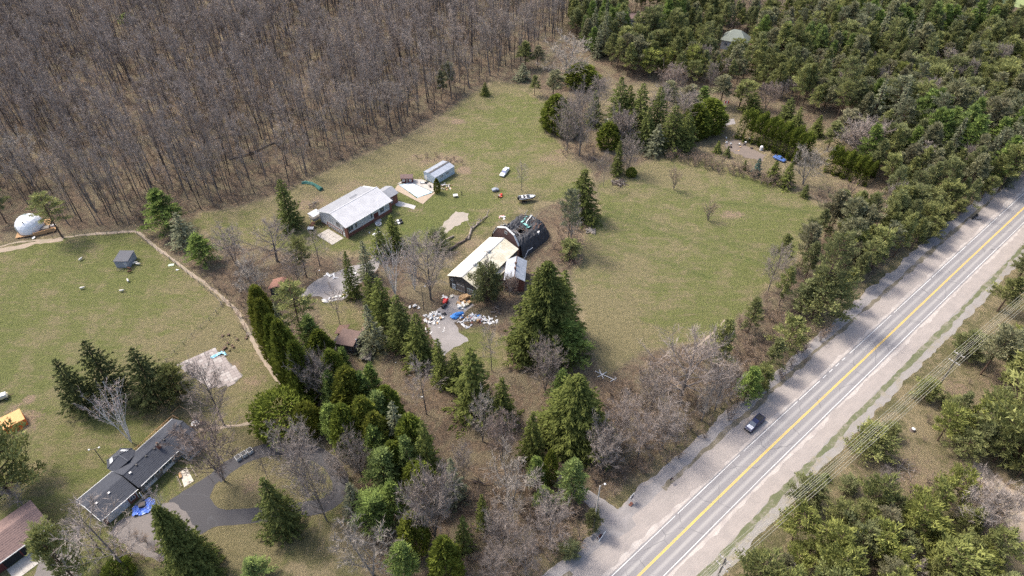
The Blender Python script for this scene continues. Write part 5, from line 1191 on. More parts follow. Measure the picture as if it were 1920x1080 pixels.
gp = sheet('gravel_path', [(741, 376), (755, 379), (779, 386), (777, 392), (760, 388), (742, 386)], 0.007, gravel('pale_grey_gravel', (.42, .41, .40), (.34, .33, .32)), .2, 1, seed=41)

# ---- long barn with cream metal roof
b, an, L, Wd = frame((830.6, 523.5), (894.7, 541.9), (972.5, 466.7), 4.3)
bn = thing('barn', b[0], b[1], an, 'long dark-boarded barn with a cream metal roof ending at the collapsed barn', 'barn')
e_, r_ = 4.3, 6.2
gable_body(L, Wd, e_, r_, .35, .3, barn_wood, bn)
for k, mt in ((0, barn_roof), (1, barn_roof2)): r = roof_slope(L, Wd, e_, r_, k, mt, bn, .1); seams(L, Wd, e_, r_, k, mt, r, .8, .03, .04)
B('ridge_cap', M('ridge_grey', (.38, .38, .38), None, 1, .5), bn, (L / 2, Wd / 2, r_ - .01, L, .35, .06))
for x in (6.2, 13.2):
    v = B('ridge_vent', M('vent_metal', (.16, .17, .19), (.3, .3, .3), 2, .5), bn, (x, Wd / 2, r_ + .05, 1.1, .55, .32)); B('vent_cap', blue_tin, v, (x, Wd / 2, r_ + .31, 1.15, .5, .05))
for i in range(int(Wd / .32) - 1):
    y = .5 + i * .32; h = e_ + min(y, Wd - y) * (r_ - e_) / (Wd / 2) - .28
    if y < Wd - .4: B('board', barn_wood, bn, (.28 - .012 * (i % 3), y, 0, .05, .27, h))
window(bn, .24, 8.9, 3.3, .9, 1.0, '-x', trim_white, 1, 1); d = B('door', blue_siding, bn, (.2, 8.3, 0, .06, 1.3, 2.0)); window(d, .17, 8.3, 1.3, .8, .9, '-x', trim_white, 1, 1, name='door_window')
d = B('barn_door', grey_wood, bn, (.2, 5.9, 0, .07, 2.9, 3.3)); 
for k in range(2): B('brace', trim_white, d, (.155, 5.9, .5 + k * 2.0, .03, 2.7, .12))
d = B('glazed_door', M('pale_green_paint', (.36, .43, .42), None, 2, .6), bn, (.12, 2.2, 0, .08, 2.8, 2.9))
for i in range(3):
    for j in range(3): B('pane', glass, d, (.07, 1.3 + i * .9, .25 + j * .88, .03, .68, .66))
# ---- gambrel barn, roof fallen in
b2, an2, L2, W2 = frame((915, 444), (972, 463), (1026, 421), 4.2)
log_grey = M('ash_grey_board', (.24, .24, .25), (.15, .15, .16), 2, .8)
gb = thing('collapsed_barn', b2[0], b2[1], an2, 'brown gambrel-ended barn whose black roof has fallen in, showing teal scraps and beams', 'barn')
gz = [(.1, 0), (W2 - .1, 0), (W2 - .1, 4.2), (W2 - 1.9, 7.3), (W2 / 2, 8.6), (1.9, 7.3), (.1, 4.2)]
m = MB(); m.add([(0.3, y, z) for y, z in gz] + [(.55, y, z) for y, z in gz], [tuple(range(6, -1, -1)), tuple(range(7, 14))] + [(i, (i + 1) % 7, (i + 1) % 7 + 7, i + 7) for i in range(7)]); m.build('gable_wall', gambrel_brown, gb)
tr_ = MB()
for (ya, za), (yb, zb) in zip(gz[2:], gz[3:]): tr_.slab([(.1, ya + (.2 if ya > W2 / 2 else -.2) * 0, za + .25), (.62, ya, za + .25), (.62, yb, zb + .25), (.1, yb, zb + .25)][::-1], .26)
tr_.build('gable_trim', trim_white, gb)
window(gb, .295, W2 / 2 - .1, 7.0, .95, 1.1, '-x', trim_white, 1, 1)
B('side_wall', gambrel_brown, gb, (L2 / 2, .25, 0, L2 - .8, .25, 2.4), (L2 / 2, W2 - .25, 0, L2 - .8, .25, 2.6)); B('end_wall', gambrel_brown, gb, (L2 - .3, W2 / 2, 0, .25, W2 - .6, 3.2))
rng = np.random.default_rng(8); nu, nv = 30, 34; vs = []; LL = L2 + 1.2
for i in range(nu + 1):
    for j in range(nv + 1):
        s = i / nu; t = j / nv; x = .62 + s * LL; y = -1.6 + t * (W2 + 3.2); yy = abs(t - .5) * 2
        prof = np.interp(yy, [0, .42, .62, .80, .93, 1], [8.2, 7.4, 6.4, 4.3, 1.4, .15])
        sink = 4.8 * math.exp(-((s - .42) / .27) ** 2 - ((t - .52) / .26) ** 2) + 1.6 * math.exp(-((s - .1) / .14) ** 2 - ((t - .3) / .2) ** 2); far = max(0, (s - .72) / .28)
        z = prof * (1 - .25 * s) - sink - 3.6 * far ** 1.6 * (prof / 8) + rng.normal(0, .2) + .18 * math.sin(5 * s + 9 * t) 
        y += (0.5 - t) * 4.5 * far ** 2
        vs.append((x + rng.normal(0, .05), y + rng.normal(0, .05), max(.08, z)))
m = MB(); m.add(vs, [(i * (nv + 1) + j, (i + 1) * (nv + 1) + j, (i + 1) * (nv + 1) + j + 1, i * (nv + 1) + j + 1) for i in range(nu) for j in range(nv) if not (10 <= i <= 15 and 14 <= j <= 21 and (i * 7 + j * 3) % 4 < 3)])
m.build('fallen_roof', mesh_black, gb)
def rz_at(s, t): return vs[int(s * nu) * (nv + 1) + int(t * nv)]
rr = random.Random(4)
for k in range(44):
    s, t = rr.uniform(.2, .8), rr.uniform(.3, .72); a = Vector(rz_at(s, t)); a.z += .25; an_ = rr.uniform(-.6, .6) + (1.57 if k % 3 else 0); l = rr.uniform(1.2, 3.6)
    MB().tube([a, a + Vector((math.cos(an_) * l, math.sin(an_) * l, rr.uniform(-.3, .9)))], .08, 4).build('beam', (grey_wood, mesh_black, rust, log_grey)[k % 4], gb)
def scrap(s0, t0, s1, t1, w, mat, nm, lift=.1):
    m = MB(); n = 8; L_, R_ = [], []
    for i in range(n + 1):
        f = i / n; q = Vector(rz_at(s0 + (s1 - s0) * f, t0 + (t1 - t0) * f)); q.z += lift; d = Vector((t0 - t1, s1 - s0, 0)).normalized() * w / 2; L_.append(q - d); R_.append(q + d)
    m.add([tuple(p) for pr in zip(L_, R_) for p in pr], [(2 * i, 2 * i + 1, 2 * i + 3, 2 * i + 2) for i in range(n)]); o = m.build(nm, mat, gb); o.modifiers.new('thickness', 'SOLIDIFY').thickness = .06
scrap(.62, .62, .95, .66, .5, teal, 'membrane'); scrap(.6, .5, .93, .52, .25, trim_white, 'flashing'); scrap(.58, .34, .62, .56, .8, teal, 'membrane', .35); scrap(.65, .2, .8, .22, .3, rust, 'membrane'); scrap(.55, .24, .7, .3, .35, rust, 'membrane')
scrap(.02, .02, .3, .05, .25, trim_white, 'flashing'); scrap(.04, .82, .3, .84, .16, trim_white, 'flashing')
for (s, t, l) in ((.2, .7, 4), (.3, .62, 3), (.7, .4, 4), (.8, .6, 5), (.75, .3, 3.5)):
    a = Vector(rz_at(s, t)); a.z += .16; MB().tube([a, a + Vector((l * .2, l, .2))], .05, 4).build('rib', grey_wood, gb)
B('crate', white_p, gb, (9.8, .2, 3.2, .9, .8, .8, .3))

# ---- brick annex with galvanised roof
b, an, L, Wd = frame((945, 521.5), (984.4, 527.6), (988.4, 488.9), 4.2)
ax = thing('annex', b[0], b[1], an, 'small brick outbuilding with a bluish metal roof, right of the cream-roofed barn', 'outbuilding')
gable_body(L, Wd, 4.2, 5.8, .25, .25, brick_red, ax)
for k in (0, 1): r = roof_slope(L, Wd, 4.2, 5.8, k, blue_tin, ax, .1); seams(L, Wd, 4.2, 5.8, k, blue_tin, r, .6, .03, .04)
B('ridge_cap', rust, ax, (L / 2, Wd / 2, 5.8, L, .2, .05))
for x in (3.0, 5.2): MB().lathe([(.22, 5.8), (.22, 6.1), (.4, 6.3), (.3, 6.6), (.05, 6.7)], x, Wd / 2, 8).build('ridge_vent', rust, ax)
window(ax, .245, Wd / 2, 3.2, .9, .9, '-x', rust, 1); d = B('door', barn_wood, ax, (.2, Wd / 2 + 1.2, 0, .06, 1.2, 2.2)); B('handle', trim_white, d, (.15, Wd / 2 + .8, 1, .04, .05, .15))
for k in range(7): B('brick_course', brick_red, ax, (.235 - .004 * (k % 2), Wd / 2, .5 + k * .5, .03, Wd - .56, .18))
p = G(934, 500, 3.2); cn = thing('lean_to', p[0], p[1], math.radians(60), 'low tan-roofed link between the cream-roofed barn and the brick annex', 'shed')
m = MB(); m.slab([(-2.8, -2.4, 2.9), (2.8, -2.4, 2.9), (2.8, 2.2, 3.7), (-2.8, 2.2, 3.7)], .1); m.build('roof', barn_roof, cn); B('wall', barn_wood, cn, (0, 0, 0, 5.2, 4.2, 2.85))

# ---- charcoal-roofed bungalow
b, an, L, Wd = frame((207.8, 887.8), (260, 914.6), (371, 811), 3.0)
dk = thing('bungalow', b[0], b[1], an, 'long ranch bungalow with a charcoal shingle roof, skylit bay and attached garage wing', 'house')
e_, r_ = 3.0, 4.7
gable_body(L, Wd, e_, r_, .5, .45, stone_grey, dk)
for k in (0, 1): r = roof_slope(L, Wd, e_, r_, k, charcoal, dk, .14); courses(L, Wd, e_, r_, k, charcoal, r, .38, .035, random.Random(k))
B('ridge_cap', charcoal, dk, (L / 2, Wd / 2, r_ - .01, L, .3, .08)); B('gutter', trim_white, dk, (L / 2 - 2, -.07, e_ - .14, L - 5, .12, .13)); B('gutter', trim_white, dk, (L / 2, Wd + .07, e_ - .14, L, .12, .13))
for k, x in enumerate((3.1, 5.6, 7.8, 10.4, 12.6, 14.8)): B('roof_vent', black_p, dk, (x, Wd / 2 - .4, r_ - .12, .35, .35, .2))
B('roof_vent', white_p, dk, (1.2, Wd / 2 - .8, r_ - .25, .45, .4, .22))
c_ = B('chimney', brick_red, dk, (8.6, Wd / 2 - .9, 3.6, .7, .6, 2.1)); B('chimney_cap', black_p, c_, (8.6, Wd / 2 - .9, 5.7, .8, .7, .1)); MB().lathe([(.14, 5.8), (.14, 6.1), (.22, 6.12), (.22, 6.2)], 8.6, Wd / 2 - .9, 8).build('flue', rust, c_)
for x in (2.6, 7.2): window(dk, x, .495, 1.75, 2.6, 1.3, '-y', trim_white, bars=2)
window(dk, 4.9, .495, 1.85, .8, .9, '-y', trim_white, bars=0); window(dk, 9.5, .495, 1.8, .9, 1.5, '-y', trim_white, bars=0)
B('wall_panel', siding_white, dk, (2.6, .47, .2, 3.0, .05, .7), (7.2, .47, .2, 3.0, .05, .7))
# entrance porch
m = MB(); m.slab([(10.4, -2.4, 2.9), (14.6, -2.4, 2.9), (14.6, .6, 3.25), (10.4, .6, 3.25)], .12); m.build('porch_roof', charcoal, dk)
B('porch_wall', siding_white, dk, (12.5, -.7, 0, 3.6, 2.4, 2.82))
for x in (11.2, 12.2, 13.2): window(dk, x, -1.905, 1.5, .85, 2.0, '-y', trim_white, bars=0, cross=1)
window(dk, 10.695, -.8, 1.5, 1.6, 1.6, '-x', trim_white, bars=1)
# skylit bay at the back
bay = [(0.4, Wd - .4), (5.6, Wd - .4), (5.6, Wd + 1.4), (4.4, Wd + 3.4), (2.0, Wd + 3.4), (.4, Wd + 1.6)]
MB().prism(bay, 0, 2.9).build('bay_wall', siding_white, dk)
bo = [(0, Wd - .4), (6, Wd - .4), (6, Wd + 1.6), (4.9, Wd + 3.7), (1.3, Wd + 3.7), (0, Wd + 1.8)]; m = MB(); top = (3.0, Wd + .9, 4.7)
m.add([(x, y, 2.92) for x, y in bo] + [top, (3.0, Wd - 2.0, 4.45)], [(0, 6, 5), (5, 6, 4), (4, 6, 3), (3, 6, 2), (2, 6, 7, 1), (1, 7, 0), (0, 7, 6), (0, 5, 4, 3, 2, 1)]); m.build('bay_roof', charcoal, dk)
hipm = M('hip_cap_grey', (.10, .105, .12), None, 1.5, .8)
for x, y in bo[2:]: MB().tube([(x, y, 2.97), (top[0], top[1], top[2] + .03)], .11, 5).build('hip_cap', hipm, dk)
MB().tube([(top[0], top[1], top[2] + .03), (3.0, Wd - 2.0, 4.5)], .11, 5).build('hip_cap', hipm, dk)
def on(p, q, r, u, v, w, h, th=.08):
    p, q, r = Vector(p), Vector(q), Vector(r); c = p + (q - p) * u + (r - p) * v; a = (q - p).normalized(); nrm = (q - p).cross(r - p).normalized(); nrm = nrm if nrm.z > 0 else -nrm; bb = nrm.cross(a)
    return [tuple(c + a * sx * w / 2 + bb * sy * h / 2 + nrm * th) for sx, sy in ((-1, -1), (1, -1), (1, 1), (-1, 1))]
for tri, wh in ((((0, Wd + 1.8, 2.92), (1.3, Wd + 3.7, 2.92), top), (1.4, .8)), (((4.9, Wd + 3.7, 2.92), (6, Wd + 1.6, 2.92), top), (1.6, .8))):
    q = on(*tri, .38, .38, *wh); sk = MB().slab(q, .1).build('skylight', trim_white, dk); q2 = on(*tri, .38, .38, wh[0] - .2, wh[1] - .2, .1); MB().slab(q2, .03).build('pane', M('bright_skylight', (.72, .76, .80), None, 1, .15, spec=.8), sk)
# timber deck along the back
DKY = Wd + 1.5
for k in range(9): B('deck_board', fresh_wood, dk, (11.6, Wd + .12 + k * .22, .5, 11.0, .19, .05))
rail = B('deck_rail', fresh_wood, dk, (11.6, Wd + 2.15, 1.45, 11.2, .09, .09), (11.6, Wd + 2.15, .9, 11.2, .05, .06), (17.2, Wd + 1.1, 1.45, .09, 2.1, .09), (18.6, Wd + 2.9, 1.45, 2.8, .09, .09), (19.9, Wd + 1.8, 1.45, .09, 2.2, .09))
for k in range(8): B('post', fresh_wood, rail, (6.1 + k * 1.6, Wd + 2.15, 0, .12, .12, 1.5))
for k in range(3): B('chair', white_p, dk, (9.2 + k * .8, Wd + 1.2, .56, .55, .55, .45), (9.2 + k * .8, Wd + 1.45, .9, .55, .08, .55))
# garage wing
bg, ag, Lg, Wg = frame((133.3, 946.7), (188.9, 976.7), (260, 915.6), 2.8)
gw = thing('garage_wing', bg[0], bg[1], ag, 'white-walled garage wing with a charcoal roof at the lower end of the bungalow', 'garage')
gable_body(Lg - .3, Wg, 2.8, 4.1, .4, .35, siding_white, gw)
for k in (0, 1): r = roof_slope(Lg - .3, Wg, 2.8, 4.1, k, charcoal, gw, .14, x1=Lg - .3); courses(Lg - .3, Wg, 2.8, 4.1, k, charcoal, r, .38, .035, random.Random(k + 5))
B('gutter', trim_white, gw, (Lg / 2, -.07, 2.66, Lg - .4, .12, .13)); B('gutter', trim_white, gw, (Lg / 2, Wg + .07, 2.66, Lg - .4, .12, .13))
m = MB()
for k in (0, 1):
    ya, yb = (0, Wg / 2) if k == 0 else (Wg, Wg / 2); m.slab([(-.09, ya, 2.83), (-.002, ya, 2.83), (-.002, yb, 4.13), (-.09, yb, 4.13)][::1 if k == 0 else -1], .22)
m.build('bargeboard', trim_white, gw)
for x, y in ((1.8, Wg / 2 - .9), (4.6, Wg / 2 - .9)): B('roof_vent', white_p, gw, (x, y, 3.9 - .05, .4, .4, .2))
gd = B('garage_door', M('garage_door_grey', (.44, .45, .47), (.4, .4, .42), 1, .6), gw, (3.4, .36, .02, 4.6, .07, 2.25))
for k in range(4): B('door_panel', siding_white, gd, (3.4, .31, .1 + k * .55, 4.4, .03, .46))
B('brick_front', brick_red, gw, (6.9, .36, 0, 1.9, .08, 2.4), (.7, .36, 0, .6, .08, 2.4)); window(gw, 6.9, .315, 1.4, 1.2, 1.0, '-y', trim_white)
B('porch_post', trim_white, gw, (8.2, -.9, 0, .14, .14, 2.6)); B('flower_box', grey_wood, gw, (7.4, -.9, 0, 2.2, .6, .5)); B('bench', grey_wood, gw, (9.2, -.6, 0, 1.8, .5, .45))

# ---- red garage at the lower left edge
bq, aq, Lq, Wq = frame((3.3, 1053), (3.3, 1053), (97.5, 984.7), 3.0)
u = G(97.5, 984.7, 3.0) - G(3.3, 1053, 3.0); u /= np.linalg.norm(u); c0 = G(3.3, 1053, 3.0) - u * 4.5; Lq = np.linalg.norm(G(97.5, 984.7, 3.0) - c0); Wq = 9.2
rg = thing('garage', c0[0], c0[1], math.atan2(u[1], u[0]), 'maroon garage with a brown shingle roof, cut by the lower left edge', 'garage')
gable_body(Lq, Wq, 3.0, 5.0, .5, .4, maroon, rg)
for k in (0, 1): r = roof_slope(Lq, Wq, 3.0, 5.0, k, brown_shingle, rg, .14); courses(Lq, Wq, 3.0, 5.0, k, brown_shingle, r, .42, .035, random.Random(k + 9))
B('fascia', trim_white, rg, (Lq / 2, -.05, 2.82, Lq + .05, .09, .2))
B('garage_door', dark_in, rg, (4.2 + 3.3, .46, .02, 6.4, .06, 2.35)); B('door_frame', maroon, rg, (7.5, .42, 0, .25, .05, 2.4))  # black panel on the closed wall paints the shade inside the open bays
B('door_post', maroon, rg, (4.2, .4, 0, .25, .12, 2.6), (10.8, .4, 0, .2, .12, 2.6))
sl_ = thing('concrete_apron', c0[0], c0[1], math.atan2(u[1], u[0]), 'pale concrete apron before the open bays of the maroon garage', 'apron')
for k in range(4): B('slab', concrete, sl_, (5.0 + k * 1.83, -1.6, .012, 1.8, 3.6, .06))
so = thing('rubble_strip', c0[0], c0[1], math.atan2(u[1], u[0]), 'strip of stones along the maroon garage wall near its right corner', 'stones')
rr = random.Random(2)
for k in range(26):
    s = rr.uniform(.18, .42); B('stone', (stone_grey, concrete)[k % 2], so, (11.4 + rr.uniform(0, 3.4), -.3 + rr.uniform(-.5, .4), 0, s, s * rr.uniform(.7, 1.2), s * .7, rr.uniform(0, 3)))

# ---- geodesic dome
p = G(60, 430); dm = thing('dome_tent', p[0], p[1], 0.3, 'white geodesic dome tent with a black stovepipe on a timber platform at the wood edge', 'dome tent')
import bmesh
bm = bmesh.new(); bmesh.ops.create_icosphere(bm, subdivisions=3, radius=4.3)
bmesh.ops.bisect_plane(bm, geom=bm.verts[:] + bm.edges[:] + bm.faces[:], plane_co=(0, 0, -1.2), plane_no=(0, 0, -1), clear_outer=True)
for v in bm.verts: v.co.z = (v.co.z + 1.2) * .93 + .6
fcs = [f for f in bm.faces if f.calc_center_median().z > 4.6 and f.calc_center_median().y > .3 and f.calc_center_median().x < 0.6]
side = [f for f in bm.faces if f.calc_center_median().x < -2.6 and f.calc_center_median().y < -.6 and f.calc_center_median().z < 3]
def part_of(bm, faces, name, mat, parent, off=0.0):
    m = MB(); vs = {}; 
    for f in faces:
        ids = []
        for v in f.verts: 
            if v.index not in vs: vs[v.index] = len(vs)
            ids.append(vs[v.index])
        m.f.append(tuple(ids))
    bm.verts.ensure_lookup_table()
    c = Vector((0, 0, 1.7))
    for i in vs: q = bm.verts[i].co; q = q + (q - c).normalized() * off; m.v.append(tuple(q)); m.t.append(.5)
    return m.build(name, mat, parent)
bm.verts.index_update(); bm.verts.ensure_lookup_table()
skin = part_of(bm, bm.faces[:], 'dome_skin', M('dome_canvas', (.80, .81, .83), (.72, .73, .76), .6, .55), dm)
part_of(bm, fcs[:8], 'skylight', M('clear_vinyl', (.16, .20, .19), (.3, .34, .33), 1, .2, spec=.6), dm, .04); part_of(bm, side, 'window', _mc['clear_vinyl'], dm, .04); bm.free()
MB().tube([(-.2, -2.6, 3.6), (-.2, -3.1, 5.4)], .14, 6).build('stovepipe', black_p, dm)
for k in range(14): B('deck_board', fresh_wood, dm, (.8, -4.2 + k * .62, .42, 9.6, .58, .1))
for k in range(7): B('deck_board', fresh_wood, dm, (6.4, -3.9 + k * .45, .42, 3.2, .42, .1))
w = MB(); w.slab([(1.6, -4.9, 1.45), (8.0, -3.6, 1.45), (8.0, -3.45, 1.45), (1.6, -4.75, 1.45)], 1.3); w.build('deck_fence', fresh_wood, dm)
for k in range(6): B('deck_post', fresh_wood, dm, (-3.5 + k * 2.2, -4.3, 0, .16, .16, .45))
B('hot_tub', grey_wood, dm, (5.0, -2.2, .52, 2.4, 1.8, .9)); m = MB(); m.slab([(.9, -5.4, .06), (1.9, -5.2, .5), (2.3, -6.0, .5), (1.3, -6.2, .06)], .06); m.build('ramp', trim_white, dm)
for k in range(3): B('chair', white_p, dm, (6.6 + k * .6, -1.2, .52, .45, .45, .7))

dm.scale = (.92, .92, .92)
# ---- sheep shed
b, an, L, Wd = frame((212, 489), (239, 490), (252, 470), 2.5)
sh_ = thing('field_shelter', b[0], b[1], an, 'grey sheep shelter with a dark roof standing alone in the fenced meadow', 'shed')
grey_sd = M('grey_boards', (.29, .30, .34), (.24, .25, .28), 1, .8)
B('wall', grey_sd, sh_, (L / 2, Wd / 2, 0, L - .3, Wd - .3, 2.15)); m = MB(); m.slab([(0, 0, 2.45), (L, 0, 2.6), (L, Wd, 2.6), (0, Wd, 2.45)], .1); m.build('roof', M('roof_dark_grey', (.085, .088, .10), (.07, .07, .08), 1, .8), sh_)
for k in range(10): B('board', grey_sd, sh_, (.12 - .01 * (k % 2), .35 + k * (Wd - .7) / 9, 0, .05, .34, 2.1))
for k in range(11): B('board', grey_sd, sh_, (.35 + k * (L - .7) / 10, .12 - .01 * (k % 2), 0, .4, .05, 2.1))
dd = B('door', M('pale_door', (.42, .42, .44), None, 1, .7), sh_, (.05, 1.1, 0, .05, 1.0, 1.9)); B('handle', black_p, dd, (.01, 1.4, .9, .04, .05, .14))
gt = thing('hurdle', *G(226, 508), 0.15, 'small metal hurdle leaning at the front of the sheep shelter', 'gate')
for z in (.3, .6, .9): MB().tube([(-.9, 0, z), (.9, 0, z)], .03, 4).build('rail', grey_wood, gt)
for x in (-.9, 0, .9): MB().tube([(x, 0, 0), (x, 0, 1.0)], .035, 4).build('post', grey_wood, gt)

# ---- ruined cabin
p = G(655, 650); cb = thing('ruined_cabin', p[0], p[1], math.radians(-14), 'derelict cabin with rusty brown roof sheets, half hidden by the grey drooping spruce', 'cabin')
B('wall', barn_wood, cb, (0, .6, 0, 6.6, 5.0, 2.6)); m = MB(); m.slab([(-4.2, .9, 2.9), (-1.0, .8, 3.9), (-1.0, 4.2, 3.9), (-4.2, 4.2, 2.9)], .1); m.build('roof', rust, cb)
m = MB(); m.slab([(-2.6, -2.4, 3.0), (2.6, -2.4, 3.2), (3.0, 2.2, 4.3), (-2.0, 2.2, 4.2)], .12); m.build('roof', M('roof_rust_brown', (.15, .10, .085), (.11, .075, .065), .8, .8), cb)
m = MB(); m.slab([(2.2, 2.4, 3.4), (4.0, 2.6, 4.6), (4.0, 4.6, 4.6), (2.2, 4.4, 3.4)], .1); m.build('roof', rust, cb)
MB().tube([(3.0, -1.0, 2.6), (3.0, -1.0, 4.6)], .16, 6).build('stovepipe', blue_tin, cb)
for k in range(9): B('plank', grey_wood, cb, (4.2 + k * .36, -2.0 - .1 * (k % 3), .9 + .05 * (k % 2), .28, 4.0, .06, .25))
for k in range(4): B('post', barn_wood, cb, (4.2 + k * 1.0, -3.9, 0, .15, .15, .9))
for i in range(10): B('board', barn_wood, cb, (-3.1 + i * .68, -1.95 - .02 * (i % 2), 0, .6, .06, 2.5))
for x in (-1.6, 1.4): window(cb, x, -1.99, 1.4, 1.0, .9, '-y', grey_wood)
# ---- reddish roof by the parking
b, an, L, Wd = frame((506, 535), (541, 545), (549, 530), 3.0)
rs = thing('shed', b[0], b[1], an, 'shed with a reddish brown roof peeking out behind the olive pine by the parking', 'shed')
L = max(L, 4.2); gable_body(L, Wd, 3.0, 4.2, .3, .3, barn_wood, rs)
rr_ = M('roof_reddish_shingle', (.22, .115, .085), (.17, .09, .07), 1.2, .9)
for k in (0, 1): r = roof_slope(L, Wd, 3.0, 4.2, k, rr_, rs, .1); courses(L, Wd, 3.0, 4.2, k, rr_, r, .5)
MB().tube([(-.4, 2.6, 0), (-.4, 2.6, 3.3)], .18, 8).build('flue', white_p, rs)
# ---- far houses
p = G(1203, 42); fh = thing('far_house', p[0], p[1], .05, 'long white house with a brown roof glimpsed among the far pines', 'house')
B('wall', siding_white, fh, (0, 0, 0, 13.5, 6, 3.2)); m = MB(); m.slab([(-7.2, -3.4, 3.2), (7.2, -3.4, 3.2), (7.2, 0, 4.6), (-7.2, 0, 4.6)], .12); m.slab([(-7.2, .002, 4.6), (7.2, .002, 4.6), (7.2, 3.4, 3.2), (-7.2, 3.4, 3.2)], .12); m.build('roof', brown_shingle, fh)
for k in range(4): window(fh, -4.8 + k * 3.2, -3.005, 1.7, 1.5, 1.3, '-y')
p = G(1376, 90); fh = thing('far_house', p[0], p[1], -.5, 'grey green hip-roofed house among the pines at upper right', 'house')
B('wall', siding_white, fh, (0, 0, 0, 11, 8, 4.6)); m = MB(); m.add([(-6.2, -4.8, 4.5), (6.2, -4.8, 4.5), (6.2, 4.8, 4.5), (-6.2, 4.8, 4.5), (-1.6, 0, 8.6), (1.6, 0, 8.6)], [(0, 1, 5, 4), (1, 2, 5), (2, 3, 4, 5), (3, 0, 4), (3, 2, 1, 0)]); m.build('roof', M('roof_grey_green', (.20, .22, .19), (.16, .175, .15), .8, .9), fh)
for k in range(3): window(fh, -3.2 + k * 3.2, -4.005, 2.6, 1.4, 1.3, '-y')
p = G(1158, 245); fh = thing('garden_shed', p[0], p[1], .1, 'small pale garden building almost hidden by the dark spruces of the far yard', 'shed')
B('wall', siding_white, fh, (-2, 3, 0, 4.4, 3.4, 2.4)); B('roof', concrete, fh, (-2, 3, 2.4, 5, 4, .15)); B('door', grey_wood, fh, (-2, 1.27, 0, .9, .05, 2.0))
# ------------------------------------------------------------------ smaller things
navy = M('car_paint_navy', (0.018, 0.022, 0.07), None, 1, 0.25, 0.3, 0.7, .05)
carwhite = M('car_paint_white', (0.72, 0.72, 0.73), (.62, .62, .63), 1, 0.25, 0.0, 0.6, .05)
carblue = M('car_paint_blue', (0.08, 0.16, 0.42), None, 1, 0.3, 0.2, 0.6, .05)
tyre_m = M('tyre_rubber', (.015, .015, .015), None, 1, .9); rim_m = M('rim_metal', (.35, .35, .37), None, 1, .4, .6)
sky_glass = M('car_glass', (.05, .07, .10), None, 1, .08, spec=1.0, fine=.02); chrome = M('bright_metal', (.6, .6, .62), None, 1, .3, .7)
red_p = M('red_plastic', (.60, .03, .025), (.42, .03, .03), 1, .5); tan_p = M('cardboard_tan', (.44, .29, .16), (.34, .22, .12), 1.5, .9); blue_p = M('blue_plastic', (.05, .22, .62), (.1, .3, .65), 1, .5)
cream_p = M('foam_cream', (.66, .56, .36), (.5, .42, .27), 1, .9); log_m = M('bare_log', (.30, .25, .21), (.17, .14, .12), 2, .95, bump=.5); logd = M('dark_log', (.13, .10, .085), (.08, .065, .055), 2, .95)
green_t = M('dark_green_tarp', (.02, .085, .07), (.045, .14, .12), 1.5, .5)
def loft(secs, name, mat, parent, smooth=False):
    """a body through cross sections [(x, [(y, z), ...]), ...]"""
    m = MB(); n = len(secs[0][1]); vs = [(x, y, z) for x, s in secs for y, z in s]; fs = []
    for i in range(len(secs) - 1):
        for k in range(n): k2 = (k + 1) % n; fs.append((i * n + k, i * n + k2, (i + 1) * n + k2, (i + 1) * n + k))
    fs.append(tuple(range(n - 1, -1, -1))); fs.append(tuple((len(secs) - 1) * n + k for k in range(n))); m.add(vs, fs)
    o = m.build(name, mat, parent, smooth)
    bv = o.modifiers.new('bevel', 'BEVEL'); bv.width = .05; bv.segments = 2; bv.limit_method = 'ANGLE'; return o
def sec(w, z0, z1, t=.86): return [(-w, z0), (w, z0), (w * 1.0, z0 + (z1 - z0) * .65), (w * t, z1), (-w * t, z1), (-w, z0 + (z1 - z0) * .65)]
def wheels(root, xs, w, r=.38):
    for x in xs:
        for s in (-1, 1):
            t = MB().tube([(x, s * (w - .22), r), (x, s * w, r)], r, 14).build('wheel', tyre_m, root); MB().tube([(x, s * (w - .02), r), (x, s * (w + .015), r)], r * .58, 10).build('rim', rim_m, t)
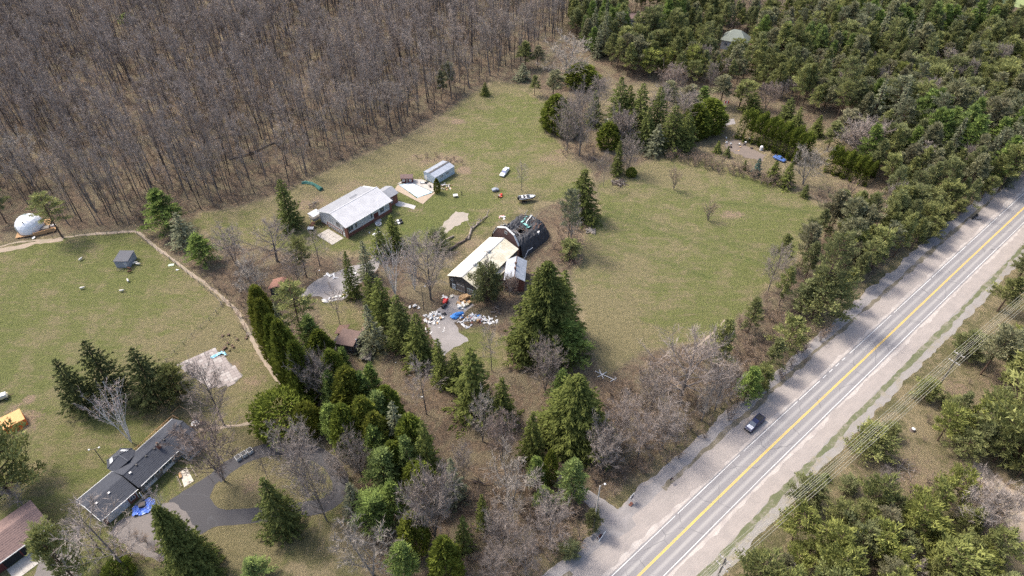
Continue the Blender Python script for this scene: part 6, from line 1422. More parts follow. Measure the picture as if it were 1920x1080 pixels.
def pickup(x, y, rz, label):
    """nose towards +x"""
    t = thing('pickup_truck', x, y, rz, label, 'pickup truck')
    loft([(-2.9, sec(.95, .5, 1.12)), (-2.8, sec(.98, .42, 1.18)), (-.3, sec(1.0, .42, 1.18)), (1.5, sec(1.0, .42, 1.15)), (2.55, sec(.97, .42, 1.08)), (2.9, sec(.88, .5, .95))], 'body', navy, t)
    loft([(-.75, sec(.86, 1.12, 1.2, .95)), (-.5, sec(.82, 1.15, 1.82, .84)), (.75, sec(.82, 1.15, 1.84, .84)), (1.5, sec(.86, 1.1, 1.2, .95))], 'cab', navy, t)
    MB().slab([(.83, -.66, 1.845), (1.5, -.78, 1.26), (1.5, .78, 1.26), (.83, .66, 1.845)], .03).build('windshield', sky_glass, t)
    MB().slab([(-.82, -.7, 1.26), (-.53, -.64, 1.82), (-.53, .64, 1.82), (-.82, .7, 1.26)], .03).build('rear_window', sky_glass, t)
    for s in (-1, 1):
        for x0, x1 in ((-.45, .25), (.32, .95)): m = MB(); m.slab([(x0, s * .87, 1.3), (x1, s * .87, 1.3), (min(x1, .8), s * .76, 1.72), (x0, s * .76, 1.72)][::s], .04); m.build('side_window', sky_glass, t)
        B('headlight', chrome, t, (2.84, s * .68, .78, .12, .34, .2)); B('tail_light', red_p, t, (-2.9, s * .85, .8, .06, .16, .34)); B('mirror', navy, t, (.9, s * 1.08, 1.22, .14, .2, .16))
    B('cargo_bed', black_p, t, (-1.85, 0, 1.02, 1.85, 1.6, .165)); B('bed_rail', navy, t, (-1.85, .9, 1.17, 2.0, .14, .1), (-1.85, -.9, 1.17, 2.0, .14, .1), (-2.84, 0, 1.17, .1, 1.7, .1)); B('painted_hood_glint', carwhite, t, (2.0, 0, 1.11, 1.0, 1.4, .05))  # the white plate on the hood is a painted glint, not bodywork
    B('grille', chrome, t, (2.91, 0, .6, .05, 1.0, .26)); B('bumper', black_p, t, (2.93, 0, .38, .14, 1.8, .2), (-2.95, 0, .4, .14, 1.8, .2)); wheels(t, (-1.85, 1.85), 1.0, .42); return t
def sedan(x, y, rz, label, mat, win, L=4.9):
    t = thing('parked_car', x, y, rz, label, 'car'); k = L / 4.9
    loft([(-2.45 * k, sec(.8, .4, .8)), (-2.3 * k, sec(.9, .35, .98)), (-1.2 * k, sec(.93, .32, 1.0)), (1.1 * k, sec(.93, .32, .98)), (2.2 * k, sec(.9, .35, .86)), (2.45 * k, sec(.78, .4, .7))], 'body', mat, t)
    loft([(-1.75 * k, sec(.74, .95, 1.0, .95)), (-.95 * k, sec(.72, .95, 1.42, .86)), (.3 * k, sec(.72, .95, 1.44, .86)), (1.1 * k, sec(.76, .95, 1.0, .95))], 'cabin', mat, t)
    MB().slab([(.36 * k, -.6, 1.44), (1.08 * k, -.7, 1.03), (1.08 * k, .7, 1.03), (.36 * k, .6, 1.44)], .03).build('windshield', win, t); MB().slab([(-1.7 * k, -.66, 1.04), (-1.0 * k, -.6, 1.43), (-1.0 * k, .6, 1.43), (-1.7 * k, .66, 1.04)], .03).build('rear_window', win, t)
    for s in (-1, 1):
        for a, c in ((-.85, -.3), (-.22, .35)): m = MB(); m.slab([(a * k, s * .77, 1.04), (c * k, s * .77, 1.04), (c * k, s * .66, 1.36), (a * k, s * .66, 1.36)][::s], .04); m.build('side_window', win, t)
        B('headlight', chrome, t, (2.4 * k, s * .6, .58, .1, .3, .14)); B('tail_light', red_p, t, (-2.42 * k, s * .65, .65, .06, .3, .12))
    wheels(t, (-1.45 * k, 1.45 * k), .92, .34); return t
def ang(p, q): a, c = G(*p), G(*q); return math.atan2(c[1] - a[1], c[0] - a[0])
p = G(1414, 797); pickup(p[0], p[1], ang((1430, 780), (1402, 806)), 'dark navy pickup truck with a white glint on its hood, on the gravel shoulder')
p = G(946, 325); sedan(p[0], p[1], ang((953, 314), (939, 333)), 'old long white car with blue tinted windows parked on the grass above the boat', carwhite, M('blue_car_glass', (.03, .06, .22), None, 1, .1, spec=1), 5.6)
p = G(1461, 300); sedan(p[0], p[1], ang((1452, 295), (1470, 303)), 'blue pickup-sized car parked behind the small spruces of the far garden', carblue, sky_glass, 4.6)
# boat on its trailer
p = G(987, 377); bt = thing('boat', p[0], p[1], math.radians(12), 'black and white motor boat standing on a trailer behind the collapsed barn', 'boat', z=.75)
def hull(x, w, d, s=1.0): return (x, [(-w, .95), (-w * .85, .35), (0, .35 - d), (w * .85, .35), (w, .95), (0, .90)])
loft([hull(-2.6, .95, .3), hull(-1, 1.1, .38), hull(1, 1.0, .36), hull(2.2, .6, .2), hull(3.0, .08, -.2)], 'hull', black_p, bt, False)
m = MB()
for s in (-1, 1): m.tube([(-2.6, s * .97, .98), (-1, s * 1.12, .98), (1, s * 1.02, 1.0), (2.2, s * .62, 1.03), (3.0, 0, 1.08)], .09, 5)
m.build('gunwale', carwhite, bt); B('deck', carwhite, bt, (1.7, 0, .93, 1.4, .9, .06)); B('seat', white_p, bt, (-1.4, 0, .75, .5, 1.5, .5), (-.2, .5, .75, .5, .5, .45), (-.2, -.5, .75, .5, .5, .45))
MB().slab([(.7, -.75, 1.0), (.95, -.75, 1.4), (.95, .75, 1.4), (.7, .75, 1.0)], .04).build('windshield', sky_glass, bt); B('outboard', black_p, bt, (-2.85, 0, .3, .4, .4, 1.0))
tl_ = thing('boat_trailer', p[0], p[1], math.radians(12), 'low boat trailer with dark wheels carrying the motor boat', 'trailer')
B('frame', rust, tl_, (-.3, .6, .42, 4.6, .09, .1), (-.3, -.6, .42, 4.6, .09, .1), (2.8, 0, .42, 2.0, .09, .1), (-1.6, 0, .42, .09, 1.8, .1)); wheels(tl_, (-1.2, -.4), 1.05, .3)
for s in (-1, 1): B('mudguard', black_p, tl_, (-.8, s * 1.0, .66, 1.6, .26, .06))
p = G(929, 358); a = thing('covered_trailer', p[0], p[1], .3, 'small grey covered utility trailer on the grass right of the white car', 'trailer')
loft([(-1.2, sec(.7, .3, .8)), (0, sec(.8, .3, 1.1)), (1.1, sec(.6, .3, .75))], 'cover', M('grey_tarp', (.22, .24, .27), (.16, .17, .2), 1.5, .6), a); wheels(a, (0,), .85, .28); MB().tube([(1.1, 0, .5), (2.0, 0, .45)], .05, 5).build('drawbar', rust, a); MB().tube([(.6, .4, .9), (.7, .5, 2.1)], .04, 4).build('post', trim_white, a)
p = G(938, 369); a = thing('garden_tractor', p[0], p[1], 1.0, 'small red and white lawn tractor on the grass below the grey trailer', 'tractor')
loft([(0, sec(.32, .4, .75)), (.9, sec(.3, .4, .85)), (1.0, sec(.28, .45, .8))], 'hood', red_p, a); B('seat', white_p, a, (-.5, 0, .7, .45, .5, .12), (-.72, 0, .75, .1, .5, .4)); B('mower_deck', M('orange_red', (.7, .16, .06), None, 1, .6), a, (0, 0, .2, 1.1, 1.3, .18)); wheels(a, (-.55, .75), .5, .27)
p = G(854, 369); a = thing('table', p[0], p[1], .2, 'white square table alone on the green lawn right of the workshop', 'table'); B('tabletop', white_p, a, (0, 0, .7, 1.5, 1.3, .06)); [B('leg', white_p, a, (x, y, 0, .07, .07, .7)) for x in (-.65, .65) for y in (-.55, .55)]
p = G(866, 366); a = thing('garden_pump', p[0], p[1], .2, 'dark cast hand pump standing by the white table on the lawn', 'pump'); MB().lathe([(.2, 0), (.12, .1), (.12, 1.1), (.2, 1.2), (.05, 1.5)], n=8).build('body', black_p, a); MB().tube([(.1, 0, 1.1), (.5, 0, .7)], .04, 4).build('handle', black_p, a)
# white-roofed house lawn bits
p = G(706, 438); a = thing('board', p[0], p[1], ang((697, 440), (710, 432)), 'white sheet of board lying on the lawn before the white-roofed house', 'board'); B('panel', white_p, a, (0, 0, .05, 2.6, 1.2, .12))
p = G(710, 422); a = thing('tub', p[0], p[1], 0, 'round white tub on the lawn before the white-roofed house', 'tub'); MB().lathe([(.8, 0), (.95, .6), (1.0, .65), (.8, .66), (.7, .2), (.05, .18)], n=14).build('shell', white_p, a); B('rim', grey_wood, a, (0, 0, .2, .9, .9, .05))
p = G(748, 420); a = thing('junk_stack', p[0], p[1], .4, 'stack of old boxes and a white lid right of the two lawn spruces', 'junk'); 
for k in range(6): B('box', (grey_wood, white_p, black_p)[k % 3], a, ((k % 3 - 1) * .9, (k // 3) * 1.0, 0, .8, .7, .4 + .1 * k, k * .4))
p = G(583, 431); a = thing('garden_table', p[0], p[1], 0, 'white slatted table at the left corner of the patio', 'table')
for k in range(5): B('slat', white_p, a, (0, -.6 + k * .3, .7, 1.9, .26, .05))
for x in (-.8, .8): B('leg', white_p, a, (x, 0, 0, .08, 1.0, .7))
for i, (x, y, w) in enumerate(((792, 344, 'white lounger by the pool left of the workshop door'), (800, 343, 'dark lounger by the pool under the workshop wall'), (806, 350, 'round grey pool table by the thin cedar'))):
    p = G(x, y); a = thing('garden_chair', p[0], p[1], i, w, 'chair'); B('seat', (white_p, black_p, grey_wood)[i], a, (0, 0, .3, 1.5, .6, .08)); B('backrest', (white_p, black_p, grey_wood)[i], a, (-.7, 0, .35, .1, .6, .5)); [B('leg', grey_wood, a, (xx, yy, 0, .06, .06, .3)) for xx in (-.6, .6) for yy in (-.25, .25)]
make_tree('cedar', *G(820, 361), 5.6, 1.05, label='thin clipped cedar at the corner between pool and workshop', name='cedar_tree', idx=0)
# green tarp roll
p0 = G(584, 350); a = thing('tarp_roll', p0[0], p0[1], 0, 'long dark green tarpaulin roll lying curved on the lawn above the lone spruce', 'tarpaulin')
pts = [G(*q) - p0 for q in ((566, 344), (574, 343), (584, 345), (592, 349), (598, 354), (603, 357))]; MB().tube([(q[0], q[1], .35) for q in pts], [.3, .5, .45, .5, .75, .85], 7).build('roll', green_t, a)
MB().tube([(q[0], q[1] - .4, .12) for q in pts[:4]], [.2, .3, .3, .1], 5).build('fold', green_t, a)
p = G(585, 385); 
def pile(name, label, px, py, n, kinds, seed, r=1.5, cat='pile', s=1.0):
    p = G(px, py); t = thing(name, p[0], p[1], 0, label, cat); rr = random.Random(seed)
    for k in range(n):
        nm, mt, dim = kinds[k % len(kinds)]; d = [v * s * rr.uniform(.75, 1.25) for v in dim]; rad = r * math.sqrt(rr.random()); a_ = rr.uniform(0, 6.28)
        m = MB()
        if nm in ('stick', 'log'): 
            h = rr.uniform(.08, .5) * s; m.tube([(-d[0] / 2, 0, h), (0, rr.uniform(-.1, .1), h + .12), (d[0] / 2, 0, h * .6)], [d[1], d[1], d[1] * .6], 5)
        else: m.box(0, 0, 0, *d)
        o = m.build(nm, mt, t); o.location = (rad * math.cos(a_), rad * math.sin(a_), max(0, (1 - rad / r) * .4 * s)); o.rotation_euler = (rr.uniform(-.2, .2), rr.uniform(-.2, .2), rr.uniform(0, 6.28))
    return t
STK = [('stick', grey_wood, (2.2, .06)), ('stick', log_m, (1.6, .05)), ('stick', logd, (2.6, .07))]
pile('brushwood_pile', 'heap of branches on the lawn at the rear left of the white-roofed house', 590, 386, 26, STK, 1, 1.8)
pile('brushwood_pile', 'dark wood heap at the top left corner of the hay field', 1160, 343, 34, [('log', logd, (3.2, .12)), ('log', grey_wood, (2.6, .1))], 2, 2.4)
pile('brushwood_pile', 'reddish brown heap at the edge of the hay field right of the barns', 1072, 494, 30, [('stick', rust, (1.6, .08)), ('stick', logd, (1.4, .06))], 3, 1.3)
pile('brushwood_pile', 'low heap of sticks on the lawn above the barns', 1112, 300, 16, STK, 4, 1.8)
pile('brushwood_pile', 'scattered branches by the stump right of the road', 1690, 880, 30, STK, 5, 3.0)
pile('rubble_pile', 'heap of pale debris at the lower right corner of the workshop', 836, 350, 26, [('plank', white_p, (1.4, .2, .08)), ('brick', brick_red, (.35, .25, .2)), ('plank', tan_p, (1.1, .25, .06)), ('block', concrete, (.5, .4, .3))], 6, 2.0)
pile('wood_stack', 'flat stack of grey lumber on the left edge of the hay field', 1108, 434, 16, [('plank', grey_wood, (2.6, .35, .15)), ('plank', log_m, (2.2, .3, .18))], 7, 1.3)
pile('rubble_pile', 'small pile of red and white scraps above the gate of the collapsed barn', 942, 408, 10, [('scrap', white_p, (.9, .5, .1)), ('scrap', M('pink_scrap', (.6, .3, .28), None, 1, .8), (.7, .4, .1))], 8, 1.0)
pile('log_pile', 'low dark log pile right of the trash heap before the barn', 932, 582, 12, [('log', logd, (1.8, .12)), ('log', log_m, (1.5, .1))], 9, 1.6)
pile('rubble_pile', 'scattered rubble and stumps at the lower end of the meadow strip near the tiled slab', 436, 642, 26, [('clod', M('earth_clod', (.13, .09, .065), None, 2, 1), (.6, .5, .3)), ('stick', logd, (1.0, .06))], 10, 4.5)
pile('rubble_pile', 'garden clutter in the dug beds of the far yard', 1382, 268, 26, [('box', white_p, (.6, .5, .4)), ('plank', grey_wood, (1.5, .2, .1)), ('box', M('dark_crate', (.05, .04, .04), None, 1, .9), (.8, .6, .4)), ('plank', tan_p, (1.0, .3, .1))], 11, 6.0)
# fallen trunks left of the barn
def logs(label, pts, rad, seed, br=0, mat=None):
    p0 = G(*pts[0]); t = thing('fallen_tree', p0[0], p0[1], 0, label, 'log'); rr = random.Random(seed)
    Q = [(*(G(x, y) - p0), .3 + .25 * (i % 2)) for i, (x, y) in enumerate(pts)]; MB().tube(Q, [rad * (1 - .12 * i) for i in range(len(Q))], 7).build('trunk', mat or log_m, t)
    for k in range(br):
        a = Vector(Q[rr.randrange(1, len(Q))]); e = a + Vector((rr.uniform(-2.4, 2.4), rr.uniform(-1.0, 2.4), rr.uniform(.2, 1.6))); MB().tube([a, (a + e) / 2 + Vector((0, 0, .3)), e], [.14, .09, .03], 5).build('branch', mat or log_m, t)
logs('pale fallen tree with forked limbs lying on the slope left of the cream barn roof', [(878, 450), (884, 432), (893, 424), (903, 416), (913, 406)], .34, 1, 12)
logs('darker fallen trunk on the slope directly left of the cream barn roof', [(843, 470), (858, 460), (872, 452), (879, 444)], .36, 2, 5, logd)
logs('short cut log on the lawn above the fallen trees', [(832, 454), (842, 449), (851, 444)], .34, 3)
logs('fallen trunk with its limbs deep in the bare wood', [(430, 300), (470, 290), (510, 270), (530, 268)], .3, 4, 14, logd)
logs('long dead stem leaning at the front of the wood, below the deep fallen trunk', [(400, 262), (420, 258), (440, 252)], .2, 5, 3, rust)
logs('white bleached log at the foot of the cedar by the clearing', [(1028, 238), (1036, 246), (1046, 250)], .2, 6, 3)
logs('dead branch pile on the leaf-strewn slope near the bottom', [(888, 904), (896, 906), (906, 909)], .15, 7, 5, logd)
# white pole frame by the hay field corner
p = G(1135, 705); a = thing('pole_frame', p[0], p[1], 0, 'frame of crossed white poles lying at the lower left corner of the hay field', 'frame')
for q in (((-2.4, 1.4, .2), (2.4, -1.6, .25)), ((-2.0, -.4, .1), (.4, 1.0, .35)), ((-.6, -.9, .1), (-1.4, 1.6, .5)), ((1.0, -1.9, .1), (2.6, -.9, .3)), ((2.2, -1.4, .1), (2.1, -1.5, 1.4))): MB().tube(q, .09, 6).build('pole', trim_white, a)
# ---- trash heaps: every bag, box and board is a thing
def bag_mesh(mat, seed, s=.55):
    rng = np.random.default_rng(seed); bm = bmesh.new(); bmesh.ops.create_icosphere(bm, subdivisions=1, radius=s)
    q_ = rng.uniform(.6, 1.35, 2)
    for v in bm.verts: v.co *= rng.uniform(.45, 1.35); v.co.x *= q_[0]; v.co.y *= q_[1]; v.co.z = max(-.2 * s, v.co.z * .5) + .2 * s
    me = bpy.data.meshes.new('bag'); bm.to_mesh(me); bm.free(); me.materials.append(mat); return me
bags = [bag_mesh(white_p, i) for i in range(4)]; dbags = [bag_mesh(black_p, 9), bag_mesh(blue_p, 10), bag_mesh(M('grey_bag', (.3, .31, .35), None, 2, .5), 11)]
def boxm(nm, mat, d): m = MB(); m.box(0, 0, 0, *d); return m.mesh(nm, mat)
planks = [boxm('board', white_p, (1.6, .35, .1)), boxm('board', M('board_grey', (.4, .4, .42), None, 1, .7), (1.4, .5, .08))]; boxes = [boxm('box', tan_p, (.9, .7, .5)), boxm('box', white_p, (.8, .5, .4)), boxm('box', M('cream_box', (.62, .55, .42), None, 1, .8), (.8, .8, .35))]
def heap(px, py, n, rx, ry, rot, meshes, label, group, cat, seed, h=.5, nm='rubbish_bag', s=(.5, 1.1)):
    p = G(px, py); rr = random.Random(seed)
    for k in range(n):
        a = rr.uniform(0, 6.28); q = math.sqrt(rr.random()); x, y = rx * q * math.cos(a), ry * q * math.sin(a)
        o = bpy.data.objects.new(nm, meshes[rr.randrange(len(meshes))]); COL.objects.link(o)
        o.location = (p[0] + x * math.cos(rot) - y * math.sin(rot), p[1] + x * math.sin(rot) + y * math.cos(rot), max(0, 1 - q) * h * rr.uniform(0, 1)); o.rotation_euler = (rr.uniform(-.25, .25), rr.uniform(-.25, .25), rr.uniform(0, 6.28)); f = rr.uniform(*s); o.scale = (f, f, f); tag(o, label, cat, group)
heap(812, 597, 52, 2.6, 2.4, 0, bags + planks[:1], 'white rubbish bag in the heap left of the grey driveway', 'bags in the left heap', 'bag', 1, .6)
heap(823, 588, 5, 1.6, .8, 0, dbags[:1], 'black rubbish bag at the top of the heap left of the driveway', 'black bags in the left heap', 'bag', 2, .4)
heap(776, 577, 9, 1.5, 1.1, 0, bags, 'white rubbish bag at the foot of the yard lamp post', 'bags under the lamp post', 'bag', 3, .4)
heap(903, 600, 52, 4.4, 1.3, -.22, bags + planks[:1], 'white rubbish bag in the long heap right of the driveway', 'bags in the long right heap', 'bag', 4, .7)
heap(880, 597, 16, 2.6, 1.8, 0, bags + planks[:1], 'white rubbish in the thick end of the long heap', 'rubbish at the thick end of the long heap', 'rubbish', 5, .7)
heap(874, 607, 10, 2.4, 1.6, 0, planks + dbags[2:], 'grey or white board at the lower side of the long heap', 'boards at the lower side of the long heap', 'board', 6, .3, 'board')
heap(857, 592, 7, 1.3, .9, .6, dbags[1:2], 'bright blue bag at the driveway end of the long heap', 'bright blue bags', 'bag', 7, .8, s=(1.1, 1.7))
heap(884, 596, 8, 3.2, 1.0, 0, dbags[1:], 'blue or grey bag inside the long heap', 'blue and grey bags in the long heap', 'bag', 8, .5)
heap(868, 573, 12, 1.9, 1.2, .5, boxes + planks, 'cardboard box or board in the tan pile before the glazed barn door', 'boxes before the glazed barn door', 'box', 9, .7, 'cardboard_box', (1.0, 1.7))
heap(872, 560, 8, 1.4, .8, .4, boxes[:1], 'cardboard box leaning at the glazed barn door', 'boxes at the glazed barn door', 'box', 10, .6, 'cardboard_box', (1.2, 1.8))
heap(838, 556, 7, 1.4, .7, 0, boxes[1:] + planks, 'pale box or board beside the white barn door', 'boxes beside the white barn door', 'box', 11, .5, 'cardboard_box')
heap(893, 601, 12, 3.6, 1.2, -.1, boxes[:1] + [boxm('box', red_p, (.5, .4, .3)), boxm('box', brick_red, (.7, .4, .3))], 'brown or red box among the white bags of the long heap', 'brown and red boxes in the long heap', 'box', 18, .6, 'cardboard_box', (.6, 1.0))
heap(814, 599, 8, 2.3, 2.0, 0, [boxm('board', grey_wood, (1.6, .3, .1)), boxm('box', tan_p, (.7, .5, .4))], 'grey board or tan box among the bags of the left heap', 'boards in the left heap', 'board', 19, .5, 'board', (.6, 1.1))
heap(815, 618, 7, 3.0, 1.8, 0, planks[:1], 'white scrap lying flat on the grey driveway', 'scraps on the driveway', 'scrap', 12, 0, 'scrap', (.4, .7))
heap(622, 518, 11, 2.6, .9, -.4, bags + planks, 'white rubbish in the line across the gravel parking', 'rubbish on the gravel parking', 'rubbish', 13, .3, s=(.7, 1.1))
heap(615, 563, 12, 2.2, 1.1, .2, planks + boxes[2:], 'pale board in the heap on the lower edge of the gravel parking', 'boards on the lower parking edge', 'board', 14, .3, 'board')
heap(638, 556, 8, 1.6, .7, .2, bags + boxes[:1], 'white rubbish right of the boards on the parking edge', 'rubbish on the parking edge', 'rubbish', 15, .3)
heap(688, 500, 12, 4.5, 2.4, .7, bags + planks, 'white scrap strewn under the spruces by the parking', 'scraps under the spruces', 'scrap', 16, .1, 'scrap', (.5, .9))
heap(686, 432, 4, 5.0, 1.5, 0, planks[1:], 'grey plank lying before the long wall of the white-roofed house', 'planks before the white-roofed house', 'plank', 17, .1, 'plank', (.6, .9))
for (x, y, lb) in ((971, 654, 'white bag alone on the grass below the long trash heap'), (742, 680, 'white bag alone on the leaves right of the ruined cabin'), (930, 594, 'white ball-like bag at the right end of the long trash heap'), (928, 560, 'round white sink by the pine at the barn front'), (792, 744, 'white scrap under the lone leafless tree'), (1048, 742, 'white scrap between the pines below the tallest spruce')):
    p = G(x, y); o = bpy.data.objects.new('rubbish_bag', bags[len(lb) % 4]); COL.objects.link(o); o.location = (p[0], p[1], 0); o.scale = (.75, .6, .5); tag(o, lb, 'bag')
# red machine and black barrel before the barn
p = G(835, 568); a = thing('log_splitter', p[0], p[1], ang((842, 560), (832, 575)), 'bright red machine with pale boxes beside the white barn door', 'machine'); loft([(-1.2, sec(.5, .4, 1.0)), (0, sec(.6, .4, 1.3)), (1.0, sec(.4, .5, 1.0))], 'housing', red_p, a); wheels(a, (0,), .75, .32); B('seat', white_p, a, (-.9, 0, 1.05, .5, .6, .12))
p = G(833, 576); a = thing('barrel', p[0], p[1], 1.0, 'black barrel lying on the driveway below the red machine', 'barrel'); MB().tube([(-.8, 0, .45), (.8, 0, .45)], .45, 14).build('drum', black_p, a); [MB().tube([(x, 0, .45), (x + .05, 0, .45)], .475, 14).build('hoop', rim_m, a) for x in (-.6, 0, .6)]
# ---- lamp posts
def lamp(px, py, top, label, conc=False, arms=1):
    p = G(px, py); h = top_z(p[0], p[1], top); t = thing('street_lamp', p[0], p[1], .3, label, 'lamp post')
    MB().tube([(0, 0, 0), (0, 0, h - .2)], [.11, .07] if not conc else [.2, .14], 7).build('pole', concrete if conc else M('lamp_pole_dark', (.10, .09, .085), None, 1, .7), t)
    for k in range(arms):
        s = 1 if k == 0 else -1; ar = MB().tube([(0, 0, h - .3), (.5 * s, 0, h), (1.0 * s, 0, h)], .05, 5).build('arm', grey_wood, t); MB().lathe([(.05, h + .12), (.2, h + .05), (.22, h - .08), (.14, h - .16)], 1.0 * s, 0, 8).build('lamp_head', white_p, t)
lamp(562, 526, 487, 'dark yard lamp post with a white head above the reddish shed roof'); lamp(795, 580, 538, 'dark yard lamp post above the left trash heap'); lamp(195, 868, 841, 'thin lamp post with a white head at the skylit bay of the bungalow', arms=2); lamp(1112, 994, 910, 'pale concrete lamp post at the entrance from the road', True, 1)
lamp(594, 516, 508, 'knee-high white-headed lamp by the parking edge')
# ---- realtor sign, second sign frame, mailbox
p = G(1180, 945); a = thing('sale_sign', p[0], p[1], ang((1176, 950), (1186, 938)), 'dark for-sale sign with a white top panel at the corner of the entrance', 'sign')
B('post', trim_white, a, (0, 0, 0, .14, .14, 2.7)); B('arm', trim_white, a, (.6, 0, 2.5, 1.5, .1, .12)); B('sign_board', M('sign_navy', (.03, .03, .06), None, 1, .5), a, (.62, 0, 1.2, 1.1, .06, 1.1)); B('top_panel', white_p, a, (.62, 0, 2.64, 1.2, .06, .34)); B('flower_box', brick_red, a, (.1, -.3, 0, .9, .6, .3))
p = G(1128, 1010); a = thing('sign_frame', p[0], p[1], ang((1122, 1012), (1134, 1000)), 'white tilted sign frame beside the entrance, at the road edge', 'sign'); MB().tube([(-.9, 0, 0), (1.0, 0, 1.7)], .09, 6).build('post', trim_white, a); MB().tube([(-.6, .1, .2), (-.7, .6, 1.2)], .07, 6).build('post', trim_white, a); B('sign_board', M('sign_dark', (.06, .03, .03), None, 1, .6), a, (.1, .3, .3, .9, .06, .7)); B('planter', brick_red, a, (0, .5, 0, 1.2, .5, .25))
p = G(1257, 905); a = thing('mailbox', p[0], p[1], .8, 'dark mailbox on a thin post on the gravel verge', 'mailbox'); B('post', grey_wood, a, (0, 0, 0, .1, .1, 1.3)); o = MB().tube([(-.35, 0, 1.5), (.35, 0, 1.5)], .22, 8).build('box', black_p, a); B('flag', red_p, o, (.1, -.24, 1.5, .05, .02, .25))
p = G(1828, 409); a = thing('mailbox_rack', p[0], p[1], .5, 'dark tangle of tipped mailboxes on the gravel beside the road at upper right', 'mailbox'); 
for q in (((-1.6, 0, .4), (1.4, .4, .4)), ((-.8, -.8, .2), (1.2, -1.4, .2)), ((-.2, .2, .3), (.2, .3, 1.6)), ((.1, .3, 1.5), (.8, .6, 1.1)), ((-.4, -.6, .2), (-.2, .4, .6))): MB().tube(q, .1, 5).build('post', black_p, a)
B('box', black_p, a, (-1.3, 0, .35, .9, .5, .5), (1.2, .3, .35, .7, .5, .5))
# ---- power line
PH = 13.0; q1, q2 = G(1801, 661, PH), G(1361, 1046, PH); dv = (q1 - q2) / np.linalg.norm(q1 - q2); span = np.linalg.norm(q1 - q2); nv_ = np.array([dv[1], -dv[0]])
pole_m = M('pole_grey_wood', (.16, .14, .12), (.11, .10, .085), 2, .95); insul = M('insulator', (.62, .60, .58), None, 1, .3)
poles = [q2 - dv * span, q2, q1, q1 + dv * span]
for i, q in enumerate(poles[1:3]):
    t = thing('power_pole', q[0], q[1], math.atan2(nv_[1], nv_[0]), ('wooden power pole with pale crossarm at the bottom edge', 'wooden power pole with two pale crossarms among the bushes right of the road')[i], 'power pole')
    MB().tube([(0, 0, 0), (0, 0, PH)], [.22, .14], 8).build('pole', pole_m, t)
    for z, w in ((12.2, 2.6), (9.6, 2.8)):
        B('crossarm', M('crossarm_pale', (.34, .31, .28), None, 2, .8), t, (0, 0, z, w, .16, .18))
        for x in (-1.15, -.5, .5, 1.15): MB().lathe([(.09, z + .18), (.12, z + .3), (.05, z + .42)], x, 0, 6).build('insulator', insul, t)
    MB().lathe([(.28, 10.2), (.3, 11.3), (.1, 11.4)], 0, .5, 9).build('transformer', grey_wood, t)
wire_m = M('wire_pale', (.40, .38, .30), None, 1, .5)
names = ['topmost road-side', 'topmost', 'upper inner', 'upper outer', 'lower road-side', 'lower inner', 'lower outer']
for w, (off, z) in enumerate(((-1.15, 12.6), (-.1, 13.0), (1.15, 12.6), (.5, 12.6), (-1.15, 10.0), (-.4, 10.0), (1.15, 10.0))):
    t = thing('power_line', q2[0], q2[1], 0, names[w] + ' power wire slung along the right side of the road', 'wire')
    P_ = []
    for i in range(3):
        for k in range(12 if i < 2 else 13):
            f = k / 12; q = poles[i] + (poles[i + 1] - poles[i]) * f + nv_ * off - q2; P_.append((q[0], q[1], z - 1.1 * 4 * f * (1 - f)))
    MB().tube(P_, .032, 4).build('wire', wire_m, t)
# ---- sheep in the meadow
wool = M('sheep_wool', (.58, .54, .47), (.46, .42, .36), 5, 1.0, bump=.6); face = M('sheep_face', (.06, .05, .045), None, 2, .9); dwool = M('brown_wool', (.10, .055, .035), None, 4, 1)
def sheep(px, py, rz, label, dark=False):
    p = G(px, py); t = thing('sheep', p[0], p[1], rz, label, 'sheep'); bm = bmesh.new()
    for (c, r, s_) in (((0, 0, .62), .36, (1.65, .95, .92)), ((.45, 0, .68), .26, (1.1, .9, 1)), ((.78, 0, .72), .14, (1.5, .8, 1)), ((-.5, 0, .62), .26, (1, .9, .95))):
        r_ = bmesh.ops.create_icosphere(bm, subdivisions=2, radius=r); 
        for v in r_['verts']: v.co = Vector((v.co.x * s_[0] + c[0], v.co.y * s_[1] + c[1], v.co.z * s_[2] + c[2]))
    for x in (-.42, .40):
        for y in (-.17, .17):
            r_ = bmesh.ops.create_cone(bm, cap_ends=True, segments=7, radius1=.045, radius2=.085, depth=.5)
            for v in r_['verts']: v.co += Vector((x, y, .26))
    me = bpy.data.meshes.new('body'); bm.to_mesh(me); bm.free(); me.materials.append(dwool if dark else wool); o = bpy.data.objects.new('body', me); COL.objects.link(o); o.parent = t
    rm = o.modifiers.new('skin', 'REMESH'); rm.mode = 'VOXEL'; rm.voxel_size = .05; rm.use_smooth_shade = True
    MB().lathe([(.02, 0), (.1, .04), (.12, .16), (.11, .3), (.05, .36)], n=8).build('head', face, t, True); hd = t.children[-1]; hd.location = (.86, 0, .66); hd.rotation_euler = (0, math.radians(115), 0)
    for s in (-1, 1): MB().box(.92, s * .15, .70, .1, .14, .04).build('ear', face, t)
    t.scale = (.9, .9, .9)
for x, y, r_, lb in ((152, 488, 1.2, 'white sheep standing alone in the upper left of the meadow'), (155, 542, .3, 'white sheep alone in the lower left of the meadow'), (241, 528, 2.2, 'white sheep grazing below the grey shelter'), (229, 547, .1, 'larger white sheep lowest in the meadow'), (254, 495, .5, 'white sheep nearest the right wall of the shelter'), (259.5, 497, 0, 'white sheep just right of the one by the shelter wall')): sheep(x, y, r_, lb)
sheep(243, 505, 2.8, 'brown sheep at the front right corner of the shelter', True); sheep(244, 511, .4, 'dark brown sheep below the one at the shelter corner', True)
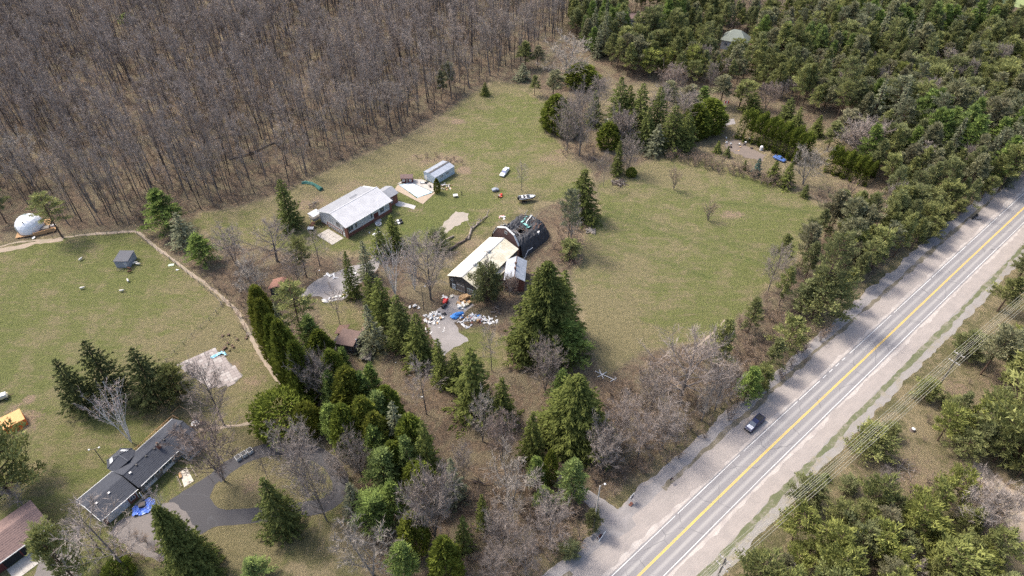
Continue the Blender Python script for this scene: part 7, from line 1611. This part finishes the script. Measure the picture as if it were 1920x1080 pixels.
p = G(333, 506); o = bpy.data.objects.new('rubbish_bag', bags[0]); COL.objects.link(o); o.location = (p[0], p[1], 0); o.scale = (.8, .8, .6); tag(o, 'white scrap against the fence by the dirt path', 'scrap')
p = G(321, 497); a = thing('board', p[0], p[1], 0.2, 'pale green sheet lying by the fence next to the path', 'board'); B('panel', M('pale_green_sheet', (.38, .44, .36), None, 1, .7), a, (0, 0, .03, 1.6, 1.0, .06))
# ---- wire fences
def fence(pts, label, name='wire_fence', sp=3.2, h=1.25, mat=None, rails=(.35, .75, 1.15), r=.02):
    P_ = W(pts); o = P_[0]; t = thing(name, o[0], o[1], 0, label, 'fence'); seg = np.linalg.norm(np.diff(P_, axis=0), axis=1); cs = np.concatenate([[0], np.cumsum(seg)]); me = None
    for q in np.arange(0, cs[-1], sp):
        x, y = np.interp(q, cs, P_[:, 0]) - o[0], np.interp(q, cs, P_[:, 1]) - o[1]
        if me is None: me = MB().tube([(0, 0, 0), (0, 0, h)], .075, 6).mesh('fence_post', mat or grey_wood)
        c = bpy.data.objects.new('fence_post', me); COL.objects.link(c); c.parent = t; c.location = (x, y, 0)
    for z in rails: MB().tube([(*(q - o), z) for q in P_], r, 4).build('fence_wire', mat or grey_wood, t)
fence([(258, 440), (282, 460), (314, 483), (357, 517), (408, 560), (416, 572)], 'wire fence between the meadow and the dirt path'); fence([(416, 572), (402, 594), (360, 632), (318, 672), (304, 690)], 'low fence closing the lower side of the sheep meadow')
fence([(100, 447), (156, 443), (252, 437)], 'wire fence along the top of the sheep meadow'); fence([(1515, 368), (1550, 384), (1600, 408)], 'old fence line at the upper right of the hay field')
p = G(418, 568); a = thing('field_gate', p[0], p[1], ang((412, 590), (420, 562)), 'grey metal gate at the right corner of the sheep meadow', 'gate')
for z in (.3, .6, .9, 1.2): MB().tube([(-1.8, 0, z), (1.8, 0, z)], .035, 4).build('rail', grey_wood, a)
for x in (-1.8, 0, 1.8): MB().tube([(x, 0, 0), (x, 0, 1.3)], .05, 5).build('post', grey_wood, a)
# ---- orange shelter, tractor
p = G(30, 796); a = thing('shelter_tent', p[0], p[1], ang((14, 806), (46, 790)), 'bright orange shelter tent with a pale orange roof at the left edge', 'tent')
m = MB(); m.slab([(-2.6, -1.6, 1.75), (2.2, -1.6, 1.75), (2.2, 1.9, 2.3), (-2.6, 1.9, 2.3)], .05); m.build('roof', peach, a); m = MB(); m.add([(-2.6, -1.9, .02), (2.2, -1.9, .02), (2.2, -1.6, 1.7), (-2.6, -1.6, 1.7), (-2.6, -1.7, .02), (2.2, -1.7, .02), (2.2, -1.45, 1.7), (-2.6, -1.45, 1.7)], [(0, 1, 2, 3), (7, 6, 5, 4), (0, 3, 7, 4), (1, 5, 6, 2)]); m.build('side_panel', orange, a)
B('end_panel', orange, a, (-2.5, .1, 0, .08, 3.3, 1.7), (2.1, .1, 0, .08, 3.3, 1.7)); B('flap', orange, a, (0, -2.1, .02, 1.6, .5, .05)); 
for x in (-2.4, 2.0):
    for y in (-1.5, 1.7): MB().tube([(x, y, 0), (x, y, 1.75)], .05, 5).build('pole', trim_white, a)
p = G(6, 748); a = thing('farm_cart', p[0], p[1], .5, 'white and tan farm cart with dark wheels cut by the left edge', 'cart'); B('cargo_box', cream_p, a, (0, 0, .55, 2.6, 1.4, .5)); B('cover', white_p, a, (.3, 0, 1.06, 1.6, 1.2, .5)); wheels(a, (-.8, .8), .85, .36); B('drawbar', rust, a, (1.9, 0, .5, 1.2, .1, .1))
p = G(3, 787); a = thing('crate', p[0], p[1], .1, 'dark crate with a green lid left of the orange tent', 'crate'); B('box', black_p, a, (0, 0, 0, .9, .8, .5)); B('lid', M('green_plastic', (.02, .25, .12), None, 1, .5), a, (.9, -.1, 0, .8, .6, .35))
for x, y, lb in ((55, 802, 'first'), (50, 786, 'second')): pass
# ---- tiled slab with a folded blue cover
TP = [(330, 684), (402, 652.5), (456, 704), (436, 722), (392, 727)]
a0 = G(330, 684); ux = G(402, 652.5) - a0; Lx = np.linalg.norm(ux); ux /= Lx; uy = np.array([ux[1], -ux[0]])
tp = thing('tiled_slab', a0[0], a0[1], math.atan2(ux[1], ux[0]), 'wide tiled concrete slab between the dark conifers and the dirt path', 'patio')
pol = np.array([[(G(*q) - a0) @ ux, (G(*q) - a0) @ uy] for q in TP]); tl_m = M('slab_pinkish', (.27, .235, .22), (.21, .18, .168), 1.0, .9); tl_2 = M('slab_pale', (.33, .30, .28), (.27, .245, .23), 1.0, .9); rr = random.Random(3); mesh_t = [boxm('tile', tl_m, (.96, .96, .06)), boxm('tile', tl_2, (.96, .96, .06))]
xm, ym_ = pol.max(0)
for i in range(int(xm) + 1):
    for j in range(int(ym_) + 1):
        if inside(np.array([[i + .5, j + .5]]), pol)[0]:
            o = bpy.data.objects.new('tile', mesh_t[0 if rr.random() < .72 else 1]); COL.objects.link(o); o.parent = tp; o.location = (i + .5, -(j + .5), .01 + rr.uniform(0, .015))
MB().slab([(x, -y, .012) for x, y in pol], .01).build('joint_bed', M('joint_grey', (.16, .15, .14), None, 1, .95), tp)
p = G(407, 666); a = thing('pool_float', p[0], p[1], ang((398, 671), (416, 662)), 'light blue folded cover lying on the upper corner of the tiled slab', 'cover'); lb_m = M('light_blue_sheet', (.22, .50, .72), (.4, .62, .78), 2, .5)
crumple(a, 'sheet', lb_m, [(-1.9, -.5), (1.2, -.6), (1.4, -1.8), (2.2, -1.6), (2.0, .5), (-1.8, .4)], .18, .07, .25, 6); B('frame', grey_wood, a, (1.2, -1.2, .08, 1.6, .1, .08), (1.6, -1.8, .08, 1.4, .1, .08))
# ---- around the bungalow
for k, (x, y, w_) in enumerate(((447.5, 861, 'left'), (458.5, 854.5, 'middle'), (469.5, 848, 'right'))):
    p = G(x, y); a = thing('planter_box', p[0], p[1], ang((449, 860), (468, 848)), w_ + ' one of the three white boxes with black tops on the curved driveway', 'box')
    B('side', white_p, a, (0, -.52, 0, 1.1, .06, 1.0), (0, .52, 0, 1.1, .06, 1.0), (-.52, 0, 0, .06, .98, 1.0), (.52, 0, 0, .06, .98, 1.0)); MB().lathe([(.42, .8), (.47, 1.0), (.4, 1.06), (.05, 1.07)], n=12).build('top', black_p, a); B('foot', grey_wood, a, (0, 0, .02, .95, .95, .05))
p = G(271, 951); a = thing('tarpaulin', p[0], p[1], ang((257, 956), (285, 946)), 'crumpled bright blue tarpaulin spread on the parking before the garage wing', 'tarpaulin'); crumple(a, 'sheet', blue_tarp, [(-2.6, -1.4), (0.2, -2.1), (2.4, -1.0), (2.0, 1.5), (-.6, 1.9), (-2.4, .8)], .12, .1, .28, 12)
p = G(268, 949); a = thing('fire_pit', p[0], p[1], .4, 'dark square box sitting on the blue tarpaulin', 'box'); B('basin', black_p, a, (0, 0, .3, 1.3, 1.1, .5)); B('lid', M('dark_brown', (.05, .035, .04), None, 1, .6), a, (0, 0, .81, 1.0, .8, .06)); [B('foot', black_p, a, (x, y, .1, .1, .1, .25)) for x in (-.5, .5) for y in (-.4, .4)]
wk = [(337, 886), (350, 876), (363.5, 902), (345.5, 914)]; w0_ = G(*wk[0]); a = thing('concrete_walk', w0_[0], w0_[1], 0, 'pale concrete walk from the bungalow porch to the driveway', 'walk')
Wk = [G(*q) - w0_ for q in wk]
for k in range(4):
    f0, f1 = k / 4, (k + .97) / 4; A_, B_ = Wk[0], Wk[1]; D_, C_ = Wk[3], Wk[2]
    MB().slab([(*(A_ + (D_ - A_) * f0), .07), (*(A_ + (D_ - A_) * f1), .07), (*(B_ + (C_ - B_) * f1), .07), (*(B_ + (C_ - B_) * f0), .07)], .07).build('slab', M('walk_concrete', (.50, .45, .38), (.40, .36, .30), 1.2, .9), a)
p = G(339, 893); a = thing('bench', p[0], p[1], .5, 'orange timber bench on the concrete walk', 'bench'); B('seat', fresh_wood, a, (0, 0, .4, .5, 1.4, .08)); [B('leg', fresh_wood, a, (0, y, 0, .4, .08, .4)) for y in (-.6, .6)]
for pts, lb in (([(332, 893), (341, 913)], 'left'), ([(357, 873), (369, 893)], 'right')):
    q = G(*pts[0]); e2 = G(*pts[1]) - q; a = thing('edging_timber', q[0], q[1], 0, lb + ' edging timber beside the concrete walk', 'edging'); MB().tube([(0, 0, .08), (e2[0], e2[1], .08)], .09, 5).build('beam', log_m, a); MB().tube([(e2[0], e2[1], 0), (e2[0], e2[1], .4)], .09, 5).build('post', log_m, a)
p = G(368, 797); a = thing('patio_set', p[0], p[1], .3, 'white rimmed table and dark chairs at the far end of the bungalow', 'table'); MB().lathe([(.05, .7), (.9, .7), (.95, .76), (.1, .78)], n=14).build('tabletop', white_p, a); [B('chair', rust, a, (1.3 * math.cos(k), 1.2 * math.sin(k), 0, .5, .5, .8, k)) for k in range(0, 6, 2)]
p0 = G(581, 762); e2 = G(594, 786) - p0; a = thing('drain_pipe', p0[0], p0[1], 0, 'pale teal pipe lying beside the round cedar and the end of the dirt path', 'pipe'); MB().tube([(0, 0, .45), (e2[0], e2[1], .45)], .42, 10).build('pipe', M('pipe_teal', (.30, .52, .46), (.24, .42, .38), 1, .5), a); MB().tube([(e2[0] * .97, e2[1] * .97, .45), (e2[0], e2[1], .45)], .5, 10).build('collar', M('pipe_teal2', (.2, .4, .36), None, 1, .5), a)
# ---- far yard
p = G(1354, 214); a = thing('flagpole', p[0], p[1], 0, 'flagpole with a red and white flag by the small far road', 'flagpole'); MB().tube([(0, 0, 0), (0, 0, 6)], .06, 6).build('pole', trim_white, a); B('flag', red_p, a, (.35, 0, 4.6, .55, .05, 1.1), (1.35, 0, 4.6, .5, .05, 1.1)); B('flag_centre', white_p, a, (.87, 0, 4.6, .46, .05, 1.1))
p = G(1427, 281); a = thing('water_tank', p[0], p[1], 0, 'small white tank on the far lawn below the long hedge', 'tank'); MB().lathe([(.6, 0), (.62, 1.3), (.4, 1.6), (.15, 1.7)], n=12).build('tank', white_p, a); B('stand', grey_wood, a, (0, 0, 0, 1.5, 1.5, .1))
p = G(1711, 807); a = thing('stump', p[0], p[1], 0, 'pale cut stump in the dry grass right of the wires', 'stump'); MB().lathe([(.7, 0), (.5, .3), (.48, .6)], n=10).build('stump', logd, a); MB().lathe([(.4, .6), (.42, .66), (.05, .67)], n=10).build('cut_face', white_p, a)
for k in range(3): B('marker', white_p, thing('marker_stake', *G(1246 + k * 2 - 3, 880 + k), 0, ('pale stake', 'second pale stake', 'third pale stake')[k] + ' in the grass above the mailbox', 'stake'), (0, 0, 0, .08, .08, .9 - .1 * k)) if k < 1 else None
p = G(756, 1075)
